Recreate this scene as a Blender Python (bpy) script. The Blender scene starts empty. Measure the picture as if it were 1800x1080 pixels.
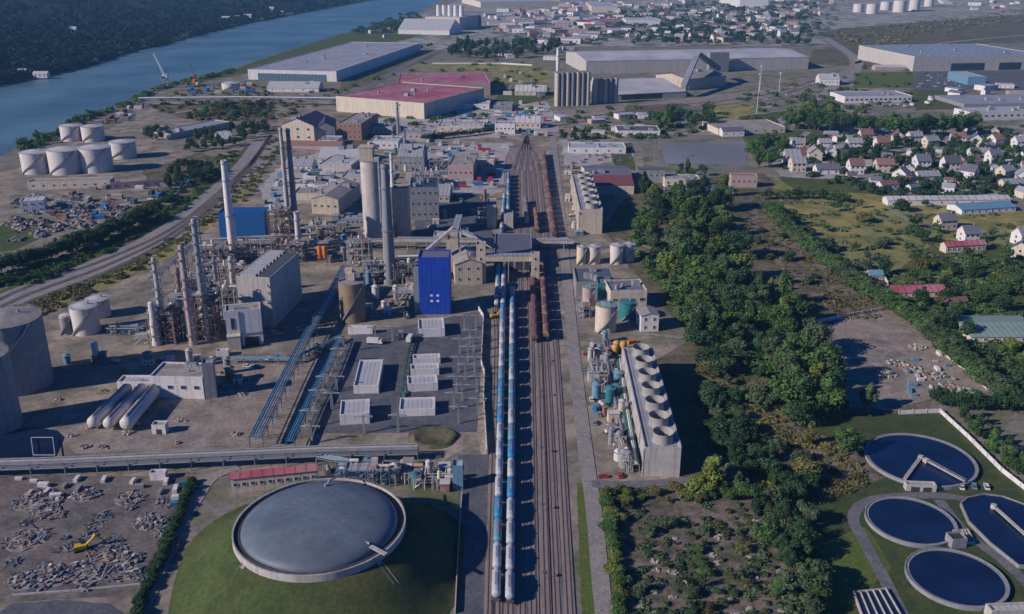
import bpy, math, random
import numpy as np
from mathutils import Vector
S = bpy.context.scene
COL = S.collection
R = math.radians
PI = math.pi
rnd = random.Random(7)

# ------------------------------------------------------------------ camera
CAMH = 190.0
FPX = 1650.0                      # focal length in photograph pixels (1800 wide)
PITCH = math.atan(630.0 / FPX)
cd = bpy.data.cameras.new('camera')
cam = bpy.data.objects.new('camera', cd); COL.objects.link(cam)
cam.location = (0, 0, CAMH); cam.rotation_euler = (PI / 2 - PITCH, 0, 0)
cd.sensor_fit = 'HORIZONTAL'; cd.sensor_width = 36.0; cd.lens = 36.0 * FPX / 1800.0
cd.clip_start = 1.0; cd.clip_end = 40000.0
S.camera = cam
S.render.resolution_x = 1024; S.render.resolution_y = 614

# ------------------------------------------------------------------ light
SUN_EL, SUN_AZ = 27.5, 23.0       # shadows run to the right and 23 degrees backwards
w = bpy.data.worlds.new('World'); S.world = w; w.use_nodes = True
nt = w.node_tree; bg = nt.nodes['Background']
sky = nt.nodes.new('ShaderNodeTexSky'); sky.sky_type = 'NISHITA'; sky.sun_disc = False
sky.sun_elevation = R(SUN_EL); sky.sun_rotation = R(247); sky.air_density = 1.0; sky.dust_density = 0.2; sky.ozone_density = 4.0
tint = nt.nodes.new('ShaderNodeMix'); tint.data_type = 'RGBA'; tint.blend_type = 'MULTIPLY'; tint.inputs[0].default_value = 1; tint.inputs[7].default_value = (.04, .52, 1.30, 1)   # deep clear blue sky
nt.links.new(sky.outputs[0], tint.inputs[6]); nt.links.new(tint.outputs[2], bg.inputs[0]); bg.inputs[1].default_value = 0.07
sl = bpy.data.lights.new('sun', 'SUN'); sl.energy = 5.0; sl.angle = R(0.5); sl.color = (1.0, 0.90, 0.82)
so = bpy.data.objects.new('sun', sl); COL.objects.link(so)
dv = Vector((math.cos(R(SUN_AZ)) * math.cos(R(SUN_EL)), math.sin(R(SUN_AZ)) * math.cos(R(SUN_EL)), -math.sin(R(SUN_EL))))
so.rotation_euler = dv.to_track_quat('-Z', 'Y').to_euler(); so.location = (-300, -100, 400)
S.view_settings.view_transform = 'Standard'; S.view_settings.look = 'None'
S.view_settings.gamma = 1.0; S.view_settings.exposure = -0.1
S.cycles.max_bounces = 5; S.cycles.diffuse_bounces = 2; S.cycles.volume_bounces = 0

# ------------------------------------------------------------------ pixel <-> place (only used to survey positions)
ct, st = math.cos(PITCH), math.sin(PITCH)
def P(x, y, z=0.0):
    u = (x - 900) / FPX; k = (y - 540) / FPX
    a = CAMH - z
    # depth t along the view axis
    t = a / (st + k * ct)
    return Vector((u * t, t * (ct - k * st), z))
def ZT(x, y, ytop):               # height of the point above pixel (x,y) that shows at row ytop
    Y = P(x, y).y; k = (ytop - 540) / FPX
    return CAMH - Y * (k * ct + st) / (ct - k * st)
def MP(y):                        # metres per pixel across at row y
    return (P(901, y) - P(900, y)).length

# ------------------------------------------------------------------ materials
MATS = {}
def nd(t, kind, **kw):
    n = t.nodes.new(kind)
    for k, v in kw.items(): setattr(n, k, v)
    return n
def mat(name, c, rough=0.8, var=0.18, scale=0.3, c2=None, mixs=0.05, metal=0.0, bump=0.0, rib=0.0, ribax='X', spec=0.3, rndv=0.0, dirt=None):
    """noise-varied procedural surface; c2 = second colour in large patches; rib = ribs of that spacing"""
    if name in MATS: return MATS[name]
    m = bpy.data.materials.new(name); m.use_nodes = True; t = m.node_tree
    b = t.nodes['Principled BSDF']; b.inputs['Roughness'].default_value = rough; b.inputs['Metallic'].default_value = metal
    b.inputs['Specular IOR Level'].default_value = spec
    tc = nd(t, 'ShaderNodeTexCoord'); L = t.links.new
    n1 = nd(t, 'ShaderNodeTexNoise'); n1.inputs['Scale'].default_value = scale; n1.inputs['Detail'].default_value = 6; n1.inputs['Roughness'].default_value = .65
    L(tc.outputs['Object'], n1.inputs[0])
    cur = None
    if c2 is not None:
        n2 = nd(t, 'ShaderNodeTexNoise'); n2.inputs['Scale'].default_value = mixs; n2.inputs['Detail'].default_value = 5; n2.inputs['Roughness'].default_value = .6
        L(tc.outputs['Object'], n2.inputs[0])
        mr = nd(t, 'ShaderNodeMapRange'); mr.inputs[1].default_value = .42; mr.inputs[2].default_value = .58
        L(n2.outputs[0], mr.inputs[0])
        mx = nd(t, 'ShaderNodeMix', data_type='RGBA'); mx.inputs[6].default_value = (*c, 1); mx.inputs[7].default_value = (*c2, 1)
        L(mr.outputs[0], mx.inputs[0]); cur = mx.outputs[2]
    mm = nd(t, 'ShaderNodeMapRange'); mm.inputs[1].default_value = .3; mm.inputs[2].default_value = .7
    mm.inputs[3].default_value = 1 - var; mm.inputs[4].default_value = 1 + var
    L(n1.outputs[0], mm.inputs[0]); fac = mm.outputs[0]
    if rib:
        sx = nd(t, 'ShaderNodeSeparateXYZ'); L(tc.outputs['Object'], sx.inputs[0])
        m1 = nd(t, 'ShaderNodeMath', operation='MULTIPLY'); m1.inputs[1].default_value = 1 / rib
        if ribax == 'XY':
            ad = nd(t, 'ShaderNodeMath', operation='ADD'); L(sx.outputs['X'], ad.inputs[0]); L(sx.outputs['Y'], ad.inputs[1]); L(ad.outputs[0], m1.inputs[0])
        else: L(sx.outputs[ribax], m1.inputs[0])
        m2 = nd(t, 'ShaderNodeMath', operation='FRACT'); L(m1.outputs[0], m2.inputs[0])
        m3 = nd(t, 'ShaderNodeMapRange'); m3.inputs[1].default_value = .78; m3.inputs[2].default_value = .8; m3.inputs[3].default_value = 1; m3.inputs[4].default_value = .68
        L(m2.outputs[0], m3.inputs[0])
        m4 = nd(t, 'ShaderNodeMath', operation='MULTIPLY'); L(fac, m4.inputs[0]); L(m3.outputs[0], m4.inputs[1]); fac = m4.outputs[0]
    if rndv:
        oi = nd(t, 'ShaderNodeObjectInfo'); m5 = nd(t, 'ShaderNodeMapRange'); m5.inputs[3].default_value = 1 - rndv; m5.inputs[4].default_value = 1 + rndv
        L(oi.outputs['Random'], m5.inputs[0]); m6 = nd(t, 'ShaderNodeMath', operation='MULTIPLY'); L(fac, m6.inputs[0]); L(m5.outputs[0], m6.inputs[1]); fac = m6.outputs[0]
    vm = nd(t, 'ShaderNodeVectorMath', operation='SCALE')
    if cur is None: vm.inputs[0].default_value = c
    else: L(cur, vm.inputs[0])
    L(fac, vm.inputs[3]); out = vm.outputs[0]
    if dirt:                       # streaks of dirt running down a wall
        mp = nd(t, 'ShaderNodeMapping'); mp.inputs['Scale'].default_value = (1.2, 1.2, .08); L(tc.outputs['Object'], mp.inputs[0])
        n3 = nd(t, 'ShaderNodeTexNoise'); n3.inputs['Scale'].default_value = .6; n3.inputs['Detail'].default_value = 4; L(mp.outputs[0], n3.inputs[0])
        m7 = nd(t, 'ShaderNodeMapRange'); m7.inputs[1].default_value = .5; m7.inputs[2].default_value = .75; m7.inputs[4].default_value = .7; L(n3.outputs[0], m7.inputs[0])
        mx2 = nd(t, 'ShaderNodeMix', data_type='RGBA'); mx2.inputs[7].default_value = (*dirt, 1); L(out, mx2.inputs[6]); L(m7.outputs[0], mx2.inputs[0]); out = mx2.outputs[2]
    L(out, b.inputs['Base Color'])
    if bump:
        bp = nd(t, 'ShaderNodeBump'); bp.inputs['Distance'].default_value = bump; L(n1.outputs[0], bp.inputs['Height']); L(bp.outputs[0], b.inputs['Normal'])
    MATS[name] = m
    return m
def ground(name, cols, s1=.02, s2=.12, s3=.6, rough=.95, streak=0.0, ang=0.0, lim=(.40, .60)):
    """ground mixed of three colours at three scales"""
    m = bpy.data.materials.new(name); m.use_nodes = True; t = m.node_tree; L = t.links.new
    b = t.nodes['Principled BSDF']; b.inputs['Roughness'].default_value = rough; b.inputs['Specular IOR Level'].default_value = .1
    tc = nd(t, 'ShaderNodeTexCoord'); src = tc.outputs['Object']
    if streak:
        mp = nd(t, 'ShaderNodeMapping'); mp.inputs['Rotation'].default_value = (0, 0, ang); mp.inputs['Scale'].default_value = (1, streak, 1); L(src, mp.inputs[0]); src = mp.outputs[0]
    def noise(s, d=5, r=.62):
        n = nd(t, 'ShaderNodeTexNoise'); n.inputs['Scale'].default_value = s; n.inputs['Detail'].default_value = d; n.inputs['Roughness'].default_value = r; L(src, n.inputs[0]); return n
    cur = None
    for i, s in enumerate((s1, s2)):
        n = noise(s); mr = nd(t, 'ShaderNodeMapRange'); mr.inputs[1].default_value = lim[0] + .03 * i; mr.inputs[2].default_value = lim[1] + .03 * i; L(n.outputs[0], mr.inputs[0])
        mx = nd(t, 'ShaderNodeMix', data_type='RGBA')
        if cur is None: mx.inputs[6].default_value = (*cols[0], 1)
        else: L(cur, mx.inputs[6])
        mx.inputs[7].default_value = (*cols[i + 1], 1); L(mr.outputs[0], mx.inputs[0]); cur = mx.outputs[2]
    n = noise(s3, 6, .7); mr = nd(t, 'ShaderNodeMapRange'); mr.inputs[1].default_value = .3; mr.inputs[2].default_value = .7; mr.inputs[3].default_value = .66; mr.inputs[4].default_value = 1.34; L(n.outputs[0], mr.inputs[0])
    vm = nd(t, 'ShaderNodeVectorMath', operation='SCALE'); L(cur, vm.inputs[0]); L(mr.outputs[0], vm.inputs[3]); L(vm.outputs[0], b.inputs['Base Color'])
    MATS[name] = m
    return m
def leafmat(name, c, sc=4.0):
    m = bpy.data.materials.new(name); m.use_nodes = True; t = m.node_tree; L = t.links.new
    b = t.nodes['Principled BSDF']; b.inputs['Roughness'].default_value = .75; b.inputs['Specular IOR Level'].default_value = .15
    tc = nd(t, 'ShaderNodeTexCoord'); n = nd(t, 'ShaderNodeTexNoise'); n.inputs['Scale'].default_value = sc; n.inputs['Detail'].default_value = 3; L(tc.outputs['Object'], n.inputs[0])
    mr = nd(t, 'ShaderNodeMapRange'); mr.inputs[1].default_value = .3; mr.inputs[2].default_value = .7; mr.inputs[3].default_value = .6; mr.inputs[4].default_value = 1.5; L(n.outputs[0], mr.inputs[0])
    oi = nd(t, 'ShaderNodeObjectInfo'); m5 = nd(t, 'ShaderNodeMapRange'); m5.inputs[3].default_value = .75; m5.inputs[4].default_value = 1.3; L(oi.outputs['Random'], m5.inputs[0])
    mm = nd(t, 'ShaderNodeMath', operation='MULTIPLY'); L(mr.outputs[0], mm.inputs[0]); L(m5.outputs[0], mm.inputs[1])
    vm = nd(t, 'ShaderNodeVectorMath', operation='SCALE'); vm.inputs[0].default_value = c; L(mm.outputs[0], vm.inputs[3]); L(vm.outputs[0], b.inputs['Base Color'])
    tr = nd(t, 'ShaderNodeBsdfTranslucent'); L(vm.outputs[0], tr.inputs[0]); ms = nd(t, 'ShaderNodeMixShader'); ms.inputs[0].default_value = .25
    L(b.outputs[0], ms.inputs[1]); L(tr.outputs[0], ms.inputs[2]); L(ms.outputs[0], t.nodes['Material Output'].inputs[0])
    MATS[name] = m
    return m
def watermat(name, c, rough=.25, bs=.2, bd=.3, ps=.008, pv=.25):
    m = bpy.data.materials.new(name); m.use_nodes = True; t = m.node_tree; L = t.links.new
    b = t.nodes['Principled BSDF']; b.inputs['Roughness'].default_value = rough
    tc = nd(t, 'ShaderNodeTexCoord'); n = nd(t, 'ShaderNodeTexNoise'); n.inputs['Scale'].default_value = bs; n.inputs['Detail'].default_value = 6; L(tc.outputs['Object'], n.inputs[0])
    n2 = nd(t, 'ShaderNodeTexNoise'); n2.inputs['Scale'].default_value = ps; n2.inputs['Detail'].default_value = 4; L(tc.outputs['Object'], n2.inputs[0])
    mr = nd(t, 'ShaderNodeMapRange'); mr.inputs[1].default_value = .35; mr.inputs[2].default_value = .65; mr.inputs[3].default_value = 1 - pv; mr.inputs[4].default_value = 1 + pv; L(n2.outputs[0], mr.inputs[0])
    vm = nd(t, 'ShaderNodeVectorMath', operation='SCALE'); vm.inputs[0].default_value = c; L(mr.outputs[0], vm.inputs[3]); L(vm.outputs[0], b.inputs['Base Color'])
    bp = nd(t, 'ShaderNodeBump'); bp.inputs['Distance'].default_value = bd; bp.inputs['Strength'].default_value = .4; L(n.outputs[0], bp.inputs['Height']); L(bp.outputs[0], b.inputs['Normal'])
    MATS[name] = m
    return m

M = {}
M['white'] = mat('white_paint', (.68, .64, .62), .55, .1, .4, dirt=(.36, .34, .33))
M['cream'] = mat('cream_render', (.60, .51, .40), .8, .14, .5, dirt=(.3, .26, .22))
M['concrete'] = mat('pale_concrete', (.46, .42, .38), .85, .15, .25, dirt=(.2, .19, .18))
M['greyc'] = mat('grey_concrete', (.25, .25, .26), .85, .16, .3, dirt=(.13, .13, .14))
M['beige'] = mat('beige_cladding', (.55, .46, .35), .7, .12, .3, rib=1.2, ribax='XY', dirt=(.26, .22, .18))
M['brown'] = mat('brown_silo', (.26, .19, .12), .8, .15, .4, dirt=(.14, .1, .07))
M['brick'] = mat('brick', (.30, .17, .13), .85, .2, .6)
M['pinkwall'] = mat('pink_wall', (.42, .30, .28), .8, .15, .4)
M['blue'] = mat('blue_cladding', (.015, .10, .30), .5, .08, .2, rib=1.5, ribax='XY')
M['royal'] = mat('royal_cladding', (.010, .050, .42), .5, .16, .25, rib=2.4, ribax='XY', c2=(.012, .06, .36), mixs=.12, dirt=(.03, .07, .26))
M['teal'] = mat('teal_cladding', (.03, .17, .20), .5, .12, .3)
M['pblue2'] = mat('pale_blue_pipe_paint', (.10, .24, .33), .45, .2, .5)
M['pblue'] = mat('blue_pipe_paint', (.045, .15, .26), .45, .15, .5)
M['rgrey'] = mat('grey_sheet_roof', (.34, .34, .36), .5, .12, .08, rib=3, ribax='X', c2=(.29, .29, .31), mixs=.05)
M['rpale'] = mat('pale_sheet_roof', (.56, .52, .51), .5, .1, .06, rib=6, ribax='X', c2=(.42, .40, .40), mixs=.03)
M['rwhite'] = mat('white_sheet_roof', (.44, .43, .44), .45, .08, .2, rib=2, ribax='X')
M['rred'] = mat('red_sheet_roof', (.40, .09, .12), .6, .2, .1, rib=4, ribax='X', c2=(.42, .20, .21), mixs=.03)
M['darkblue'] = mat('dark_blue_roof', (.035, .06, .10), .6, .2, .1, rib=3, c2=(.05, .07, .11), mixs=.06)  # navy of the surrounding shadow put into the roof colour
M['bluegrey'] = mat('blue_grey_door', (.09, .15, .20), .5, .15, .3, rib=5)
M['rpurple'] = mat('dark_purple_roof', (.08, .06, .10), .6, .15, .2, rib=2, ribax='X')
M['rmaroon'] = mat('maroon_roof', (.22, .07, .08), .6, .15, .2, rib=2, ribax='X')
M['rbeige'] = mat('gravel_roof', (.32, .28, .25), .9, .2, .3, c2=(.24, .22, .21), mixs=.1)
M['rterr'] = mat('terracotta_tiles', (.23, .125, .105), .8, .2, .8, rndv=.25)
M['rslate'] = mat('slate_tiles', (.13, .13, .16), .6, .2, .8, rndv=.25)
M['rgreen'] = mat('green_sheet_roof', (.24, .33, .28), .6, .12, .15, rib=3)
M['glass'] = mat('window_glass', (.03, .05, .08), .12, .1, .5, spec=.6)
M['steel'] = mat('galvanised_steel', (.30, .31, .33), .45, .15, .5, metal=.3)
M['dsteel'] = mat('dark_steel', (.08, .085, .10), .6, .2, .5)
M['rust'] = mat('rusty_steel', (.24, .11, .07), .8, .3, .4, c2=(.30, .2, .16), mixs=.3)
M['orange'] = mat('orange_paint', (.62, .17, .02), .5, .15, .5)
M['yellow'] = mat('yellow_paint', (.62, .36, .03), .5, .15, .5)
M['ochre'] = mat('ochre_insulation', (.52, .30, .09), .7, .25, .5)
M['red'] = mat('red_paint', (.42, .04, .04), .5, .12, .5)
M['green'] = mat('green_paint', (.04, .14, .10), .5, .15, .5)
M['lblue'] = mat('light_blue_paint', (.14, .27, .36), .45, .12, .4, dirt=(.1, .2, .28))
M['wblue'] = mat('wagon_blue_paint', (.04, .22, .44), .45, .12, .4, dirt=(.05, .13, .2))
M['wwhite'] = mat('wagon_white_paint', (.42, .44, .47), .45, .12, .4, dirt=(.3, .32, .34))
M['maroonp'] = mat('wagon_maroon_paint', (.17, .085, .085), .6, .15, .4, dirt=(.14, .08, .08))
M['black'] = mat('black_rubber', (.02, .02, .022), .8, .1, .5)
M['fanc'] = mat('fan_stack_grp', (.33, .31, .29), .7, .12, .4, dirt=(.2, .18, .17))
M['seam'] = mat('roof_seam', (.17, .18, .20), .6, .1, .4)
M['tankw'] = mat('white_tank_steel', (.60, .55, .51), .5, .08, .2, dirt=(.42, .38, .35))
M['tankroof'] = mat('tank_roof', (.48, .46, .45), .6, .15, .3)
M['dome'] = mat('weathered_dome', (.13, .16, .19), .5, .12, .25, c2=(.105, .13, .16), mixs=.07)
M['dark'] = mat('dark_membrane', (.045, .045, .055), .8, .15, .3)
M['rail'] = mat('rail_steel', (.17, .125, .11), .6, .2, 1.0)
M['sleeper'] = mat('sleeper', (.24, .195, .18), .9, .25, 1.0)
M['bark'] = mat('bark', (.12, .09, .07), .9, .25, 1.0)
M['shrubw'] = mat('limestone_rubble', (.36, .33, .30), .9, .25, .5)
# ground materials
G = {}
G['dirt'] = ground('dry_earth', [(.26, .215, .18), (.20, .175, .16), (.115, .13, .06)], .012, .045, .4)
G['yard'] = ground('yard_surface', [(.36, .29, .225), (.22, .195, .165), (.15, .135, .10)], .025, .07, .4)
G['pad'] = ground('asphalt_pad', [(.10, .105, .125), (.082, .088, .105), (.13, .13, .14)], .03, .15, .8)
G['asphalt'] = ground('asphalt', [(.15, .145, .155), (.12, .12, .135), (.18, .17, .17)], .03, .2, 1.0)
G['road'] = ground('pale_road', [(.27, .24, .23), (.21, .195, .195), (.29, .26, .24)], .03, .2, 1.0)
G['ballast'] = ground('railway_ballast', [(.29, .23, .21), (.25, .205, .19), (.19, .16, .15)], .03, .25, 1.5, streak=.12)
G['grass'] = ground('meadow_grass', [(.075, .10, .028), (.13, .12, .04), (.05, .08, .03)], .03, .12, .8)
G['lawn'] = ground('mown_grass', [(.055, .08, .030), (.08, .088, .034), (.042, .066, .028)], .04, .15, .8)
G['lawny'] = ground('bright_grass', [(.09, .13, .03), (.075, .115, .028), (.12, .135, .035)], .05, .2, .8)
G['dry'] = ground('dry_meadow', [(.34, .27, .10), (.22, .21, .075), (.14, .15, .05)], .012, .05, .35)
G['scrub'] = ground('scrub_floor', [(.12, .11, .06), (.19, .14, .105), (.06, .08, .035)], .02, .09, .5)
G['pinkscrub'] = ground('stony_scrub', [(.22, .165, .14), (.13, .11, .08), (.07, .075, .045)], .05, .2, .9)
G['lot'] = ground('rough_lot', [(.27, .21, .17), (.17, .15, .135), (.31, .265, .23)], .04, .12, .7)
G['pale'] = ground('pale_concrete_yard', [(.36, .34, .33), (.26, .25, .25), (.42, .39, .37)], .02, .08, .4)
G['earthdark'] = ground('worked_earth', [(.165, .13, .115), (.10, .092, .09), (.19, .165, .15)], .05, .15, .7)  # earth colour lowered to paint in the darkening towards the foreground
G['town'] = ground('town_ground', [(.28, .25, .24), (.12, .14, .08), (.38, .35, .33)], .006, .03, .15)
G['forest'] = ground('forest_floor', [(.008, .022, .026), (.006, .018, .02), (.02, .035, .03)], .01, .04, .3)  # floor colour darkened to carry the hillside's shade
G['gravel'] = ground('gravel_path', [(.25, .235, .215), (.2, .19, .18), (.28, .26, .24)], .05, .3, 1.0)
G['mound'] = ground('mound_grass', [(.068, .094, .030), (.092, .094, .036), (.050, .072, .026)], .03, .12, .7)
LEAF = {k: leafmat('leaf_' + k.replace('-', '_').replace(' ', '_'), c) for k, c in {
    'dark green': (.042, .088, .036), 'green': (.085, .155, .045), 'yellow-green': (.16, .20, .045),
    'grey-green': (.095, .135, .065), 'olive': (.15, .14, .05)}.items()}
MASS = {k: leafmat('mass_' + k.replace('-', '_').replace(' ', '_'), c, .06) for k, c in {'dark green': (.040, .082, .038), 'green': (.075, .135, .040), 'yellow-green': (.18, .20, .038), 'grey-green': (.09, .125, .062), 'olive': (.14, .13, .05)}.items()}
LEAF['far'] = leafmat('leaf_far_forest', (.008, .030, .034), .012)  # shade of the far slope put into this near-black leaf colour

# ------------------------------------------------------------------ mesh helpers
class MB:
    def __init__(s): s.v = []; s.f = []; s.m = []
    def add(s, vs, fs, mi=0):
        o = len(s.v); s.v.extend([tuple(a) for a in vs]); s.f.extend([tuple(i + o for i in f) for f in fs]); s.m.extend([mi] * len(fs)); return s
    def box(s, x0, x1, y0, y1, z0, z1, mi=0):
        return s.add([(x0, y0, z0), (x1, y0, z0), (x1, y1, z0), (x0, y1, z0), (x0, y0, z1), (x1, y0, z1), (x1, y1, z1), (x0, y1, z1)],
                     [(0, 3, 2, 1), (4, 5, 6, 7), (0, 1, 5, 4), (1, 2, 6, 5), (2, 3, 7, 6), (3, 0, 4, 7)], mi)
    def cbox(s, c, d, rz=0.0, mi=0, tilt=0.0):
        n = len(s.v); s.box(-d[0] / 2, d[0] / 2, -d[1] / 2, d[1] / 2, -d[2] / 2, d[2] / 2, mi)
        a, b = math.cos(rz), math.sin(rz); p, q = math.cos(tilt), math.sin(tilt)
        for i in range(n, len(s.v)):
            x, y, z = s.v[i]; x, z = x * p - z * q, x * q + z * p
            s.v[i] = (c[0] + x * a - y * b, c[1] + x * b + y * a, c[2] + z)
        return s
    def prism(s, poly, z0, z1, mi=0):
        n = len(poly); vs = [(x, y, z0) for x, y in poly] + [(x, y, z1) for x, y in poly]
        return s.add(vs, [tuple(range(n - 1, -1, -1)), tuple(range(n, 2 * n))] + [(i, (i + 1) % n, n + (i + 1) % n, n + i) for i in range(n)], mi)
    def lathe(s, prof, n=24, c=(0, 0), mi=0, a0=0.0, a1=2 * PI):
        full = abs(a1 - a0 - 2 * PI) < 1e-6; k = n if full else n + 1; o = []
        for r, z in prof:
            for i in range(k):
                a = a0 + (a1 - a0) * i / n; o.append((c[0] + r * math.cos(a), c[1] + r * math.sin(a), z))
        fs = []
        for j in range(len(prof) - 1):
            for i in range(n):
                i2 = (i + 1) % k; fs.append((j * k + i, j * k + i2, (j + 1) * k + i2, (j + 1) * k + i))
        return s.add(o, fs, mi)
    def cyl(s, cx, cy, z0, z1, r0, r1=None, n=20, mi=0):
        r1 = r0 if r1 is None else r1
        return s.lathe([(0.001, z0), (r0, z0), (r1, z1), (0.001, z1)], n, (cx, cy), mi)
    def tube(s, pts, r, n=8, mi=0, r1=None):
        pts = [Vector(p) for p in pts]; o = []; N = len(pts); r1 = r if r1 is None else r1
        for i, p in enumerate(pts):
            d = (pts[min(i + 1, N - 1)] - pts[max(i - 1, 0)]).normalized()
            u = d.cross(Vector((0, 0, 1)));
            if u.length < .01: u = Vector((1, 0, 0))
            u.normalize(); v = u.cross(d); rr = r + (r1 - r) * i / max(N - 1, 1)
            for j in range(n):
                a = 2 * PI * j / n; o.append(p + u * (rr * math.cos(a)) + v * (rr * math.sin(a)))
        fs = [(i * n + j, i * n + (j + 1) % n, (i + 1) * n + (j + 1) % n, (i + 1) * n + j) for i in range(N - 1) for j in range(n)]
        fs += [tuple(range(n - 1, -1, -1)), tuple(range((N - 1) * n, N * n))]
        return s.add(o, fs, mi)
    def beam(s, a, b, w, mi=0): return s.tube([a, b], w * .7, 4, mi)
    def strip(s, pts, width, z0, z1=None, mi=0):
        """flat ribbon along pts (2D)"""
        N = len(pts); Lf = []; Rt = []
        for i in range(N):
            a = Vector(pts[max(i - 1, 0)][:2]); b = Vector(pts[min(i + 1, N - 1)][:2]); d = (b - a).normalized(); nrm = Vector((-d.y, d.x)); p = Vector(pts[i][:2])
            wd = width if not hasattr(width, '__len__') else width[0] + (width[1] - width[0]) * i / (N - 1)
            Lf.append(p + nrm * wd / 2); Rt.append(p - nrm * wd / 2)
        if z1 is None:
            o = []
            for i in range(N): o += [(Rt[i].x, Rt[i].y, z0), (Lf[i].x, Lf[i].y, z0)]
            return s.add(o, [(2 * i, 2 * i + 2, 2 * i + 3, 2 * i + 1) for i in range(N - 1)], mi)
        o = []
        for i in range(N): o += [(Rt[i].x, Rt[i].y, z0), (Lf[i].x, Lf[i].y, z0), (Lf[i].x, Lf[i].y, z1), (Rt[i].x, Rt[i].y, z1)]
        fs = [(4 * i + j, 4 * i + 4 + j, 4 * i + 4 + (j + 1) % 4, 4 * i + (j + 1) % 4) for i in range(N - 1) for j in range(4)] + [(0, 1, 2, 3), (4 * N - 1, 4 * N - 2, 4 * N - 3, 4 * N - 4)]
        return s.add(o, fs, mi)
    def done(s, name, mats, parent=None, smooth=False, loc=None, label=None):
        me = bpy.data.meshes.new(name); me.from_pydata(s.v, [], s.f)
        ms = mats if isinstance(mats, (list, tuple)) else [mats]
        for m in ms: me.materials.append(M[m] if isinstance(m, str) else m)
        if len(ms) > 1: me.polygons.foreach_set('material_index', s.m)
        if smooth:
            me.polygons.foreach_set('use_smooth', [True] * len(me.polygons))
            try: me.set_sharp_from_angle(angle=R(40))
            except Exception: pass
        me.update()
        o = bpy.data.objects.new(name, me); COL.objects.link(o)
        if parent: o.parent = parent
        if loc is not None: o.location = loc
        if label: o['label'] = label
        return o
def tag(o, label, cat, group=None):
    if label: o['label'] = label
    o['category'] = cat
    if group: o['group'] = group
    return o
def thing(name, label, cat, loc=(0, 0, 0), rz=0.0, group=None):
    o = bpy.data.objects.new(name, None); COL.objects.link(o); o.location = loc; o.rotation_euler = (0, 0, rz); o.empty_display_size = 1
    return tag(o, label, cat, group)
def struct(o): o['kind'] = 'structure'; return o
def kids(o): return [c for c in o.children]
KC = {}
def tree_of(o):
    if o.name not in KC: KC[o.name] = [(c, list(c.children)) for c in o.children]
    return KC[o.name]
def dup(root, loc, rz=0.0, sc=1.0, swap=None, label=None, group=None, cat=None):
    r = root.copy(); COL.objects.link(r); r.location = loc; r.rotation_euler = (0, 0, rz); r.scale = (sc, sc, sc) if not hasattr(sc, '__len__') else sc
    if label: r['label'] = label
    if group: r['group'] = group
    if cat: r['category'] = cat
    for ch, gs in tree_of(root):
        c = ch.copy(); COL.objects.link(c); c.parent = r
        if swap and ch.type == 'MESH' and ch.name.split('.')[0] in swap:
            c.data = swap[ch.name.split('.')[0]]
        for g in gs:
            d = g.copy(); COL.objects.link(d); d.parent = c
    return r
ORD = 'first second third fourth fifth sixth seventh eighth ninth tenth eleventh twelfth thirteenth fourteenth fifteenth sixteenth seventeenth eighteenth nineteenth twentieth'.split()
TENS = {2: 'twenty', 3: 'thirty', 4: 'forty', 5: 'fifty', 6: 'sixty'}
def ordw(i):
    if i <= 20: return ORD[i - 1]
    t, u = divmod(i, 10)
    return TENS[t][:-1] + 'ieth' if u == 0 else TENS[t] + '-' + ORD[u - 1]
REG = {}
def reg(o, desc, key=None, way='left'):
    """labels are given once all look-alikes of a description stand: nth from that side"""
    REG.setdefault((desc, way), []).append((key if key is not None else o.location.x, o)); return o
def finish_labels():
    for (desc, way), L in REG.items():
        L.sort(key=lambda t: t[0])
        for i, (_, o) in enumerate(L):
            if len(L) == 1: o['label'] = desc.replace('~', '')
            else:
                a, b = desc.split('~') if '~' in desc else (desc, '')
                w_ = ordw(i + 1) + (' from left' if way == 'left' else ' from front')
                if i == 0: w_ = {'left': 'leftmost', 'front': 'nearest'}[way]
                if i == len(L) - 1: w_ = {'left': 'rightmost', 'front': 'farthest'}[way]
                o['label'] = (a.strip() + ' ' + b.strip() + ', ' + w_).strip()
                if len(o['label'].split()) > 16: print('LONG', o['label'])
OCC = []
def free(x, y, r):
    return all((x - a) ** 2 + (y - b) ** 2 > (r + c) ** 2 for a, b, c in OCC)
def inpoly(x, y, poly):
    c = False; n = len(poly)
    for i in range(n):
        (x1, y1), (x2, y2) = poly[i], poly[(i + 1) % n]
        if (y1 > y) != (y2 > y) and x < (x2 - x1) * (y - y1) / (y2 - y1) + x1: c = not c
    return c
def scatter(poly, n, md, seed, occ=0.0, tries=60):
    """n ground points inside a surveyed outline, md metres apart; returns (point, px, py)"""
    r = random.Random(seed); xs = [p[0] for p in poly]; ys = [p[1] for p in poly]; out = []
    for _ in range(n):
        for _ in range(tries):
            # even on the ground: farther rows cover more ground
            y0, y1 = min(ys), max(ys); t = r.random(); a, b = 1 / (y0 + 90), 1 / (y1 + 90)
            y = 1 / (b + (a - b) * (t ** 1.5)) - 90; x = r.uniform(min(xs), max(xs))
            if not inpoly(x, y, poly): continue
            p = P(x, y)
            if any((p.x - q.x) ** 2 + (p.y - q.y) ** 2 < md * md for q, _, _ in out): continue
            if occ and not free(p.x, p.y, occ): continue
            out.append((p, x, y)); break
    return out
def along(pts, n):
    """n points evenly along a pixel polyline, in ground metres"""
    g = [P(*p) for p in pts]; L = [0]
    for i in range(len(g) - 1): L.append(L[-1] + (g[i + 1] - g[i]).length)
    out = []
    for k in range(n):
        s = L[-1] * k / max(n - 1, 1); i = 0
        while i < len(g) - 2 and s > L[i + 1]: i += 1
        t = (s - L[i]) / max(L[i + 1] - L[i], 1e-6); out.append(g[i].lerp(g[i + 1], t))
    return out
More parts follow.
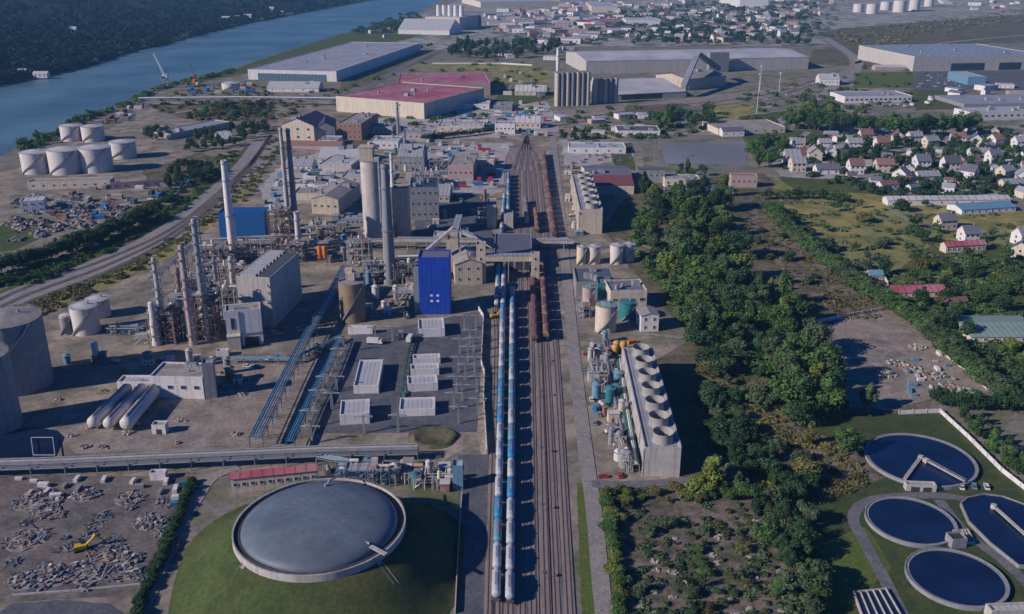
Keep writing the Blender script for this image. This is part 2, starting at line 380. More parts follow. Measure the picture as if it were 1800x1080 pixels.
def smooth_px(pts, n=40):
    """Catmull-Rom through ground points of a pixel polyline"""
    g = [P(*p) for p in pts]; g = [g[0] * 2 - g[1]] + g + [g[-1] * 2 - g[-2]]; out = []
    m = len(g) - 3; per = max(2, n // m)
    for i in range(m):
        p0, p1, p2, p3 = g[i:i + 4]
        for j in range(per):
            t = j / per; out.append(.5 * ((2 * p1) + (p2 - p0) * t + (2 * p0 - 5 * p1 + 4 * p2 - p3) * t * t + (3 * p1 - p0 - 3 * p2 + p3) * t ** 3))
    out.append(g[-2].copy()); return out

# ------------------------------------------------------------------ ground and setting
def sheet(name, px, mt, z, jag=0.0, seg=None, seed=1):
    r = random.Random(seed); pts = []
    n = len(px)
    for i in range(n):
        a, b = P(*px[i]), P(*px[(i + 1) % n]); L = (b - a).length; k = max(1, min(60, int(L / seg))) if seg else 1
        for j in range(k):
            p = a.lerp(b, j / k)
            if jag: p = p + Vector((r.uniform(-jag, jag), r.uniform(-jag, jag), 0))
            pts.append((p.x, p.y, z))
    me = bpy.data.meshes.new(name); me.from_pydata(pts, [], [tuple(range(len(pts)))]); me.materials.append(mt); me.update()
    if me.polygons[0].normal.z < 0: me.flip_normals()
    o = bpy.data.objects.new(name, me); COL.objects.link(o); return struct(o)
b = MB(); b.add([(-9000, -1200, 0), (9000, -1200, 0), (9000, 16000, 0), (-9000, 16000, 0)], [(0, 1, 2, 3)]); struct(b.done('ground', G['dirt']))
WATER = watermat('river_water', (.10, .17, .17), .35, .15, .25)
POND = watermat('pond_water', (.007, .016, .050), .3, .12, .05, .05, .35)
GREYW = watermat('canal_water', (.24, .235, .23), .5, .3, .1)
farbank = [(-900, 330), (-300, 215), (0, 150), (23, 145), (67, 136), (113, 127), (167, 113), (213, 97), (300, 76), (360, 60), (433, 43), (500, 30), (600, 10), (660, 0), (760, -20)]
nearbank = [(840, -15), (775, 0), (742, 20), (700, 38), (640, 52), (600, 60), (533, 80), (467, 102), (400, 124), (367, 134), (317, 142), (253, 162), (233, 178), (173, 200), (133, 210), (117, 224), (67, 248), (23, 264), (-60, 300), (-500, 420)]
sheet('river', farbank + nearbank, WATER, .05)
sheet('town_ground', [(840, -12), (2600, -12), (2600, 80), (1800, 72), (1560, 100), (1480, 80), (1000, 82), (780, 90), (700, 75), (740, 25)], G['town'], .02, 6, 60)
sheet('riverside_scrub', [(600, 60), (700, 42), (745, 60), (715, 70), (540, 95), (430, 130), (330, 150), (317, 143), (400, 125), (533, 81)], G['grass'], .03, 3, 30)
sheet('plain_field', [(760, 112), (935, 112), (975, 125), (965, 150), (870, 152), (862, 128), (700, 122)], G['dry'], .03, 3, 30)
sheet('east_plain', [(1480, 50), (1800, 25), (2500, 10), (2500, 100), (1800, 75), (1600, 82), (1500, 110), (1470, 90), (1430, 60)], G['scrub'], .04, 5, 60)
sheet('meadow_strip', [(255, 185), (480, 182), (490, 215), (340, 212), (290, 200)], G['scrub'], .03, 3, 20)
sheet('wharf_yard', [(-200, 330), (22, 300), (240, 205), (250, 180), (580, 176), (600, 200), (490, 240), (360, 330), (250, 370), (22, 440), (-250, 560)], G['yard'], .02, 3, 25)
sheet('railway_cutting', [(-300, 660), (-100, 560), (22, 500), (180, 430), (330, 345), (425, 262), (480, 225), (510, 232), (480, 280), (440, 330), (390, 380), (300, 450), (200, 500), (22, 572), (-300, 740)], G['grass'], .05, 2, 20)
sheet('dry_verge', [(-300, 705), (22, 545), (200, 486), (300, 436), (385, 370), (440, 300), (462, 300), (445, 330), (395, 380), (305, 448), (205, 500), (22, 566), (-300, 730)], G['dry'], .07, 1.5, 15)
sheet('plant_yard', [(-300, 740), (22, 572), (200, 500), (300, 450), (390, 380), (450, 320), (490, 280), (520, 250), (1000, 235), (1020, 420), (1060, 850), (860, 1200), (-400, 1300)], G['yard'], .04)
sheet('east_yard', [(985, 240), (1130, 250), (1130, 340), (1060, 420), (1120, 460), (1140, 590), (1200, 600), (1160, 640), (1200, 850), (1050, 850), (1010, 600)], G['yard'], .06, 1, 10)
sheet('canal_quay', [(770, 255), (900, 228), (985, 225), (990, 205), (1400, 195), (1480, 130), (1560, 150), (1500, 215), (1380, 230), (1130, 240), (985, 255), (900, 250)], G['yard'], .07, 2, 20)
sheet('canal', [(1160, 252), (1310, 250), (1312, 290), (1170, 288)], GREYW, .09)
sheet('silo_yard', [(885, 215), (960, 195), (1130, 183), (1410, 150), (1420, 165), (1190, 195), (960, 222)], G['lot'], .08, 2, 20)
sheet('dry_paddock', [(1190, 188), (1330, 172), (1320, 205), (1200, 210), (1130, 200)], G['dry'], .1, 2, 20)
sheet('factory_lawn', [(1505, 128), (1608, 126), (1606, 154), (1500, 155)], G['lawny'], .1)
sheet('factory_apron', [(1610, 126), (2400, 118), (2400, 165), (1800, 160), (1606, 158)], G['pad'], .1)
sheet('village_ground', [(1330, 240), (1500, 225), (2500, 215), (2500, 360), (1800, 345), (1550, 340), (1370, 310)], G['town'], .05, 3, 30)
sheet('wood_floor', [(1120, 320), (1340, 305), (1560, 540), (1640, 700), (1640, 725), (1500, 740), (1330, 900), (1200, 850), (1150, 640), (1210, 590), (1100, 470), (1060, 400)], G['scrub'], .08, 3, 20)
sheet('east_meadow', [(1345, 318), (1560, 345), (1800, 372), (2500, 380), (2500, 620), (1800, 640), (1560, 520), (1430, 430)], G['dry'], .1, 3, 25)
sheet('village_green', [(1370, 312), (1560, 318), (1560, 342), (1400, 336)], G['grass'], .12, 2, 20)
sheet('east_gardens', [(1540, 500), (1640, 430), (2500, 440), (2500, 820), (1800, 700), (1720, 640)], G['grass'], .14, 3, 25)
sheet('ride_clearing', [(1290, 345), (1345, 340), (1420, 440), (1520, 530), (1560, 560), (1480, 560), (1400, 500), (1320, 420)], G['pinkscrub'], .12, 2, 12)
sheet('rough_lot', [(1440, 580), (1480, 558), (1560, 543), (1640, 590), (1740, 690), (1640, 700), (1560, 722), (1470, 715), (1430, 640)], G['lot'], .16, 1.2, 10)
sheet('stony_scrub', [(1045, 860), (1340, 850), (1440, 1000), (1460, 1200), (1090, 1200)], G['pinkscrub'], .1, 1, 6)
sheet('works_lawn', [(1330, 770), (1480, 728), (1655, 722), (1820, 880), (2300, 1000), (2300, 1300), (1420, 1300), (1400, 1000), (1300, 840)], G['lawn'], .12, 1, 10)
sheet('bare_patch', [(1290, 800), (1400, 745), (1520, 800), (1560, 840), (1480, 870), (1400, 900), (1330, 860)], G['pinkscrub'], .15, 1.5, 7)
sheet('bright_lawn', [(1440, 960), (1520, 925), (1570, 1000), (1500, 1060), (1450, 1075)], G['lawny'], .15, .6, 5)
sheet('grass_strip', [(1014, 850), (1030, 850), (1052, 1140), (1024, 1140)], G['lawny'], .14, .2, 5)
sheet('pale_yard', [(455, 330), (500, 285), (560, 268), (650, 270), (640, 330), (600, 350), (520, 360), (470, 372)], G['pale'], .09, 2, 12)
sheet('pale_yard', [(700, 262), (900, 250), (905, 330), (860, 345), (720, 340)], G['pale'], .09, 2, 12)
sheet('pale_yard', [(640, 212), (770, 196), (960, 178), (985, 232), (890, 240), (740, 250), (650, 246)], G['pale'], .11, 3, 15)
sheet('pale_yard', [(985, 246), (1112, 250), (1112, 278), (1030, 292), (990, 290)], G['pale'], .10, 2, 12)
sheet('earth_strip', [(250, 640), (400, 628), (560, 600), (600, 606), (520, 780), (250, 790), (130, 800), (100, 750), (200, 690)], G['lot'], .08, 1.5, 8)
sheet('front_verge', [(350, 850), (420, 836), (560, 830), (740, 830), (800, 800), (840, 770), (850, 800), (812, 860), (800, 1100), (300, 1100)], G['dirt'], .09, 1, 8)
sheet('side_asphalt', [(806, 800), (864, 800), (866, 1120), (800, 1120)], G['pad'], .13, .2, 6)  # asphalt strip; the mound's shadow is put into its dark colour
for k_, pg in enumerate([[(590, 98), (640, 90), (780, 92), (745, 108), (640, 150), (600, 160)], [(880, 158), (960, 150), (975, 172), (900, 190), (868, 176)], [(1100, 186), (1200, 182), (1260, 200), (1180, 225), (1090, 215)],
        [(1300, 205), (1390, 195), (1385, 228), (1310, 232)], [(1430, 88), (1500, 80), (1600, 90), (1590, 112), (1520, 118), (1420, 112)], [(1600, 158), (1690, 160), (1690, 190), (1610, 195)], [(1400, 172), (1480, 150), (1484, 184), (1420, 200)],
        [(1062, 256), (1110, 250), (1120, 300), (1080, 292)], [(600, 232), (760, 240), (700, 256), (610, 258)], [(22, 378), (110, 400), (30, 440), (-60, 450)], [(250, 300), (350, 268), (400, 285), (330, 345), (290, 345)], [(1300, 233), (1480, 228), (1470, 250), (1350, 262), (1310, 250)],
        [(1230, 322), (1345, 305), (1370, 345), (1290, 352), (1210, 345)]]): sheet('rough_grass', pg, G['grass'] if k_ % 2 else G['scrub'], .13, 2.5, 20, k_)
sheet('shaded_yard', [(728, 345), (860, 340), (868, 430), (730, 432)], G['pad'], .15, 1, 10)  # dark floor colour stands in for shadow over the open yard
sheet('equipment_pad', [(618, 590), (735, 570), (850, 545), (848, 600), (838, 760), (540, 762), (560, 700)], G['pad'], .12)
sheet('earthworks', [(-100, 835), (345, 838), (240, 1045), (-200, 1075)], G['earthdark'], .14, .6, 6)
sheet('round_basin_floor', [(22, 1062), (120, 1055), (190, 1062), (230, 1090), (150, 1150), (-100, 1150)], G['pad'], .18, .3, 4)
# hill beyond the river
HB = [P(*p) for p in farbank]
def hill_pt(s, t):
    i = min(int(s), len(HB) - 2); p = HB[i].lerp(HB[i + 1], s - i)
    a, b_ = HB[max(i - 1, 0)], HB[min(i + 2, len(HB) - 1)]; d = (b_ - a).normalized(); n_ = Vector((-d.y, d.x, 0))
    return p + n_ * t
def hill_h(x, y, t):
    return 1.5 + 85 * (1 - math.exp(-max(t - 60, 0) / 700)) * (1 + .25 * math.sin(x * .004 + y * .003)) if t > 60 else .3 + t * .02
b = MB(); ns, ntt = (len(HB) - 1) * 3, 16; g_ = []
for i in range(ns + 1):
    for j in range(ntt + 1):
        t = 3600 * (j / ntt) ** 1.8; p = hill_pt(i / 3, t); g_.append((p.x, p.y, hill_h(p.x, p.y, t)))
b.add(g_, [(i * (ntt + 1) + j, (i + 1) * (ntt + 1) + j, (i + 1) * (ntt + 1) + j + 1, i * (ntt + 1) + j + 1) for i in range(ns) for j in range(ntt)])
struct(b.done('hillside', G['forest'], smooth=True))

def road(name, px, width, z, mt='road', line=False, n=40):
    pts = smooth_px(px, n); b = MB(); b.strip(pts, width, z); o = struct(b.done(name, G[mt]))
    if line:
        b = MB()
        for i in range(0, len(pts) - 1, 2): b.strip([pts[i], pts[i].lerp(pts[i + 1], .8)], .25, z + .02)
        struct(b.done('road_marking', M['white']))
    return o
road('works_road', [(1078, 1130), (1062, 1080), (1044, 900), (1030, 800), (1012, 650), (1001, 540), (990, 420), (980, 320), (972, 240)], (5.6, 6.5), .26, 'road')
road('side_road', [(1040, 852), (1100, 853), (1160, 850), (1215, 846)], 5.0, .29, 'asphalt')
road('gravel_path', [(1175, 500), (1188, 520), (1205, 550), (1218, 580), (1200, 594), (1160, 590), (1110, 586)], 3.2, .2, 'gravel')
road('village_path', [(1080, 420), (1150, 440), (1178, 470), (1180, 505)], 3, .2, 'gravel')
road('sloping_track', [(232, 1110), (262, 1050), (300, 960), (345, 880), (375, 840), (420, 822)], 4.6, .24, 'road')
road('country_road', [(1175, 235), (1330, 232), (1400, 195), (1470, 150), (1510, 110), (1450, 65), (1420, 40), (1500, 0)], 14, .2, 'road')
road('quay_road', [(300, 200), (480, 176), (700, 178), (900, 200), (990, 210)], 9, .2, 'road')
road('clarifier_road', [(1600, 1110), (1560, 1030), (1518, 950), (1500, 910), (1530, 880), (1620, 872), (1700, 880), (1760, 920), (1850, 1000)], 4.2, .22, 'asphalt')
road('loop_road', [(1650, 880), (1700, 940), (1760, 985), (1830, 1050)], 4.0, .25, 'asphalt')
road('garden_road', [(1420, 232), (1400, 262), (1520, 300), (1700, 310), (1830, 318)], 7, .2, 'road')
road('east_lane', [(1560, 368), (1640, 400), (1800, 410)], 6, .2, 'gravel')
road('pink_haul_road', [(1200, 192), (1330, 175), (1450, 142), (1505, 112), (1470, 80), (1420, 56)], 20, .18, 'ballast')
road('plain_road', [(1500, 112), (1620, 82), (1800, 62), (2200, 30)], 12, .2, 'road')
road('avenue', [(620, 170), (720, 112), (780, 88), (900, 60)], 12, .2, 'asphalt')
# tracks
def track(px, sleepers=True, n=60, z=.2, bw=3.6, gname='railway_track'):
    pts = smooth_px(px, n); b = MB(); b.strip(pts, bw, .1, z + .12, 0)
    for s in (-.75, .75):
        ofs = []
        for i, p in enumerate(pts):
            a, c = pts[max(i - 1, 0)], pts[min(i + 1, len(pts) - 1)]; d = (c - a).normalized(); ofs.append(p + Vector((-d.y, d.x, 0)) * s)
        b.strip(ofs, .16, z + .2, z + .36, 1)
    if sleepers:
        for i in range(len(pts) - 1):
            a, c = pts[i], pts[i + 1]; L = (c - a).length; d = (c - a).normalized(); k = int(L / .9)
            for j in range(k):
                q = a + d * (j * .9); b.cbox((q.x, q.y, z + .17), (.35, 2.6, .14), math.atan2(d.y, d.x), 2)
    return struct(b.done(gname, [G['ballast'], M['rail'], M['sleeper']]))
TRK = [[(872, 1110), (885, 500), (892, 300)], [(896, 1110), (901, 500), (900, 300)], [(918, 1110), (914, 500), (910, 300)], [(938, 1110), (932, 600), (926, 420), (921, 300)],
       [(963, 1110), (948, 600), (938, 420), (930, 300)], [(982, 1110), (958, 600), (948, 420), (938, 300)], [(1003, 1110), (975, 600), (960, 420), (946, 290)]]
for i, t_ in enumerate(TRK): track(t_, sleepers=True, n=40)
track([(860, 1110), (872, 620), (868, 540)], n=30)
road('track_bed', [(935, 1130), (928, 700), (920, 420), (916, 290), (925, 262)], (24, 34), .1, 'ballast')
for k in (-14, 0, 14):
    track([(-200, 650 + k), (22, 530 + k), (180, 470 + k * .8), (300, 412 + k * .6), (385, 345 + k * .5), (440, 290 + k * .3), (476, 238)], sleepers=False, n=30)
road('railway_bed', [(-200, 640), (22, 525), (180, 466), (300, 408), (385, 342), (442, 288), (478, 232)], (24, 30), .12, 'road')
for k in range(5):
    track([(902 + k * 12, 300), (915 + k * 5, 262), (926, 238 + k)], sleepers=False, n=16)
for k, yy in enumerate((190, 197)):
    track([(960, yy + 28), (1130, yy + 2), (1330, yy - 20), (1440, yy - 50)], sleepers=False, n=16)

# ------------------------------------------------------------------ buildings
def building(name, label, cat, A, B, hp, back, wall='cream', roof='rgrey', kind='flat', win=None, door=None, units=0, group=None, rightwall=None, pitch=None, stripes=None, seed=0, over=.35):
    """A, B = surveyed foot of the front wall (left, right), hp = its height, back = far edge of the roof"""
    a, c = P(*A), P(*B); H = max(ZT(A[0], A[1], A[1] - hp), 2.2)
    d = (c - a); W = d.length; ux = d.normalized(); n = Vector((-ux.y, ux.x, 0))
    if not hasattr(back, '__len__'): back = (B[0], back)
    D = max((P(back[0], back[1], H) - a).dot(n), 3.0)
    rz = math.atan2(ux.y, ux.x)
    mid = a + d * .5 + n * (D / 2); k = max(1, int(max(W, D) / (min(W, D) + .1)))
    for i in range(k):
        f = (i + .5) / k; q = a + d * (f if W >= D else .5) + n * (D * (f if D > W else .5)); OCC.append((q.x, q.y, min(W, D) * .62))
    t = thing(name, label, cat, a, rz, group)
    b = MB()
    if kind == 'flat':
        tk = min(.5, W * .05)
        b.box(0, W, 0, tk, 0, H + .7); b.box(0, W, D - tk, D, 0, H + .7); b.box(0, tk, tk, D - tk, 0, H + .7); b.box(W - tk, W, tk, D - tk, 0, H + .7)
        b.done('wall', wall, t)
        MB().box(tk, W - tk, tk, D - tk, H - .4, H).done('roof', roof, t)
    elif kind in ('gx', 'gy'):
        p = pitch if pitch else (D if kind == 'gx' else W) * .22
        if kind == 'gx':
            b.add([(0, 0, 0), (W, 0, 0), (W, D, 0), (0, D, 0), (0, 0, H), (W, 0, H), (W, D, H), (0, D, H), (0, D / 2, H + p), (W, D / 2, H + p)],
                  [(0, 3, 2, 1), (0, 1, 5, 4), (2, 3, 7, 6), (1, 2, 6, 9, 5), (3, 0, 4, 8, 7), (4, 5, 9, 8), (7, 8, 9, 6)])
            b.done('wall', wall, t); o_ = over; rb = MB(); s = p / (D / 2)
            for y0, y1, z0, z1 in ((-o_, D / 2, H - o_ * s, H + p), (D / 2, D + o_, H + p, H - o_ * s)):
                rb.add([(-o_, y0, z0 + .05), (W + o_, y0, z0 + .05), (W + o_, y1, z1 + .05), (-o_, y1, z1 + .05), (-o_, y0, z0 + .3), (W + o_, y0, z0 + .3), (W + o_, y1, z1 + .3), (-o_, y1, z1 + .3)],
                       [(0, 3, 2, 1), (4, 5, 6, 7), (0, 1, 5, 4), (1, 2, 6, 5), (2, 3, 7, 6), (3, 0, 4, 7)])
            rb.done('roof', roof, t)
        else:
            b.add([(0, 0, 0), (W, 0, 0), (W, D, 0), (0, D, 0), (0, 0, H), (W, 0, H), (W, D, H), (0, D, H), (W / 2, 0, H + p), (W / 2, D, H + p)],
                  [(0, 3, 2, 1), (0, 1, 5, 8, 4), (2, 3, 7, 9, 6), (1, 2, 6, 5), (3, 0, 4, 7), (5, 6, 9, 8), (4, 8, 9, 7)])
            b.done('wall', wall, t); o_ = over; rb = MB(); s = p / (W / 2)
            for x0, x1, z0, z1 in ((-o_, W / 2, H - o_ * s, H + p), (W / 2, W + o_, H + p, H - o_ * s)):
                rb.add([(x0, -o_, z0 + .05), (x1, -o_, z1 + .05), (x1, D + o_, z1 + .05), (x0, D + o_, z0 + .05), (x0, -o_, z0 + .3), (x1, -o_, z1 + .3), (x1, D + o_, z1 + .3), (x0, D + o_, z0 + .3)],
                       [(0, 3, 2, 1), (4, 5, 6, 7), (0, 1, 5, 4), (1, 2, 6, 5), (2, 3, 7, 6), (3, 0, 4, 7)])
            rb.done('roof', roof, t)
    r = random.Random(seed + int(A[0] * 7 + A[1]))
    if win:                        # (columns, rows, width, height) on the front; a fifth value puts columns on the right wall too
        nx, nz, ww, wh = win[:4]; me = None
        def place(x, y, z, rot):
            nonlocal me
            if me is None:
                q = MB(); q.box(-ww / 2, ww / 2, -.08, .02, -wh / 2, wh / 2, 0)
                for sx in (-1, 1): q.box(sx * ww / 2 - .07, sx * ww / 2 + .07, -.14, -.0, -wh / 2 - .07, wh / 2 + .07, 1)
                q.box(-ww / 2, ww / 2, -.16, 0, -wh / 2 - .12, -wh / 2, 1)
                o = q.done('window', ['glass', 'white'], t); me = o.data
            else: o = bpy.data.objects.new('window', me); COL.objects.link(o); o.parent = t
            o.location = (x, y, z); o.rotation_euler = (0, 0, rot)
        for i in range(nx):
            for j in range(nz): place(W * (i + .5) / nx, -.01, H * (j + .55) / nz, 0)
        if len(win) > 4:
            for i in range(win[4]):
                for j in range(nz): place(W + .01, D * (i + .5) / win[4], H * (j + .55) / nz, PI / 2)
    if door:
        for (fx, dw, dh, mt) in door:
            dh = min(dh, H * .9); q = MB(); q.box(-dw / 2, dw / 2, -.12, 0, 0.02, dh); o = q.done('door', mt, t); o.location = (W * fx, -.01, 0)
    for i in range(units):         # roof plant
        x, y = r.uniform(.15, .85) * W, r.uniform(.15, .85) * D; s = min(W, D) * r.uniform(.06, .14); s = min(s, 3.0)
        z = H - .1
        if kind == 'gx': z = H + (pitch or D * .22) * (1 - abs(y / D - .5) * 2) - .3
        if kind == 'gy': z = H + (pitch or W * .22) * (1 - abs(x / W - .5) * 2) - .3
        q = MB()
        if r.random() < .5: q.box(-s, s, -s * .7, s * .7, 0, s); q.box(-s * .8, s * .8, -s * .5, s * .5, s, s * 1.15, 1)
        else: q.cyl(0, 0, 0, s * 1.1, s * .5, n=12); q.cyl(0, 0, s * 1.1, s * 1.4, s * .7, s * .1, n=12, mi=1)
        o = q.done('roof_vent', ['rgrey', 'steel'], t); o.location = (x, y, z)
    if stripes:                    # rooflights: (count, material)
        for i in range(stripes[0]):
            x0 = W * (i + .3) / stripes[0]; x1 = W * (i + .7) / stripes[0]
            o = MB().box(x0, x1, 1, D - 1, H - .02, H + .25).done('rooflight', stripes[1], t)
    t['W'] = W; t['D'] = D; t['H'] = H
    return t
def clean(o):
    for k in ('W', 'D', 'H'):
        if k in o.keys(): del o[k]

def vtank(name, label, cat, cx, ybase, rpx, ytop, body='tankw', roof='tankroof', rtype='cone', group=None, stair=True, n=32, yfront=None):
    """upright tank: centre x, ybase = row of its front foot, rpx = radius in the photo, ytop = row of the front rim"""
    r = rpx * MP(ybase); f = P(cx, ybase); c = Vector((f.x * (1 + r / f.y), f.y + r, 0)); H = ZT(cx, ybase, ytop)
    OCC.append((c.x, c.y, r))
    t = thing(name, label, cat, c, 0, group)
    b = MB(); b.lathe([(r, 0), (r, H)], n)
    nb = max(3, int(H / 3))
    for i in range(1, nb): b.lathe([(r, H * i / nb - .06), (r + .05, H * i / nb), (r, H * i / nb + .06)], n)
    b.done('shell', body, t, smooth=True)
    q = MB()
    if rtype == 'cone': q.lathe([(r + .15, H - .05), (r + .15, H + .1), (.3, H + r * .16), (.001, H + r * .16)], n)
    elif rtype == 'dome': q.lathe([(r + .1, H - .05)] + [(max(r * math.cos(a), .001), H + r * .45 * math.sin(a)) for a in [PI / 2 * i / 6 for i in range(7)]], n)
    else: q.lathe([(.001, H - .8), (r - .1, H - .8)], n); q.lathe([(r - .02, H), (r + .15, H), (r + .15, H - .3)], n)
    q.done('roof', roof, t, smooth=(rtype == 'dome'))
    if rtype != 'open':
        q = MB(); q.cyl(r * .3, r * .2, H, H + r * .16 + .7, min(.6, r * .2), n=10); q.done('vent', 'steel', t)
    if r > 2.5:
        q = MB()
        for zz in (H + .55, H + 1.1): q.lathe([(r + .02, zz), (r + .1, zz), (r + .1, zz + .08), (r + .02, zz + .08), (r + .02, zz)], n)
        for i in range(n // 2): a = 2 * PI * i / (n // 2); q.box(r * math.cos(a) - .04, r * math.cos(a) + .04, r * math.sin(a) - .04, r * math.sin(a) + .04, H, H + 1.1)
        q.done('railing', 'steel', t)
    if stair and r > 2.5:
        q = MB(); m = 18; vs = []
        for i in range(m + 1):
            a = -PI * .75 + PI * .6 * i / m; z = H * i / m
            for rr_, dz in ((r + .05, 0), (r + .95, 0), (r + .95, .9), (r + 1.0, .9), (r + 1.0, -.15), (r + .05, -.15)): vs.append((rr_ * math.cos(a), rr_ * math.sin(a), z + dz))
        q.add(vs, [(i * 6 + j, i * 6 + (j + 1) % 6, i * 6 + 6 + (j + 1) % 6, i * 6 + 6 + j) for i in range(m) for j in range(6)])
        q.done('stairway', 'steel', t)
    return t, r, H

def chimney(name, label, xb, yb, xt, yt, r0px, r1px, mt='white', band=None, cat='chimney', group=None):
    p = P(xb, yb); H = ZT(xb, yb, yt); r0 = r0px * MP(yb); r1 = r1px * MP(yb)
    t = thing(name, label, cat, p, 0, group); OCC.append((p.x, p.y, r0 + 1))
    b = MB(); prof = [(r0 * 1.25, 0), (r0 * 1.25, H * .04)]
    for i in range(13): prof.append((r0 + (r1 - r0) * i / 12, H * .04 + H * .96 * i / 12))
    prof += [(r1 * .8, H), (r1 * .75, H - 2)]
    b.lathe(prof, 20); b.done('flue', mt, t, smooth=True)
    q = MB()
    for f in (.45, .8, .97):
        rr = r0 + (r1 - r0) * f; z = H * f
        q.lathe([(rr, z), (rr + .8, z), (rr + .8, z + .15), (rr, z + .15)], 16); q.lathe([(rr + .75, z + 1), (rr + .82, z + 1), (rr + .82, z + 1.1), (rr + .75, z + 1.1)], 16)
    q.done('platform', 'steel', t)
    q = MB(); rr = r0 + .3
    for s in (-.25, .25): q.beam((s, -rr, 1), (s, -(r1 + .3), H), .07)
    for i in range(int(H / 1.2)): f = i * 1.2 / H; y = -(rr + (r1 - r0) * f); q.box(-.25, .25, y - .03, y + .03, 1 + i * 1.2, 1.06 + i * 1.2)
    q.done('ladder', 'steel', t)
    if band:
        for f0, f1 in band:
            q = MB(); q.lathe([(r0 + (r1 - r0) * f0 + .03, H * f0), (r0 + (r1 - r0) * f1 + .03, H * f1)], 20); q.done('band', 'red', t)
    return t

def column(label, xb, yb, yt, rpx, mt='concrete', cat='process column', name='distillation_column', group=None, seed=1):
    """slim process column with ring platforms, ladder and overhead pipe"""
    p = P(xb, yb); H = ZT(xb, yb, yt); r = rpx * MP(yb); rr = random.Random(seed)
    t = thing(name, label, cat, p, 0, group)
    b = MB(); b.lathe([(r * 1.15, 0), (r * 1.15, 2), (r, 2.3), (r, H * .55), (r * .8, H * .6), (r * .8, H - 1), (r * .6, H - .3), (.001, H)], 16); b.done('shell', mt, t, smooth=True)
    nplat = max(4, int(H / 5))
    for i in range(1, nplat + 1):
        z = H * i / (nplat + .6); a0 = rr.uniform(0, 6); q = MB(); R_ = (r if z < H * .55 else r * .8)
        q.lathe([(R_, z), (R_ + 1.1, z), (R_ + 1.1, z + .15), (R_, z + .15)], 12, a0=a0, a1=a0 + 4)
        q.lathe([(R_ + 1.05, z + .6), (R_ + 1.12, z + .6), (R_ + 1.12, z + 1.1), (R_ + 1.05, z + 1.1)], 12, a0=a0, a1=a0 + 4)
        q.done('platform', 'steel', t)
    q = MB(); q.tube([(0, 0, H - .5), (0, 0, H + 1), (r + .6, -.3, H + .8), (r + .7, -.3, H - 1), (r + .7, -.3, 1)], .25, 8); q.tube([(-r - .5, 0, H * .7), (-r - .5, 0, 1)], .18, 8); q.done('downpipe', 'steel', t)
    q = MB(); q.beam((-.25, -r - .2, .5), (-.25, -r - .2, H), .06); q.beam((.25, -r - .2, .5), (.25, -r - .2, H), .06); q.done('ladder', 'dsteel', t)
    return t

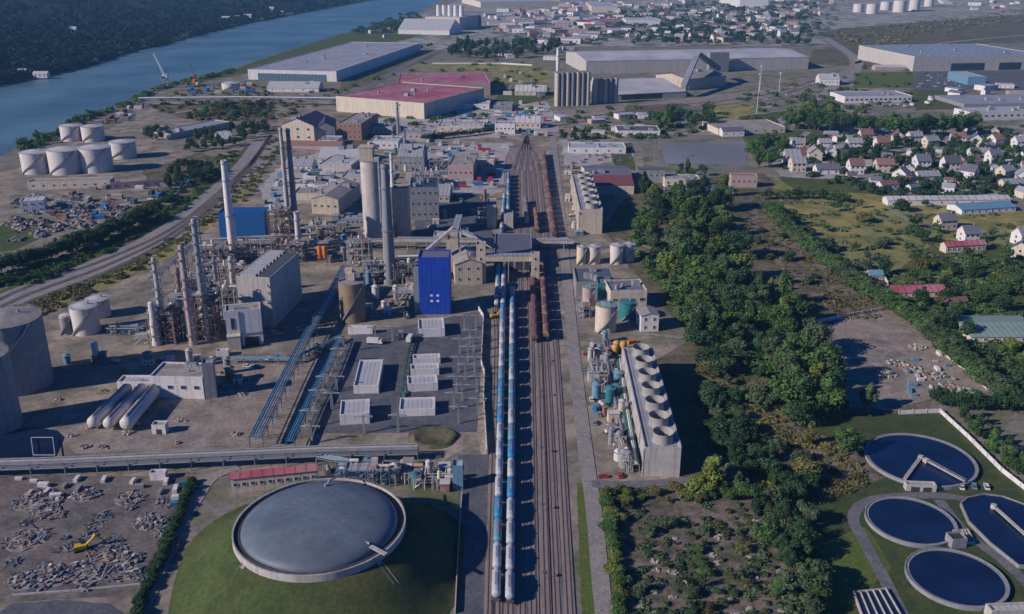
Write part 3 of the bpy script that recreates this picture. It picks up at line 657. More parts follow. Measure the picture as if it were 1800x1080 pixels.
def frame(label, x, y, nx, ny, nz, bay=5.0, sh=4.0, seed=1, tone='steel', rz=0.0, name='process_structure', cat='process unit', fill=.7, group=None):
    """open steel structure with decks, vessels, exchangers and pipes"""
    r = random.Random(seed); p = P(x, y); t = thing(name, label, cat, p, rz, group); W, D, H = nx * bay, ny * bay, nz * sh
    a, b_ = math.cos(rz), math.sin(rz); OCC.append((p.x + W / 2 * a - D / 2 * b_, p.y + W / 2 * b_ + D / 2 * a, max(W, D) * .55))
    b = MB(); w_ = .35; topz = {}
    for i in range(nx + 1):
        for j in range(ny + 1):
            hh = H if r.random() < .8 else H - sh; topz[i, j] = hh; b.box(i * bay - w_ / 2, i * bay + w_ / 2, j * bay - w_ / 2, j * bay + w_ / 2, 0, hh)
    for k in range(1, nz + 1):
        z = k * sh
        for i in range(nx + 1): b.box(i * bay - .12, i * bay + .12, .2, D - .2, z - .4, z - .05)
        for j in range(ny + 1): b.box(.2, W - .2, j * bay - .12, j * bay + .12, z - .38, z - .07)
    for k in range(nz):
        for i in range(nx):
            if r.random() < .5: b.beam((i * bay, 0, k * sh), ((i + 1) * bay, 0, (k + 1) * sh), .14)
        for j in range(ny):
            if r.random() < .5: b.beam((W, j * bay, k * sh), (W, (j + 1) * bay, (k + 1) * sh), .14)
    b.done('frame', tone, t)
    for k in range(1, nz + 1):
        q = MB(); z = k * sh
        for i in range(nx):
            for j in range(ny):
                if r.random() < fill: q.box(i * bay + .15, (i + 1) * bay - .15, j * bay + .15, (j + 1) * bay - .15, z - .04, z + .08)
        if q.v:
            q.box(0, W, -.06, .02, z + 1, z + 1.08); q.box(0, W, -.06, .02, z + .5, z + .56); q.box(W - .02, W + .06, 0, D, z + 1, z + 1.08)
            q.done('deck', 'dsteel' if k < nz else 'rgrey', t)
    cols_ = ['concrete', 'rust', 'tankw', 'steel', 'pinkwall', 'greyc', 'cream']
    for k in range(nz + 1):
        for i in range(nx):
            for j in range(ny):
                if r.random() < .55:
                    cx, cy, z = (i + .5) * bay, (j + .5) * bay, k * sh + .1; q = MB(); u = r.random(); mt = r.choice(cols_)
                    if u < .4: R_ = r.uniform(.6, 1.4); h_ = r.uniform(1.5, 3.4); q.lathe([(R_, z), (R_, z + h_), (R_ * .5, z + h_ + .5), (.001, z + h_ + .55)], 12, (cx, cy)); q.done('vessel', mt, t, smooth=True)
                    elif u < .7: q.tube([(cx - 1.8, cy, z + 1.1), (cx + 1.8, cy, z + 1.1)], r.uniform(.5, .9), 12); q.box(cx - 1.2, cx - .9, cy - .5, cy + .5, z, z + .7); q.box(cx + .9, cx + 1.2, cy - .5, cy + .5, z, z + .7); q.done('heat_exchanger', mt, t, smooth=True)
                    else: q.box(cx - 1.2, cx + 1.2, cy - 1, cy + 1, z, z + r.uniform(1, 2.2)); q.done('pump_housing', mt, t)
    q = MB()
    for k in range(nx + ny + 2):
        z = r.randint(1, nz) * sh + r.uniform(.3, .9); y_ = r.uniform(0, D); x_ = r.uniform(0, W); rr_ = r.uniform(.12, .28)
        if r.random() < .5: q.tube([(-1, y_, z), (W + 1, y_, z), (W + 1, y_, .3)], rr_, 6)
        else: q.tube([(x_, -1, .3), (x_, -1, z), (x_, D + 1, z)], rr_, 6)
    q.done('pipework', 'steel' if tone != 'steel' else 'concrete', t)
    return t

def piperack(label, px, H, W, npipe, mts, name='pipe_rack', cat='pipe rack', bay=9.0, tone='steel', levels=1, deck=False, seed=1, z0=0, rp=(.22, .4)):
    g = [P(*p) for p in px]; r = random.Random(seed); o = g[0].copy(); t = thing(name, label, cat, o)
    pts = [p - o for p in g]
    b = MB()
    for s in range(len(pts) - 1):
        a, c = pts[s], pts[s + 1]; L = (c - a).length; d = (c - a).normalized(); n = Vector((-d.y, d.x, 0)); k = max(1, int(L / bay)); rz = math.atan2(d.y, d.x)
        for i in range(k + 1):
            q = a + d * (L * i / k)
            for sg in (-1, 1): e = q + n * (sg * W / 2); b.cbox((e.x, e.y, H / 2), (.3, .3, H), rz)
            for lv in range(levels): b.cbox((q.x, q.y, H - .15 - lv * 2.2), (.3, W + .3, .3), rz)
        for sg in (-1, 1):
            e = (a + c) * .5 + n * (sg * W / 2); b.cbox((e.x, e.y, H - .45), (L, .18, .3), rz)
    b.done('trestle', tone, t)
    for lv in range(levels):
        for j in range(npipe):
            off = -W / 2 + W * (j + .5) / npipe; rr_ = r.uniform(*rp); q = MB(); L_ = []
            for i, p in enumerate(pts):
                a, c = pts[max(i - 1, 0)], pts[min(i + 1, len(pts) - 1)]; d = (c - a).normalized(); L_.append(p + Vector((-d.y, d.x, 0)) * off + Vector((0, 0, H + rr_ - lv * 2.2)))
            q.tube(L_, rr_, 8); q.done('pipe', r.choice(mts), t, smooth=True)
    if deck:
        q = MB(); q.strip([(p.x, p.y) for p in pts], W + .2, H + .9, H + 1.05); q.done('walkway', deck, t)
    return t

# ------------------------------------------------------------------ trees
def quads_mesh(name, C_, Nn, size, mt, rng):
    """leaf faces: centres C_ (n,3), normals Nn, sizes"""
    n = len(C_); rv = rng.normal(size=(n, 3)); u = np.cross(Nn, rv); u /= np.linalg.norm(u, axis=1)[:, None] + 1e-9; v = np.cross(Nn, u)
    s = size[:, None]; u = u * s; v = v * s * rng.uniform(.5, 1, (n, 1))
    V = np.empty((n, 4, 3)); V[:, 0] = C_ - u - v * .6; V[:, 1] = C_ + u * .8 - v; V[:, 2] = C_ + u + v * .7; V[:, 3] = C_ - u * .7 + v
    me = bpy.data.meshes.new(name); me.vertices.add(4 * n); me.vertices.foreach_set('co', V.reshape(-1).astype(np.float32))
    me.loops.add(4 * n); me.loops.foreach_set('vertex_index', np.arange(4 * n, dtype=np.int32))
    me.polygons.add(n); me.polygons.foreach_set('loop_start', np.arange(0, 4 * n, 4, dtype=np.int32)); me.polygons.foreach_set('loop_total', np.full(n, 4, dtype=np.int32))
    me.materials.append(mt); me.update(); me.validate(); return me
def crown_arrays(kind, seed, n):
    """unit tree: height 1, crown radius given by kind; returns centres, normals, leaf sizes"""
    rng = np.random.default_rng(seed); Cs, Ns = [], []
    if kind == 'round': rad, zc, zr, nb = .34, .58, .38, 26
    elif kind == 'tall': rad, zc, zr, nb = .20, .56, .43, 22
    elif kind == 'bush': rad, zc, zr, nb = .55, .5, .45, 16
    elif kind == 'cone': rad, zc, zr, nb = .30, .48, .46, 20
    else: rad, zc, zr, nb = .36, .58, .38, 14       # loose
    per = n // nb
    for i in range(nb):
        u = rng.normal(size=3); u /= np.linalg.norm(u); rr = rng.uniform(.25, .85); c = u * rr
        if kind == 'cone': c[2] = rng.uniform(-.9, .9); f = (1 - c[2]) / 2 * .8 + .08; c[:2] = u[:2] / (np.linalg.norm(u[:2]) + 1e-6) * f * rng.uniform(.3, 1)
        br = rng.uniform(.28, .5) * (1 if kind != 'loose' else .75) * (.7 if kind == 'cone' else 1)
        d = rng.normal(size=(per, 3)); d /= np.linalg.norm(d, axis=1)[:, None]
        q = c + d * br * rng.uniform(.55, 1.05, (per, 1)); Cs.append(q); nn = d + rng.normal(size=(per, 3)) * .55 + np.array([0, 0, .25]); Ns.append(nn / np.linalg.norm(nn, axis=1)[:, None])
    C_ = np.concatenate(Cs); N_ = np.concatenate(Ns); C_ = C_ * np.array([rad, rad, zr]) + np.array([0, 0, zc])
    C_[:, 2] = np.maximum(C_[:, 2], .04)
    return C_, N_, rng
TREES = {}
def tree_proto(kind, tone, v):
    k = (kind, tone, v)
    if k in TREES: return TREES[k]
    kk = (kind, v)
    if kk not in TREES:
        C_, N_, rng = crown_arrays(kind, v * 17 + len(kind), 2600); me = quads_mesh('crown', C_, N_, rng.uniform(.015, .031, len(C_)) * (1.5 if kind == 'bush' else 1), LEAF['green'], rng)
        r = random.Random(v + 5); b = MB(); hgt = .55 if kind != 'bush' else .3; w_ = .022
        b.tube([(0, 0, 0), (r.uniform(-.01, .01), r.uniform(-.01, .01), hgt * .5), (r.uniform(-.03, .03), r.uniform(-.03, .03), hgt)], w_, 7, r1=w_ * .5)
        for i in range(6):
            a = r.uniform(0, 6.28); z = hgt * r.uniform(.45, 1); e = r.uniform(.1, .24) * (.6 if kind in ('tall', 'cone') else 1); b.tube([(0, 0, z), (math.cos(a) * e, math.sin(a) * e, z + r.uniform(.08, .25))], w_ * .45, 5, r1=w_ * .15)
        tm = bpy.data.meshes.new('trunk'); tm.from_pydata(b.v, [], b.f); tm.materials.append(M['bark']); tm.update(); TREES[kk] = (me, tm)
    me, tm = TREES[kk]; m2 = me.copy(); m2.materials.clear(); m2.materials.append(LEAF[tone]); TREES[k] = (m2, tm); return TREES[k]
def tree(p, h, kind='round', tone='green', desc=None, group=None, wide=1.0, r=rnd, label=None, way='left', cat=None):
    me, tm = tree_proto(kind, tone, r.randint(1, 3)); nm = 'shrub' if kind == 'bush' else ('poplar_tree' if kind == 'tall' else ('conifer_tree' if kind == 'cone' else 'broadleaf_tree'))
    t = bpy.data.objects.new(nm, None); COL.objects.link(t); t.location = p; t.rotation_euler = (0, 0, r.uniform(0, 6.28)); t.scale = (h * wide, h * wide, h)
    tag(t, label, cat or ('shrub' if kind == 'bush' else 'tree'), group)
    for n_, m_ in (('crown', me), ('trunk', tm)):
        o = bpy.data.objects.new(n_, m_); COL.objects.link(o); o.parent = t
    if desc: reg(t, desc, None if way == 'left' else p[1], way)
    return t
TONEW = {'dark green': 'dark green', 'green': 'mid green', 'yellow-green': 'yellow-green', 'grey-green': 'grey-green', 'olive': 'olive'}
def grove(poly, n, hs, md, seed, where, group, tones=(('dark green', 3), ('green', 3), ('yellow-green', 1), ('grey-green', 1)), kinds=(('round', 3), ('tall', 1), ('loose', 1)), wide=(1.0, 1.3), occ=0.0):
    r = random.Random(seed); tl = [a for a, c in tones for _ in range(c)]; kl = [a for a, c in kinds for _ in range(c)]
    for p, x, y in scatter(poly, n, md, seed, occ):
        h = r.uniform(*hs); k = r.choice(kl); tn = r.choice(tl); noun = {'round': 'round tree', 'tall': 'narrow tree', 'loose': 'open tree', 'bush': 'bush', 'cone': 'conical tree'}[k]
        tree(p, h, k, tn, ('big ' if h > hs[0] + (hs[1] - hs[0]) * .6 else 'small ') + TONEW[tn] + ' ' + noun + '~ ' + where, group, r.uniform(*wide), r)
def treeline(px, n, h, seed, where, group, kind='round', tone='green', jit=1.0, wide=1.1, alt=None):
    r = random.Random(seed)
    for i, p in enumerate(along(px, n)):
        q = p + Vector((r.uniform(-jit, jit), r.uniform(-jit, jit), 0)); tn = tone if not alt or r.random() < .6 else alt
        noun = {'round': 'tree', 'tall': 'narrow tree', 'bush': 'bush', 'loose': 'open tree', 'cone': 'conical tree'}[kind]
        tree(q, h * r.uniform(.85, 1.15), kind, tn, TONEW[tn] + ' ' + noun + '~ ' + where, group, wide * r.uniform(.9, 1.15), r)
def mass(name, pts, hs, rad, nleaf, mt, seed, lsize, label, cat='forest', h0=None):
    """far-off wood nobody could count, one mesh of leaf clumps"""
    rng = np.random.default_rng(seed); P_ = np.array([[p[0], p[1], p[2]] for p in pts]); n = len(P_); H = rng.uniform(hs[0], hs[1], n)
    Cc = np.repeat(P_, nleaf, 0); Hh = np.repeat(H, nleaf)[:, None]; d = rng.normal(size=(n * nleaf, 3)); d /= np.linalg.norm(d, axis=1)[:, None]
    d[:, 2] = np.abs(d[:, 2]) * .9 - .1
    rr = np.repeat(rng.uniform(rad[0], rad[1], n), nleaf)[:, None]
    C_ = Cc + d * np.concatenate([rr, rr, Hh * .6], 1) * rng.uniform(.7, 1.05, (n * nleaf, 1)); C_[:, 2] += Hh[:, 0] * .4
    nn = d + rng.normal(size=d.shape) * .4; nn /= np.linalg.norm(nn, axis=1)[:, None]
    me = quads_mesh(name, C_, nn, rng.uniform(lsize[0], lsize[1], len(C_)), mt, rng); o = bpy.data.objects.new(name, me); COL.objects.link(o); o['kind'] = 'stuff'; tag(o, label, cat); return o

# ------------------------------------------------------------------ small repeated things
def make_wagon(kind):
    nm = {'tank': 'tank_wagon', 'hopper': 'hopper_wagon'}[kind]; t = thing(nm, None, 'railway wagon')
    L = 13.0
    q = MB(); q.box(-1.2, 1.2, -L / 2, L / 2, 1.05, 1.3); q.box(-.2, .2, -L / 2 - .5, L / 2 + .5, .95, 1.2); q.done('underframe', 'dsteel', t)
    for s in (-1, 1):
        bo = MB().box(-1.15, 1.15, s * (L / 2 - 2.2) - 1.5, s * (L / 2 - 2.2) + 1.5, .62, 1.0).done('bogie', 'dsteel', t)
        for d in (-.9, .9):
            for e in (-.78, .78): q = MB(); y = s * (L / 2 - 2.2) + d; q.tube([(e - .07, y, .76), (e + .07, y, .76)], .44, 14); q.done('wheel', 'rust', bo)
    if kind == 'tank':
        q = MB(); rad = 1.45; zc = 2.85; pr = [(-6.3, .01), (-6.25, .7), (-6.0, 1.2), (-5.6, 1.42), (-5.5, rad), (5.5, rad), (5.6, 1.42), (6.0, 1.2), (6.25, .7), (6.3, .01)]; n = 22; vs = []
        for y, r_ in pr:
            for i in range(n): a = 2 * PI * i / n; vs.append((r_ * math.cos(a), y, zc + r_ * math.sin(a)))
        q.add(vs, [(j * n + i, (j + 1) * n + i, (j + 1) * n + (i + 1) % n, j * n + (i + 1) % n) for j in range(len(pr) - 1) for i in range(n)])
        for y in (-3.6, 0, 3.6):
            vs = []
            for y2, r_ in ((y - .12, rad + .05), (y + .12, rad + .05)):
                for i in range(n): a = 2 * PI * i / n; vs.append((r_ * math.cos(a), y2, zc + r_ * math.sin(a)))
            q.add(vs, [(i, n + i, n + (i + 1) % n, (i + 1) % n) for i in range(n)])
        q.done('tank', 'wwhite', t, smooth=True)
        q = MB(); q.box(-.45, .45, -3, 3, zc + rad + .1, zc + rad + .2); q.cyl(0, 0, zc + rad - .1, zc + rad + .5, .45, n=12); q.cyl(0, 1.6, zc + rad - .1, zc + rad + .35, .2, n=8); q.done('walkway', 'steel', t)
        q = MB()
        for s in (-.25, .25): q.beam((1.5, s, 1.0), (1.35, s, zc + 1.2), .05)
        for i in range(8): q.box(1.38, 1.5, -.25, .25, 1.2 + i * .35, 1.25 + i * .35)
        q.done('ladder', 'steel', t)
    else:
        q = MB(); q.add([(-1.0, -5.2, 1.3), (1.0, -5.2, 1.3), (1.0, 5.2, 1.3), (-1.0, 5.2, 1.3), (-1.42, -6.3, 2.3), (1.42, -6.3, 2.3), (1.42, 6.3, 2.3), (-1.42, 6.3, 2.3), (-1.42, -6.3, 3.9), (1.42, -6.3, 3.9), (1.42, 6.3, 3.9), (-1.42, 6.3, 3.9)],
                        [(0, 3, 2, 1), (0, 1, 5, 4), (1, 2, 6, 5), (2, 3, 7, 6), (3, 0, 4, 7), (4, 5, 9, 8), (5, 6, 10, 9), (6, 7, 11, 10), (7, 4, 8, 11)])
        for i in range(8): y = -5.8 + i * 1.65; q.box(1.42, 1.5, y, y + .12, 2.2, 3.9); q.box(-1.5, -1.42, y, y + .12, 2.2, 3.9)
        q.done('hopper_body', 'maroonp', t)
        q = MB(); q.add([(-1.42, -6.3, 3.91), (1.42, -6.3, 3.91), (1.42, 6.3, 3.91), (-1.42, 6.3, 3.91), (-.6, -6.1, 4.3), (.6, -6.1, 4.3), (.6, 6.1, 4.3), (-.6, 6.1, 4.3)], [(0, 1, 5, 4), (1, 2, 6, 5), (2, 3, 7, 6), (3, 0, 4, 7), (4, 5, 6, 7)]); q.done('hopper_cover', 'maroonp', t)
    return t
def make_car():
    t = thing('parked_car', None, 'car')
    q = MB(); q.prism([(-2.1, -.8), (-1.9, -.88), (1.9, -.88), (2.15, -.7), (2.15, .7), (1.9, .88), (-1.9, .88), (-2.1, .8)], .35, .95); q.done('body', 'white', t)
    q = MB(); q.add([(-1.7, -.8, .95), (1.0, -.8, .95), (1.0, .8, .95), (-1.7, .8, .95), (-1.2, -.62, 1.45), (.35, -.62, 1.45), (.35, .62, 1.45), (-1.2, .62, 1.45)], [(0, 1, 5, 4), (1, 2, 6, 5), (2, 3, 7, 6), (3, 0, 4, 7)]); q.done('window', 'glass', t)
    MB().box(-1.2, .35, -.62, .62, 1.44, 1.5).done('roof', 'white', t)
    for x in (-1.35, 1.35):
        for y in (-.82, .82): q = MB(); q.tube([(x, y - .1, .34), (x, y + .1, .34)], .34, 12); q.done('wheel', 'black', t)
    for y in (-.6, .6): MB().box(2.12, 2.18, y - .15, y + .15, .65, .8).done('headlight', 'white', t)
    return t
def make_container():
    t = thing('shipping_container', None, 'container'); q = MB(); q.box(-3, 3, -1.22, 1.22, .1, 2.5)
    for i in range(14): x = -2.8 + i * .42; q.box(x, x + .16, -1.28, -1.22, .2, 2.4); q.box(x, x + .16, 1.22, 1.28, .2, 2.4)
    q.done('body', 'wblue', t)
    for y in (-.6, .6): MB().box(3, 3.06, y - .55, y + .55, .2, 2.4).done('door', 'wblue', t)
    return t
def make_van():
    t = thing('delivery_lorry', None, 'lorry'); MB().box(-4, 2, -1.2, 1.2, 1.0, 3.4).done('cargo_box', 'white', t)
    q = MB(); q.add([(2.15, -1.1, .6), (4, -1.1, .6), (4, 1.1, .6), (2.15, 1.1, .6), (2.15, -1.1, 2.8), (3.5, -1.1, 2.8), (3.5, 1.1, 2.8), (2.15, 1.1, 2.8), (4, -1.1, 1.6), (4, 1.1, 1.6)], [(0, 1, 8, 5, 4), (1, 2, 9, 8), (8, 9, 6, 5), (3, 7, 6, 9, 2), (0, 4, 7, 3), (4, 5, 6, 7)]); q.done('cab', 'white', t)
    q = MB(); q.add([(4.0, -.95, 1.68), (4.0, .95, 1.68), (3.56, .95, 2.72), (3.56, -.95, 2.72)], [(0, 1, 2, 3)]); q.done('windscreen', 'glass', t)
    MB().box(-4, 4, -.9, .9, .6, .95).done('chassis', 'dsteel', t)
    for x in (-3, -1.9, 3):
        for y in (-1.05, 1.05): q = MB(); q.tube([(x, y - .15, .48), (x, y + .15, .48)], .48, 12); q.done('wheel', 'black', t)
    return t
def make_shed(v):
    t = thing('site_cabin', None, 'cabin'); W, D, H = 6, 2.8, 2.7
    MB().box(-W / 2, W / 2, -D / 2, D / 2, .1, H).done('wall', 'white', t)
    MB().box(-W / 2 - .1, W / 2 + .1, -D / 2 - .1, D / 2 + .1, H, H + .15).done('roof', 'rwhite', t)
    for x in (-1.6, 1.6): MB().box(x - .6, x + .6, -D / 2 - .05, -D / 2, 1, 1.9).done('window', 'glass', t)
    MB().box(-.45, .45, -D / 2 - .05, -D / 2, .15, 2.2).done('door', 'greyc', t); return t
PROTO = {}
def colour_variant(me, mt, key):
    k = (me.name, mt, key)
    if k not in PROTO: m2 = me.copy(); m2.materials[0] = M[mt]; PROTO[k] = m2
    return PROTO[k]
USED = set()
def put(kind, p, rz, mt, desc, group, sc=1.0, key=None, way='left', label=None):
    mk = {'tank': lambda: make_wagon('tank'), 'hopper': lambda: make_wagon('hopper'), 'car': make_car, 'container': make_container, 'lorry': make_van, 'cabin': lambda: make_shed(0)}
    if kind not in PROTO:
        PROTO[kind] = mk[kind]()
    t0 = PROTO[kind]; painted = {'tank': ('tank',), 'hopper': ('hopper_body', 'hopper_cover'), 'car': ('body', 'roof'), 'container': ('body', 'door'), 'lorry': ('cargo_box',), 'cabin': ('wall',)}[kind]
    swap = {c.name.split('.')[0]: colour_variant(c.data, mt, kind) for c in t0.children if c.type == 'MESH' and c.name.split('.')[0] in painted}
    t = dup(t0, p, rz, sc, swap, label, group)
    if kind == 'hopper': t['category'] = 'railway wagon'
    if desc: reg(t, desc, key, way)
    return t
def drop_protos():
    for k in ('tank', 'hopper', 'car', 'container', 'lorry', 'cabin', 'h0', 'h1', 'h2', 'h3', 'fh'):
        if k in PROTO:
            t = PROTO[k]
            for ch in list(t.children):
                for g in list(ch.children): bpy.data.objects.remove(g)
                bpy.data.objects.remove(ch)
            bpy.data.objects.remove(t)
def make_house(v):
    r = random.Random(v); t = thing('house', None, 'house'); W, D, H = [(11, 8, 5.5), (9, 9, 5.8), (15, 8, 3.4), (10, 8, 6)][v]; p = [3.2, 3.6, 2.6, 3.8][v]
    b = MB(); b.add([(-W / 2, -D / 2, 0), (W / 2, -D / 2, 0), (W / 2, D / 2, 0), (-W / 2, D / 2, 0), (-W / 2, -D / 2, H), (W / 2, -D / 2, H), (W / 2, D / 2, H), (-W / 2, D / 2, H), (-W / 2, 0, H + p), (W / 2, 0, H + p)],
                    [(0, 1, 5, 4), (2, 3, 7, 6), (1, 2, 6, 9, 5), (3, 0, 4, 8, 7)]); b.done('wall', 'white', t)
    s = p / (D / 2); o_ = .5; rb = MB()
    for y0, y1, z0, z1 in ((-D / 2 - o_, 0, H - o_ * s, H + p), (0, D / 2 + o_, H + p, H - o_ * s)):
        rb.add([(-W / 2 - .4, y0, z0 + .02), (W / 2 + .4, y0, z0 + .02), (W / 2 + .4, y1, z1 + .02), (-W / 2 - .4, y1, z1 + .02), (-W / 2 - .4, y0, z0 + .3), (W / 2 + .4, y0, z0 + .3), (W / 2 + .4, y1, z1 + .3), (-W / 2 - .4, y1, z1 + .3)],
               [(0, 3, 2, 1), (4, 5, 6, 7), (0, 1, 5, 4), (1, 2, 6, 5), (2, 3, 7, 6), (3, 0, 4, 7)])
    ro = rb.done('roof', 'rterr', t); MB().box(W * .25, W * .25 + .9, -.6, .6, H + p - 1, H + p + 1.3).done('chimney', 'brick', ro)
    for i in range(3):
        x = -W / 2 + W * (i + .5) / 3
        for k in range(2 if H > 5 else 1):
            if i == 1 and k == 0: continue
            MB().box(x - .6, x + .6, -D / 2 - .05, -D / 2 + .02, 1 + k * 2.8, 2.3 + k * 2.8).done('window', 'glass', t)
    MB().box(-.5, .5, -D / 2 - .06, -D / 2, .05, 2.2).done('door', 'brick', t)
    for k in range(2 if H > 5 else 1): MB().box(-W / 2 - .05, -W / 2, -.6, .6, 1 + k * 2.8, 2.3 + k * 2.8).done('window', 'glass', t)
    return t
def house(x, y, rz, wall, roof, desc, group, sc=1.0, v=None, key=None):
    v = v if v is not None else rnd.randint(0, 3); k = 'h%d' % v
    if k not in PROTO: PROTO[k] = make_house(v)
    t0 = PROTO[k]; sw = {}
    for c in t0.children:
        if c.name.split('.')[0] == 'wall': sw['wall'] = colour_variant(c.data, wall, k)
        if c.name.split('.')[0] == 'roof': sw['roof'] = colour_variant(c.data, roof, k)
    p = P(x, y); OCC.append((p.x, p.y, 7 * sc)); t = dup(t0, p, rz, sc, sw, None, group); reg(t, desc); return t
def heap(label, x, y, rad, h, mts, n, seed, name='rubble_heap', cat='heap', group=None, size=(.4, 1.6), desc=None, pieces=None):
    """a heap is one thing: cone of loose lumps"""
    r = random.Random(seed); t = MB(); k_ = 14; rs = [(rad * f * r.uniform(.85, 1.1), h * g) for f, g in ((1, 0), (.7, .22), (.35, .5), (.01, .62))]
    t.lathe(rs, k_)
    for i in range(n):
        a = r.uniform(0, 6.28); q = r.random() ** .6; s = r.uniform(*size); z = h * (1 - q) * r.uniform(.4, 1) + s * .3
        if pieces == 'bars' : t.cbox((rad * q * math.cos(a), rad * q * math.sin(a) * .8, z), (s * 3, s * .35, s * .3), r.uniform(0, 3), 1 + r.randrange(len(mts)), r.uniform(-.3, .3))
        else: t.cbox((rad * q * math.cos(a), rad * q * math.sin(a) * .8, z), (s, s * r.uniform(.5, 1.2), s * r.uniform(.4, .9)), r.uniform(0, 3), 1 + r.randrange(len(mts)), r.uniform(-.4, .4))
    o = t.done(name, [G['lot']] + list(mts), None, loc=P(x, y)); tag(o, label, cat, group)
    if desc: reg(o, desc)
    return o

# =================================================================== large buildings
B_ = building
# far band
B_('warehouse', 'huge grey-roofed waterfront warehouse with dark blue front wall beside the river', 'warehouse', (437, 140), (592, 144), 17, (704, 76), 'white', 'rpale', 'flat', stripes=(14, 'rgrey'), units=6, door=[(.5, 112, 10, 'bluegrey')])
t = B_('factory', 'long low factory with red striped roof and cream front wall', 'factory', (592, 196), (746, 210), 26, (800, 152), 'cream', 'rred', 'flat', units=5)
B_('factory_wing', 'red-roofed factory wing with white gable behind the long red factory', 'factory', (700, 170), (862, 168), 20, (862, 128), 'pinkwall', 'rred', 'flat', units=4)
B_('warehouse', 'very long pale-roofed hangar behind the concrete silo blocks', 'warehouse', (1030, 130), (1420, 122), 22, (1420, 84), 'concrete', 'rpale', 'gx', pitch=6)
B_('warehouse', 'white-roofed storage hall with dark open front right of the silo blocks', 'warehouse', (1085, 177), (1206, 171), 10, (1215, 134), 'concrete', 'rpale', 'gx', pitch=9, door=[(.35, 60, 9, 'dark')])
for i, (a, b__, bt, tp, bk) in enumerate([(975, 1037, 187, 60, 130), (1041, 1086, 183, 46, 138)]):
    t = B_('silo_block', ['wide ribbed concrete silo block with four shafts and a chimney at its back', 'smaller ribbed concrete silo block right of the wide one'][i], 'silo block', (a, bt), (b__, bt - 2), tp, bk, 'concrete', 'rbeige', 'flat', units=2)
    W_, H_ = t['W'], t['H']; nq = 7 if i == 0 else 5
    for k in range(nq): q = MB(); q.lathe([(W_ / nq / 2 * .9, 0), (W_ / nq / 2 * .9, H_ - 1)], 14, (W_ * (k + .5) / nq, -.2)); q.done('silo_cell', 'greyc' if k % 2 else 'beige', t, smooth=True)
chimney('chimney', 'white chimney standing behind the wide silo block', 980, 160, 980, 84, 3.5, 3, 'white')
# angled conveyor works
t = B_('conveyor_works', 'grey works tower with a steep gabled conveyor in front of the long hangar', 'works building', (1246, 128), (1280, 127), 34, 92, 'greyc', 'rgrey', 'flat', units=2)
t = B_('conveyor_hall', 'beige hall under the steep conveyor arms', 'works building', (1205, 160), (1275, 152), 20, 120, 'beige', 'rbeige', 'gx', pitch=5, units=2)
def gallery(label, A, B, za, zb, w_, mt='beige', name='conveyor_gallery', legs=3, rf='rgrey'):
    a = P(*A); b2 = P(*B); za = ZT(A[0], A[1], za); zb = ZT(B[0], B[1], zb); t = thing(name, label, 'conveyor', a); d = b2 - a; L = d.length; n = Vector((-d.y, d.x, 0)).normalized() * w_ / 2; hh = w_ * .8
    q = MB(); o = [(-n), n, d + n, d - n]; zz = [za, za, zb, zb]
    q.add([(v.x, v.y, z - hh) for v, z in zip(o, zz)] + [(v.x, v.y, z) for v, z in zip(o, zz)], [(0, 3, 2, 1), (4, 5, 6, 7), (0, 1, 5, 4), (1, 2, 6, 5), (2, 3, 7, 6), (3, 0, 4, 7)]); q.done('gallery', mt, t)
    q = MB(); n2 = n * 1.12; o = [-n2, n2, d + n2, d - n2]; q.add([(v.x, v.y, z + .02) for v, z in zip(o, zz)] + [(v.x, v.y, z + .3) for v, z in zip(o, zz)], [(0, 3, 2, 1), (4, 5, 6, 7), (0, 1, 5, 4), (1, 2, 6, 5), (2, 3, 7, 6), (3, 0, 4, 7)]); q.done('roof', rf, t)
    for i in range(legs):
        f = (i + .5) / legs; c = d * f; z = za + (zb - za) * f - hh; q = MB()
        for s in (-1, 1): q.beam((c.x + n.x * s * 1.3, c.y + n.y * s * 1.3, 0), (c.x + n.x * s * .7, c.y + n.y * s * .7, z), .4)
        q.beam((c.x - n.x, c.y - n.y, z * .5), (c.x + n.x, c.y + n.y, z * .5), .25); q.done('leg', 'steel', t)
    return t
gallery('dark conveyor arm climbing from the left to the works peak', (1200, 172), (1222, 150), 150, 93, 7, 'greyc', legs=2)
gallery('dark conveyor arm falling to the right from the works peak', (1224, 150), (1262, 140), 92, 118, 7, 'greyc', legs=2)
# right far factory
B_('factory', 'wide factory with blue and white striped rooflights and pale front', 'factory', (1604, 126), (1830, 122), 26, (1830, 76), 'concrete', 'rwhite', 'flat', stripes=(15, 'bluegrey'), units=4, door=[(.42, 60, 12, 'glass'), (.75, 40, 12, 'glass')])
B_('long_building', 'long white low building with flat roof beyond the poplar row', 'building', (1484, 182), (1602, 180), 11, (1600, 160), 'white', 'rgrey', 'flat', win=(14, 1, 4, 2), units=3)
B_('depot', 'grey flat-roofed depot at the right edge beyond the big trees', 'building', (1694, 190), (1860, 188), 6, (1860, 166), 'greyc', 'pad' if False else 'rgrey', 'flat', units=3)
B_('depot', 'white depot with a bright front wall behind the big tree row', 'building', (1704, 213), (1860, 208), 14, (1860, 186), 'white', 'rwhite', 'flat', units=6, win=(14, 1, 4, 2))
B_('kiosk_building', 'small blue-topped cube building on the factory apron', 'building', (1700, 150), (1732, 150), 14, (1732, 126), 'lblue', 'rwhite', 'flat')
B_('shed', 'low pink shed on the lawn edge by the factory', 'shed', (1538, 124), (1595, 124), 5, (1595, 117), 'pinkwall', 'rwhite', 'gx')
B_('quay_shed', 'flat tan-roofed shed on the canal bank', 'shed', (1262, 238), (1380, 234), 10, (1385, 210), 'cream', 'rbeige', 'flat', win=(8, 1, 2, 1.5))
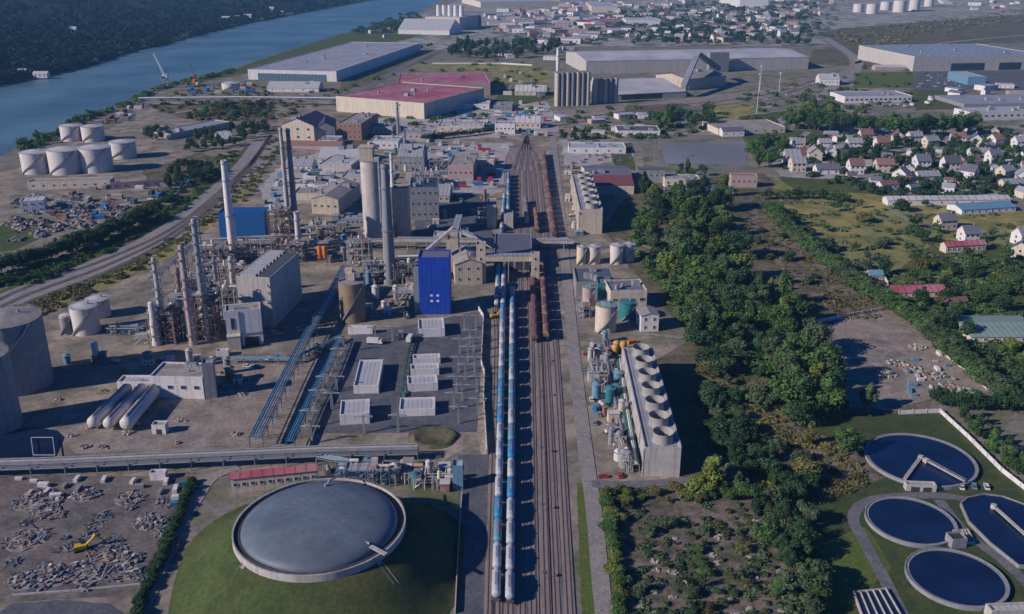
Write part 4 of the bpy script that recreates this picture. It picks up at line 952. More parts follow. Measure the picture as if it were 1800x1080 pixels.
B_('quay_house', 'small white house with dark roof at the foot of the canal shed', 'house', (1270, 241), (1308, 240), 10, (1308, 226), 'white', 'rslate', 'gx', win=(3, 1, 1.2, 1.4))
# far industrial plant top
t = B_('power_plant', 'beige plant by the river carrying five white roof chimneys', 'factory', (748, 52), (808, 54), 22, (815, 26), 'cream', 'rwhite', 'flat', units=4)
W_, D_, H_ = t['W'], t['D'], t['H']
for i in range(5):
    q = MB(); q.lathe([(6, H_ - .5), (5, H_ + 26), (.01, H_ + 26)], 12, (W_ * (.1 + .17 * i), D_ * .5)); q.done('roof_chimney', 'white', t, smooth=True)
B_('plant_hall', 'dark blue hall joined to the right of the chimneyed plant', 'factory', (812, 48), (846, 48), 28, (850, 20), 'blue' if False else 'greyc', 'rgrey', 'flat')
B_('plant_annex', 'long white annex in front of the chimneyed plant', 'factory', (700, 60), (790, 62), 8, (795, 48), 'white', 'rwhite', 'gx')
B_('far_hall', 'long pale-fronted hall at the top edge above the chimneyed plant', 'factory', (845, 14), (985, 12), 10, (960, -6), 'cream', 'rwhite', 'flat')
B_('far_hall', 'red-roofed far hall below the town', 'factory', (1040, 46), (1110, 40), 5, (1098, 30), 'white', 'rred', 'flat')
B_('far_hall', 'white-fronted far hall between the town trees', 'factory', (1100, 46), (1160, 46), 10, (1160, 32), 'white', 'rpale', 'flat')
B_('far_hall', 'pale far hall at the top edge right of centre', 'factory', (1040, 22), (1085, 22), 10, (1085, 4), 'cream', 'rwhite', 'flat')
B_('far_hall', 'long white far block at the top edge over the town', 'factory', (1300, 14), (1350, 14), 14, (1350, -8), 'white', 'rwhite', 'flat')
for i, (x, y, r_, yt) in enumerate([(1508, 22, 9, 8), (1532, 25, 10, 8), (1556, 18, 9, 4), (1580, 22, 11, 2), (1606, 20, 9, 0), (1632, 12, 8, -6)]):
    t, _, _ = vtank('storage_tank', None, 'storage tank', x, y, r_, yt, group='white tanks of the far depot', stair=False, n=18); reg(t, 'far white storage tank~ in the depot at the top right')
# left bank tanks
for i, (x, y, r_, yt) in enumerate([(129, 250, 19, 224), (166, 251, 19, 225), (219, 281, 22, 253)]):
    t, _, _ = vtank('storage_tank', None, 'storage tank', x, y, r_, yt, group='riverside tank farm'); reg(t, 'white storage tank~ in the back row of the riverside tank farm')
for i, (x, y, r_, yt) in enumerate([(68, 308, 25, 272), (120, 309, 29, 268), (173, 306, 27, 264)]):
    t, _, _ = vtank('storage_tank', None, 'storage tank', x, y, r_, yt, group='riverside tank farm'); reg(t, 'big pale storage tank~ in the front row of the riverside tank farm')
vtank('storage_tank', 'squat cream tank on the wharf behind the conveyor bridge', 'storage tank', 407, 160, 16, 148)
B_('quay_warehouse', 'low grey-roofed warehouse right of the riverside tanks', 'warehouse', (270, 242), (300, 246), 9, (346, 208), 'concrete', 'rgrey', 'flat', units=2)
B_('bund_building', 'low cream building in front of the riverside tanks', 'building', (50, 334), (195, 330), 12, (195, 312), 'cream', 'rbeige', 'flat', win=(8, 1, 2, 1.2))
B_('bund_building', 'tan flat building right of the cream tank building', 'building', (195, 334), (300, 326), 10, (300, 315), 'pinkwall', 'rbeige', 'flat', win=(6, 1, 2, 1.2))
B_('scrap_office', 'white block office in the riverside scrap yard', 'building', (38, 376), (80, 373), 20, (80, 346), 'white', 'rpale', 'flat', win=(3, 2, 1.6, 1.2))
B_('light_shed', 'light gabled shed inside the dark tree patch by the railway', 'shed', (388, 252), (410, 250), 6, (408, 236), 'cream', 'rpale', 'gx')
# crane and conveyor bridge on the quay
def quay_crane():
    x, y = 293, 155; p = P(x, y); t = thing('quay_crane', 'tall white jib crane leaning over the river from the wharf', 'crane', p); s = MP(y)
    q = MB()
    for a in (-1, 1):
        for b2 in (-1, 1): q.beam((a * 4, b2 * 4, 0), (a * 2, b2 * 2, 14), .8)
    q.beam((-4, -4, 4), (4, 4, 4), .5); q.beam((4, -4, 4), (-4, 4, 4), .5); q.done('portal', 'steel', t)
    MB().box(-3.5, 3.5, -3, 5, 14, 19).done('machinery_house', 'white', t); MB().box(-3, -1, -5, -3, 14, 17).done('operator_cab', 'glass', t)
    q = MB(); tip = Vector(((275 - 293) * s, 6, ZT(275, 155, 95))); base = Vector((0, -2, 18)); d = tip - base
    for u, v in ((-1, -1), (1, -1), (0, 1)): q.beam((base.x + u * 1.3, base.y + v * 1.3, base.z), (tip.x + u * .4, tip.y + v * .4, tip.z), .55)
    for i in range(16):
        a = base + d * (i / 16); b2 = base + d * ((i + 1) / 16); w0 = 1.3 - .9 * i / 16; q.beam((a.x - w0, a.y - w0, a.z), (b2.x + w0, b2.y - w0, b2.z), .35); q.beam((a.x + w0, a.y - w0, a.z), (b2.x, b2.y + w0, b2.z), .3)
    q.done('jib', 'white', t)
    q = MB(); q.beam((2, 4, 19), (1, 3, 36), .6); q.beam((1, 3, 36), tuple(tip), .25); q.beam((tip.x, tip.y, tip.z), (tip.x - .3, tip.y, 20), .15); q.done('stay', 'steel', t)
quay_crane()
def small_crane():
    p = P(340, 138); t = thing('small_crane', 'small brown crane on the wharf right of the tall white crane', 'crane', p)
    MB().box(-4, 4, -3, 3, 0, 6).done('body', 'rust', t); q = MB(); q.beam((0, 0, 6), (-4, 2, 26), .9); q.beam((2, 0, 6), (-4, 2, 26), .4); q.done('jib', 'rust', t)
small_crane()
piperack('long straight pipe and conveyor bridge along the wharf', [(246, 186), (420, 184), (592, 186)], 9, 6, 2, ['white', 'lblue'], name='conveyor_bridge', cat='pipe bridge', bay=30, deck='rpale', rp=(.8, 1.2))
# mid left
B_('purple_roof_hall', 'cream hall with dark purple double roof beyond the works', 'building', (497, 248), (553, 250), 28, (582, 207), 'cream', 'rpurple', 'gy', pitch=7, win=(3, 2, 3, 2), units=2)
B_('purple_roof_hall', 'dark lean hall on the right side of the purple-roofed hall', 'building', (554, 249), (590, 248), 24, (590, 210), 'greyc', 'rpurple', 'gy', pitch=5)
B_('brick_works', 'brick works building with brown roof right of the purple roof', 'works building', (596, 246), (636, 247), 28, (648, 200), 'brick', 'rbeige', 'flat', win=(5, 3, 2, 1.6, 4), units=4)
B_('low_market_shed', 'pink and white low shed row in front of the purple-roofed hall', 'shed', (505, 262), (600, 264), 7, (600, 252), 'pinkwall', 'rterr', 'gx')
B_('flat_workshop', 'grey flat workshop with green skylight strip near the tall twin tower', 'workshop', (560, 300), (618, 302), 10, (640, 276), 'concrete', 'rpale', 'flat', units=3)
B_('brown_works', 'beige works with a sloping dark skylight left of the tall twin tower', 'workshop', (549, 376), (596, 378), 26, (604, 322), 'beige', 'rbeige', 'gy', pitch=3, win=(4, 1, 2, 1.5), units=4)
B_('low_works', 'low cream workshop behind the blue cabinet building', 'workshop', (515, 352), (560, 352), 10, (570, 330), 'cream', 'rbeige', 'flat', units=3)
B_('blue_building', 'bright blue windowless building behind the white chimney', 'building', (388, 424), (468, 424), 48, (468, 366), 'blue', 'blue', 'flat')
for i, (ax, bx, y, hp, yb, wl, rf, lb) in enumerate([
    (560, 592, 258, 10, 240, 'white', 'rgrey', 'small white shed behind the low pink row'), (700, 742, 300, 24, 262, 'greyc', 'rgrey', 'grey block behind the twin tower with pipes on its roof'),
    (788, 832, 318, 26, 274, 'pinkwall', 'rbeige', 'pink-beige block right of the twin tower far end'), (832, 868, 300, 16, 276, 'cream', 'rpale', 'cream flat block beside the rail yard head'),
    (740, 790, 356, 12, 330, 'concrete', 'rgrey', 'low concrete workshop in the shade behind the beige tower'), (650, 700, 262, 12, 240, 'white', 'rpale', 'white flat shed far behind the twin tower'),
    (705, 760, 246, 10, 228, 'concrete', 'rgrey', 'grey roadside workshop beyond the works fence'), (560, 640, 286, 8, 266, 'cream', 'rwhite', 'long cream workshop under the brick works'),
    (770, 850, 232, 9, 212, 'cream', 'rpale', 'cream customs shed beside the canal road'), (870, 905, 236, 18, 214, 'white', 'rgrey', 'white gate building at the canal bridge'),
    (905, 950, 226, 10, 210, 'cream', 'rpale', 'cream low building by the canal bridge'), (600, 680, 320, 7, 300, 'concrete', 'rwhite', 'white-roofed store in front of the grey workshop'),
    (600, 640, 396, 10, 376, 'greyc', 'rgrey', 'dark low store left of the twin tower foot'), (500, 548, 300, 8, 284, 'white', 'rgrey', 'pale low store by the railway curve'),
    (1085, 1160, 240, 9, 222, 'white', 'rslate', 'white and dark sheds beside the canal basin'), (1000, 1100, 270, 9, 252, 'white', 'rwhite', 'long white shed between works road and canal'),
    (1120, 1168, 322, 24, 296, 'greyc', 'rslate', 'dark block right of the purple and grey hall'), (1168, 1230, 328, 12, 308, 'cream', 'rgrey', 'cream workshop at the edge of the wood'),
    (1284, 1330, 330, 20, 306, 'pinkwall', 'rterr', 'pink gabled building at the head of the wood'), (470, 560, 162, 7, 150, 'white', 'rwhite', 'row of white site offices by the waterfront warehouse'),
    (650, 690, 236, 12, 218, 'concrete', 'rgrey', 'grey store below the red factory'), (868, 900, 196, 10, 180, 'greyc', 'rgrey', 'grey shed between red factory and silo blocks'),
    (905, 960, 168, 7, 156, 'cream', 'rpale', 'low cream shed on the road behind the silo blocks'), (770, 860, 192, 8, 178, 'white', 'rpale', 'white loading shed beside the red factory'),
    (1190, 1250, 222, 8, 210, 'greyc', 'rslate', 'dark shed beside the dry paddock'), (1440, 1475, 150, 10, 136, 'white', 'rwhite', 'white block by the country road bend')]):
    B_('workshop', lb, 'workshop', (ax, y), (bx, y + .5), hp, (bx, yb), wl, rf, 'gx' if i % 3 == 1 else 'flat', win=(5, 1, 2, 1.4), units=3)
t = B_('striped_hall', 'hall with grey upper and purple-red lower roof right of the rail yard', 'factory', (1032, 342), (1114, 342), 16, (1112, 292), 'cream', 'rslate', 'gx', pitch=6, units=2)
W_, D_, H_ = t['W'], t['D'], t['H']; q = MB(); q.add([(0, -.2, H_ + .45), (W_, -.2, H_ + .45), (W_, D_ * .28, H_ + 6 * .56 + .5), (0, D_ * .28, H_ + 6 * .56 + .5), (0, -.2, H_ + .35), (W_, -.2, H_ + .35), (W_, D_ * .28, H_ + 6 * .56 + .4), (0, D_ * .28, H_ + 6 * .56 + .4)], [(0, 1, 2, 3), (4, 7, 6, 5), (0, 4, 5, 1), (2, 6, 7, 3)]); q.done('lower_roof', 'rmaroon', t)
# twin tower
t, r_, H_ = vtank('concrete_tower', 'tall pale round concrete tower with a beige square top', 'tower', 660, 428, 19, 286, 'concrete', 'rbeige', 'cone', stair=False)
q = MB(); s = r_ * .62; h2 = ZT(652, 428, 262); q.box(-r_ * .95, r_ * .25, -s, s, H_, h2); q.box(-r_ * 1.0, r_ * .3, -s - .3, s + .3, h2, h2 + .5); q.done('head_house', 'beige', t)
q = MB(); q.box(r_ * .35, r_ * .8, -r_ * .8, r_ * .4, 0, H_ + 3); q.done('lift_shaft', 'concrete', t)
chimney('chimney', 'thick grey concrete chimney rising in front of the round tower', 686, 497, 672, 288, 11, 6.5, 'greyc')
B_('beige_tower', 'square beige tower behind the grey concrete chimney', 'tower', (692, 417), (720, 417), 84, (720, 326), 'beige', 'rbeige', 'flat', units=3)
chimney('chimney', 'tall white chimney standing before the blue building', 412, 456, 389, 282, 8.5, 5, 'white')
chimney('chimney', 'left one of the slim stack pair beside the rusty tower', 508, 400, 481, 224, 4.5, 3, 'concrete')
chimney('chimney', 'right one of the slim stack pair beside the rusty tower', 520, 398, 490, 226, 5.5, 3.5, 'greyc')
chimney('chimney', 'short white stack between rusty tower and long ridge hall', 527, 448, 521, 372, 5.5, 4.5, 'tankw')
chimney('mast', 'thin pale stack rising behind the twin tower', 690, 330, 684, 268, 3.5, 2.5, 'white', cat='stack')
for i, (x, y, yt) in enumerate([(712, 268, 232), (700, 236, 180), (726, 296, 252), (745, 300, 268)]):
    o = chimney('vent_stack', None, x, y, x - 3, yt, 3, 2, 'steel', cat='stack'); reg(o, 'slender steel vent stack~ behind the twin tower')
frame('rusty red and orange process tower in front of the slim stack pair', 476, 440, 3, 2, 6, 4.6, 4.6, 3, 'rust', fill=.5)
frame('dark steel structure under the rusty tower', 500, 462, 3, 2, 3, 4.5, 4, 9, 'dsteel')
# process columns at left
for k, (lb, x, y, yt, r_, mt) in enumerate([
    ('slim grey process column with a lattice top, leftmost of the process plant', 290, 600, 452, 5, 'concrete'), ('rust-pink process column between two grey ones', 340, 606, 430, 6, 'pinkwall'),
    ('tallest grey process column of the left plant', 366, 596, 384, 6, 'steel'), ('short rusty column at the back of the left plant', 322, 560, 470, 5, 'rust'), ('short grey column behind the tallest one', 385, 540, 452, 4, 'greyc'),
    ('stout pale column at the left end of the plant', 276, 606, 530, 7, 'tankw'), ('pale column beside the ridge hall', 412, 520, 450, 5, 'concrete')]):
    column(lb, x, y, yt, r_, mt, seed=k)
FR = [(262, 606, 3, 2, 4, 'rust', 'steel structure at the left end of the process plant'), (300, 596, 3, 3, 5, 'steel', 'tall crowded steel structure between the process columns'), (350, 600, 2, 3, 6, 'rust', 'narrow rusty structure right of the rust-pink column'),
      (318, 540, 4, 2, 4, 'dsteel', 'dark steel structure behind the process columns'), (376, 560, 3, 2, 4, 'steel', 'grey steel structure behind the white box building'), (345, 500, 5, 2, 3, 'steel', 'wide steel structure at the foot of the white chimney'),
      (340, 470, 5, 2, 3, 'rust', 'rusty steel structure left of the white chimney'), (418, 460, 5, 2, 3, 'steel', 'steel structure in front of the blue building'), (390, 505, 3, 2, 3, 'pinkwall', 'pink steel structure left of the ridge hall'),
      (612, 470, 3, 2, 4, 'concrete', 'beige structure with pipes left of the thick grey chimney'), (640, 500, 4, 2, 3, 'steel', 'grey structure at the foot of the thick grey chimney'), (700, 500, 3, 2, 3, 'dsteel', 'dark structure right of the thick grey chimney'),
      (635, 425, 5, 2, 2, 'rust', 'brown low structure at the round tower foot'), (540, 420, 4, 2, 2, 'steel', 'low steel structure behind the orange vessel'), (700, 540, 3, 2, 2, 'steel', 'small structure beside the royal blue tower'),
      (725, 330, 5, 2, 3, 'steel', 'steel structure behind the square beige tower'), (640, 300, 3, 2, 3, 'steel', 'steel structure behind the round tower'), (840, 400, 3, 2, 3, 'concrete', 'pale structure left of the rail yard'),
      (755, 300, 5, 2, 2, 'steel', 'far steel structure beyond the shaded workshops')]
for k, (x, y, nx, ny, nz, tn, lb) in enumerate(FR): frame(lb, x, y, nx, ny, nz, 4.6, 4.2, 20 + k, tn)
# long ridge hall
t = B_('ridge_hall', 'long pale hall with ribbed roof light boxes along its ridge', 'works building', (424, 574), (482, 577), 86, (538, 446), 'concrete', 'rpale', 'flat', units=0)
W_, D_, H_ = t['W'], t['D'], t['H']
for i in range(9): q = MB(); y0 = D_ * (i + .15) / 9; q.box(W_ * .12, W_ * .58, y0, y0 + D_ * .07, H_ - .3, H_ + 1.7); q.done('rooflight', 'rwhite', t)
MB().box(W_ * .62, W_ * .96, 1, D_ - 1, H_ - .3, H_ + .9).done('roof_duct', 'dsteel', t)
t = B_('white_box_building', 'white box building with a beige gravel roof in front of the ridge hall', 'works building', (402, 612), (464, 606), 62, (492, 530), 'white', 'rbeige', 'flat', units=3, door=[(.68, 7, 5, 'dark'), (.16, 2.4, 2.6, 'dark')])
W_, D_, H_ = t['W'], t['D'], t['H']; q = MB(); q.box(W_ * .36, W_ * .4, -.35, -.05, 0, H_); q.box(W_ * .4, W_, -.3, -.05, H_ * .35, H_ * .38); q.done('pilaster', 'greyc', t); MB().box(W_ * .14, W_ * .23, -.2, -.01, H_ * .52, H_ * .82).done('window', 'dark', t)
q = MB(); q.box(0, W_ * .36, -4, -.05, 0, H_ * .38); q.box(-.2, W_ * .36 + .2, -4.2, -.05, H_ * .38, H_ * .38 + .3); q.done('porch', 'cream', t)
# brown round silo
t, r_, H_ = vtank('round_silo', 'brown round silo with a small hopper house on top', 'silo', 622, 570, 23, 502, 'brown', 'rbeige', 'cone')
q = MB(); q.box(-2.4, 2.4, -2.4, 2.4, H_ + 1, H_ + 5); q.box(-3, 1, -1, 3, H_ + 5, H_ + 7); q.done('hopper_house', 'beige', t)
B_('silo_store', 'low white store against the foot of the brown silo', 'store', (612, 588), (655, 588), 10, (655, 578), 'white', 'rwhite', 'flat')
# orange vessel
p = P(567, 462); t = thing('orange_vessel', 'bright orange double vessel beside the ridge hall', 'vessel', p); s = MP(462)
for dx in (-4, 5): q = MB(); q.lathe([(.001, 2), (3.4 * s, 3), (4.2 * s, 5), (4.2 * s, 9), (3.2 * s, 11), (.001, 11.6)], 14, (dx * s, 0)); q.done('drum', 'orange', t, smooth=True)
q = MB()
for dx in (-7, 0, 8): q.beam((dx * s, -1.5, 0), (dx * s, -1.5, 6), .25)
q.done('stand', 'dsteel', t)
# royal blue tower
t = B_('blue_tower', 'royal blue windowless tower with four white squares low on its front', 'tower', (738, 553), (792, 553), 98, (792, 441), 'royal', 'rslate', 'flat')
W_, D_, H_ = t['W'], t['D'], t['H']
for i in (0, 1):
    for j in (0, 1): q = MB(); x = W_ * (.40 + .2 * i); z = H_ * (.245 + .1 * j); q.box(x - .7, x + .7, -.1, -.01, z - .6, z + .6); q.done('white_panel', 'white', t)
MB().box(-3, -.02, 1, 6, 0, H_ * .8).done('stair_tower', 'steel', t)
# beige conveyor houses right of it
B_('conveyor_house', 'beige sloping-roofed building right of the royal blue tower', 'works building', (800, 502), (848, 500), 36, (842, 440), 'beige', 'rbeige', 'gy', pitch=3, win=(3, 2, 1.5, 1.5), units=3)
B_('transfer_tower', 'tall beige transfer tower at the left end of the gantry bridge', 'tower', (838, 498), (854, 498), 66, (856, 426), 'beige', 'rbeige', 'flat', win=(1, 4, 1.5, 1.5))
B_('head_tower', 'beige head tower behind the royal blue tower', 'tower', (786, 470), (806, 470), 46, (808, 412), 'beige', 'rbeige', 'flat')
B_('transfer_tower', 'small beige tower on the rail yard end of the gantry bridge', 'tower', (934, 500), (948, 500), 52, (950, 444), 'beige', 'rbeige', 'flat', win=(1, 3, 1.5, 1.5))
gallery('beige inclined conveyor rising behind the royal blue tower', (800, 470), (808, 420), 408, 378, 4, legs=2)
gallery('white inclined conveyor left of the beige head tower', (738, 470), (797, 462), 450, 400, 2.6, 'white', legs=3)
gallery('beige gantry bridge crossing above the trains', (850, 496), (938, 496), 448, 448, 4.5, legs=1)
gallery('long pale conveyor bridge crossing the rail yard behind the gantry', (700, 440), (1008, 440), 418, 422, 3.0, 'concrete', legs=9)
gallery('grey inclined conveyor leading down to the rail yard', (812, 430), (880, 450), 404, 436, 3, 'greyc', legs=2)
gallery('thin pale pipe bridge left of the twin tower', (545, 440), (700, 438), 424, 420, 2.2, 'concrete', legs=5)
t = B_('rail_loading_roof', 'dark loading roof over the tracks behind the gantry bridge', 'canopy', (868, 476), (936, 476), 24, (936, 412), 'greyc', 'rslate', 'flat', door=[(.15, 4.4, 6, 'dark'), (.4, 4.4, 6, 'dark'), (.65, 4.4, 6, 'dark'), (.88, 4.4, 6, 'dark')])
B_('rail_store', 'pale store tower beside the far tank wagons', 'tower', (856, 402), (872, 402), 40, (872, 350), 'beige', 'rbeige', 'flat')
B_('rail_store', 'second pale store tower left of the shaded tank wagons', 'tower', (886, 404), (902, 404), 26, (902, 370), 'concrete', 'rbeige', 'flat')
B_('crossing_cabin', 'beige crossing cabin between the hopper wagons and the works road', 'cabin', (950, 436), (1000, 436), 10, (1000, 420), 'concrete', 'rbeige', 'flat')
B_('shaded_block', 'tall dark-roofed block between square beige tower and rail yard', 'works building', (722, 388), (772, 387), 56, (778, 312), 'greyc', 'darkblue', 'flat', units=7, win=(5, 3, 2, 1.6, 5))  # sized to cast shadow over the yard; roof colour carries shade
B_('pale_store', 'low pale store at the front of the shaded yard', 'store', (762, 424), (812, 424), 8, (812, 408), 'concrete', 'rpale', 'flat', units=2)
# =================================================================== cooling towers
def cooling(label, A, B, hp, back, stacks, sw, shp, fr, wall='cream'):
    t = building('cooling_tower', label, 'cooling tower', A, B, hp, back, wall, 'rgrey', 'flat'); W, D, H = t['W'], t['D'], t['H']
    for i in range(stacks):
        y = D * (i + .5) / stacks; r_ = min(W * .29, D / stacks * .40); q = MB(); n = 28
        q.lathe([(r_ * 1.0, H - .3), (r_ * .93, H + fr * .5), (r_ * 1.02, H + fr), (r_ * .97, H + fr), (r_ * .88, H + fr * .5), (r_ * .92, H)], n, (W * .56, y)); q.done('fan_stack', 'fanc', t, smooth=True)
        q = MB()
        for k in range(6): a = k * PI / 3 + i; q.cbox((W * .56 + math.cos(a) * r_ * .45, y + math.sin(a) * r_ * .45, H + fr * .3), (r_ * .8, .45, .1), a)
        q.cyl(W * .56, y, H + fr * .2, H + fr * .4, .6, n=10); q.done('fan', 'dsteel', t)
    q = MB()
    for k in range(stacks + 1): y = D * k / stacks; q.box(-.5, -.02, y - .15, y + .15, 0, H)
    q.box(-.35, -.02, 0, D, H * .5, H * .55); q.done('louvre_frame', 'concrete', t)
    q = MB(); q.box(W, W + .08, -.02, D, H + .9, H + 1.6); q.done('railing', 'steel', t); return t
# the near bank is slightly turned: anchor it by its end wall and far end
cooling('near bank of six round fan stacks on a beige cooling tower block', (1130, 838), (1194, 838.8), 48, (1150, 614), 7, 0, 0, 4.2, 'concrete')
cooling('far bank of six pale fan stacks beside the works road', (1018, 411), (1058, 411.1), 40, (1035, 308), 6, 0, 0, 4.0, 'beige')
# =================================================================== east side works
t, r_, H_ = vtank('storage_tank', 'beige tank with pale green roof beside the works road', 'storage tank', 1064, 588, 19, 542, 'cream', 'rgreen', 'cone')
vtank('storage_tank', 'smaller pink-beige tank behind the green-roofed tank', 'storage tank', 1034, 540, 11, 508, 'pinkwall', 'rgreen', 'cone')
vtank('storage_tank', 'low teal tank right of the green-roofed tank', 'storage tank', 1102, 566, 15, 536, 'teal', 'teal', 'cone')
for i, (x, y, r_, yt, mt) in enumerate([(1022, 466, 9, 436, 'cream'), (1043, 466, 12, 436, 'cream'), (1083, 466, 12, 434, 'tankw'), (1104, 462, 11, 432, 'tankw')]):
    t, _, _ = vtank('storage_tank', None, 'storage tank', x, y, r_, yt, mt, 'tankroof', 'cone', group='four tanks behind the slate-roofed works'); reg(t, 'pale upright tank behind the slate-roofed works~ in that row of four')
B_('slate_works', 'wide works with grey-violet flat roof beside the road', 'works building', (1012, 524), (1080, 524), 26, (1118, 472), 'greyc', 'rslate', 'flat', units=6)
B_('slate_works', 'stepped works block with pale walls right of the wide violet roof', 'works building', (1072, 546), (1136, 544), 32, (1136, 492), 'cream', 'rslate', 'flat', win=(4, 1, 3, 1.6), units=3)
B_('teal_tank_house', 'teal housing between the pale works blocks', 'housing', (1050, 530), (1074, 530), 30, (1074, 486), 'teal', 'rslate', 'flat')
t = B_('white_house', 'small white two-storey house with tan roof by the gravel path', 'house', (1126, 584), (1157, 583), 28, (1157, 540), 'white', 'rbeige', 'gy', pitch=1.2, win=(2, 2, 1.4, 1.6, 2))
frame('crowded pipe structure beside the cooling towers, far end', 1042, 690, 2, 4, 2, 3.4, 3.2, 51, 'steel'); frame('green and grey pump structure beside the cooling towers', 1098, 830, 1, 8, 2, 3.0, 3.0, 52, 'steel', rz=.12)
frame('low pump structure between tanks and cooling towers', 1042, 650, 3, 2, 1, 3.4, 3, 53, 'rust'); frame('small equipment frame beside the pink-beige tank', 1016, 560, 2, 3, 2, 3.2, 3, 54, 'steel')
piperack('green and white pipe run along the near cooling towers', [(1116, 832), (1098, 720), (1088, 640)], 4, 3.2, 5, ['green', 'white', 'lblue'], bay=6, rp=(.25, .45))
piperack('rack of dark pipes between the pump structures', [(1104, 800), (1078, 690), (1064, 610)], 3, 2.4, 4, ['steel', 'dsteel'], bay=6)
p = P(1090, 622); t = thing('ochre_vessel', 'ochre insulated vessels between green-roofed tank and cooling towers', 'vessel', p)
for dx, dy, h in ((-2.5, 0, 4), (1.5, 1, 5.5), (2.5, -3, 3.5), (-1.5, 4, 4.5)): q = MB(); q.lathe([(1.7, .4), (1.7, h), (1, h + .8), (.001, h + .9)], 14, (dx, dy)); q.done('drum', 'ochre', t, smooth=True)
for i, (x, y, mt, rz) in enumerate([(1046, 722, 'wblue', 1.3), (1048, 676, 'lblue', 1.4), (1054, 700, 'white', .2), (1040, 610, 'white', 1.5), (1110, 604, 'orange', .4)]):
    put('container', P(x, y), rz, mt, None, None, .7, label=['blue box container beside the works road, lowest of the equipment yard', 'light blue container in the equipment yard', 'white container between the blue ones', 'white container at the far end of the equipment yard', 'orange container by the ochre vessels'][i])
# =================================================================== left works
vtank('gas_holder', 'huge shaded blue-grey tank cut by the left edge', 'storage tank', 40, 700, 57, 580, 'greyc', 'rbeige', 'cone')  # grey shell colour stands in for the tank's shaded side
vtank('gas_holder', 'dark tank in the lower left corner before the huge one', 'storage tank', 0, 770, 42, 640, 'greyc', 'rbeige', 'cone')
vtank('storage_tank', 'white tank left of a pale twin near the railway cutting', 'storage tank', 155, 592, 23, 546, 'tankw')
vtank('storage_tank', 'pale tank half hidden behind the white one', 'storage tank', 176, 562, 20, 532, 'tankw')
vtank('storage_tank', 'small grey tank left of the white tank', 'storage tank', 121, 590, 11, 560, 'greyc', rtype='dome')
vtank('vessel', 'slim upright white vessel in the shadow of the huge tank', 'vessel', 171, 637, 6, 606, 'white', 'white', 'dome', stair=False, n=16)
frame('blue pipe and pump frame right of the white tank', 190, 590, 4, 2, 1, 4.5, 3.2, 61, 'pblue'); frame('low white pipe frame before the process plant', 236, 606, 3, 2, 1, 4.5, 3.2, 62, 'steel')
# bullets
for i, (x1, y1, x2, y2, r_) in enumerate([(162, 758, 228, 692, 10), (190, 760, 254, 692, 10), (222, 762, 282, 690, 12)]):
    a, c = P(x1, y1), P(x2, y2); rr_ = r_ * MP(y1); d = c - a; L = d.length; t = thing('bullet_tank', None, 'pressure tank', a, math.atan2(d.y, d.x), 'three horizontal pressure tanks'); reg(t, 'horizontal steel pressure tank with domed ends~ in the set of three')
    q = MB(); n = 22; pr = [(0, .01), (.1, rr_ * .5), (.6, rr_ * .85), (1.4, rr_), (L - 1.4, rr_), (L - .6, rr_ * .85), (L - .1, rr_ * .5), (L, .01)]; vs = [(x, r2 * math.cos(2 * PI * k / n), rr_ + 1 + r2 * math.sin(2 * PI * k / n)) for x, r2 in pr for k in range(n)]
    q.add(vs, [(j * n + k, j * n + (k + 1) % n, (j + 1) * n + (k + 1) % n, (j + 1) * n + k) for j in range(len(pr) - 1) for k in range(n)]); q.done('shell', 'tankw', t, smooth=True)
    for f in (.2, .5, .8): MB().box(L * f - .4, L * f + .4, -rr_, rr_, 0, 1.4).done('saddle', 'concrete', t)
    q = MB(); q.box(2, L - 2, -.5, .5, 2 * rr_ + 1.1, 2 * rr_ + 1.2); q.tube([(3, .3, 2 * rr_ + 1.5), (L - 3, .3, 2 * rr_ + 1.5)], .15, 6); q.done('walkway', 'steel', t)
B_('pump_house', 'long white-roofed pump house behind the pressure tanks', 'works building', (208, 690), (268, 690), 16, (268, 662), 'white', 'rwhite', 'flat', units=3)
B_('pump_house', 'wide white works block right of the pressure tanks', 'works building', (268, 700), (360, 702), 36, (360, 640), 'white', 'rbeige', 'flat', units=4, win=(4, 1, 2.5, 1.6))
t = B_('screen_wall', 'tall grey slab tower at the right end of the white works block', 'tower', (362, 702), (382, 700), 60, (384, 630), 'greyc', 'rgrey', 'flat')
B_('gate_hut', 'white hut with a dark doorway in the shadow of the works block', 'hut', (268, 764), (292, 764), 14, (290, 742), 'white', 'rgreen', 'flat', door=[(.5, 2.2, 2.4, 'dark')])
B_('small_cabin', 'small white flat cabin beside the white box building', 'cabin', (380, 628), (402, 627), 8, (402, 614), 'white', 'rwhite', 'flat')
B_('small_cabin', 'white cabin under the long pipe bridge on the left', 'cabin', (264, 846), (292, 845), 11, (292, 832), 'white', 'rwhite', 'flat')
sheet('settling_pond', [(-60, 820), (-60, 770), (22, 757), (60, 752), (100, 758), (112, 770), (95, 808), (22, 812)], POND, .3)
def pond_frame():
    t = thing('pond_frame', 'pale rectangular railing frame standing over the dark pond', 'railing', P(60, 806)); o = P(60, 806); q = MB(); c = [P(56, 775), P(94, 775), P(98, 806), P(60, 806)]
    for i in range(4): a, b2 = c[i] - o, c[(i + 1) % 4] - o; q.beam((a.x, a.y, 1.5), (b2.x, b2.y, 1.5), .3); q.beam((a.x, a.y, 0), (a.x, a.y, 1.6), .3)
    q.done('rail', 'steel', t)
pond_frame()
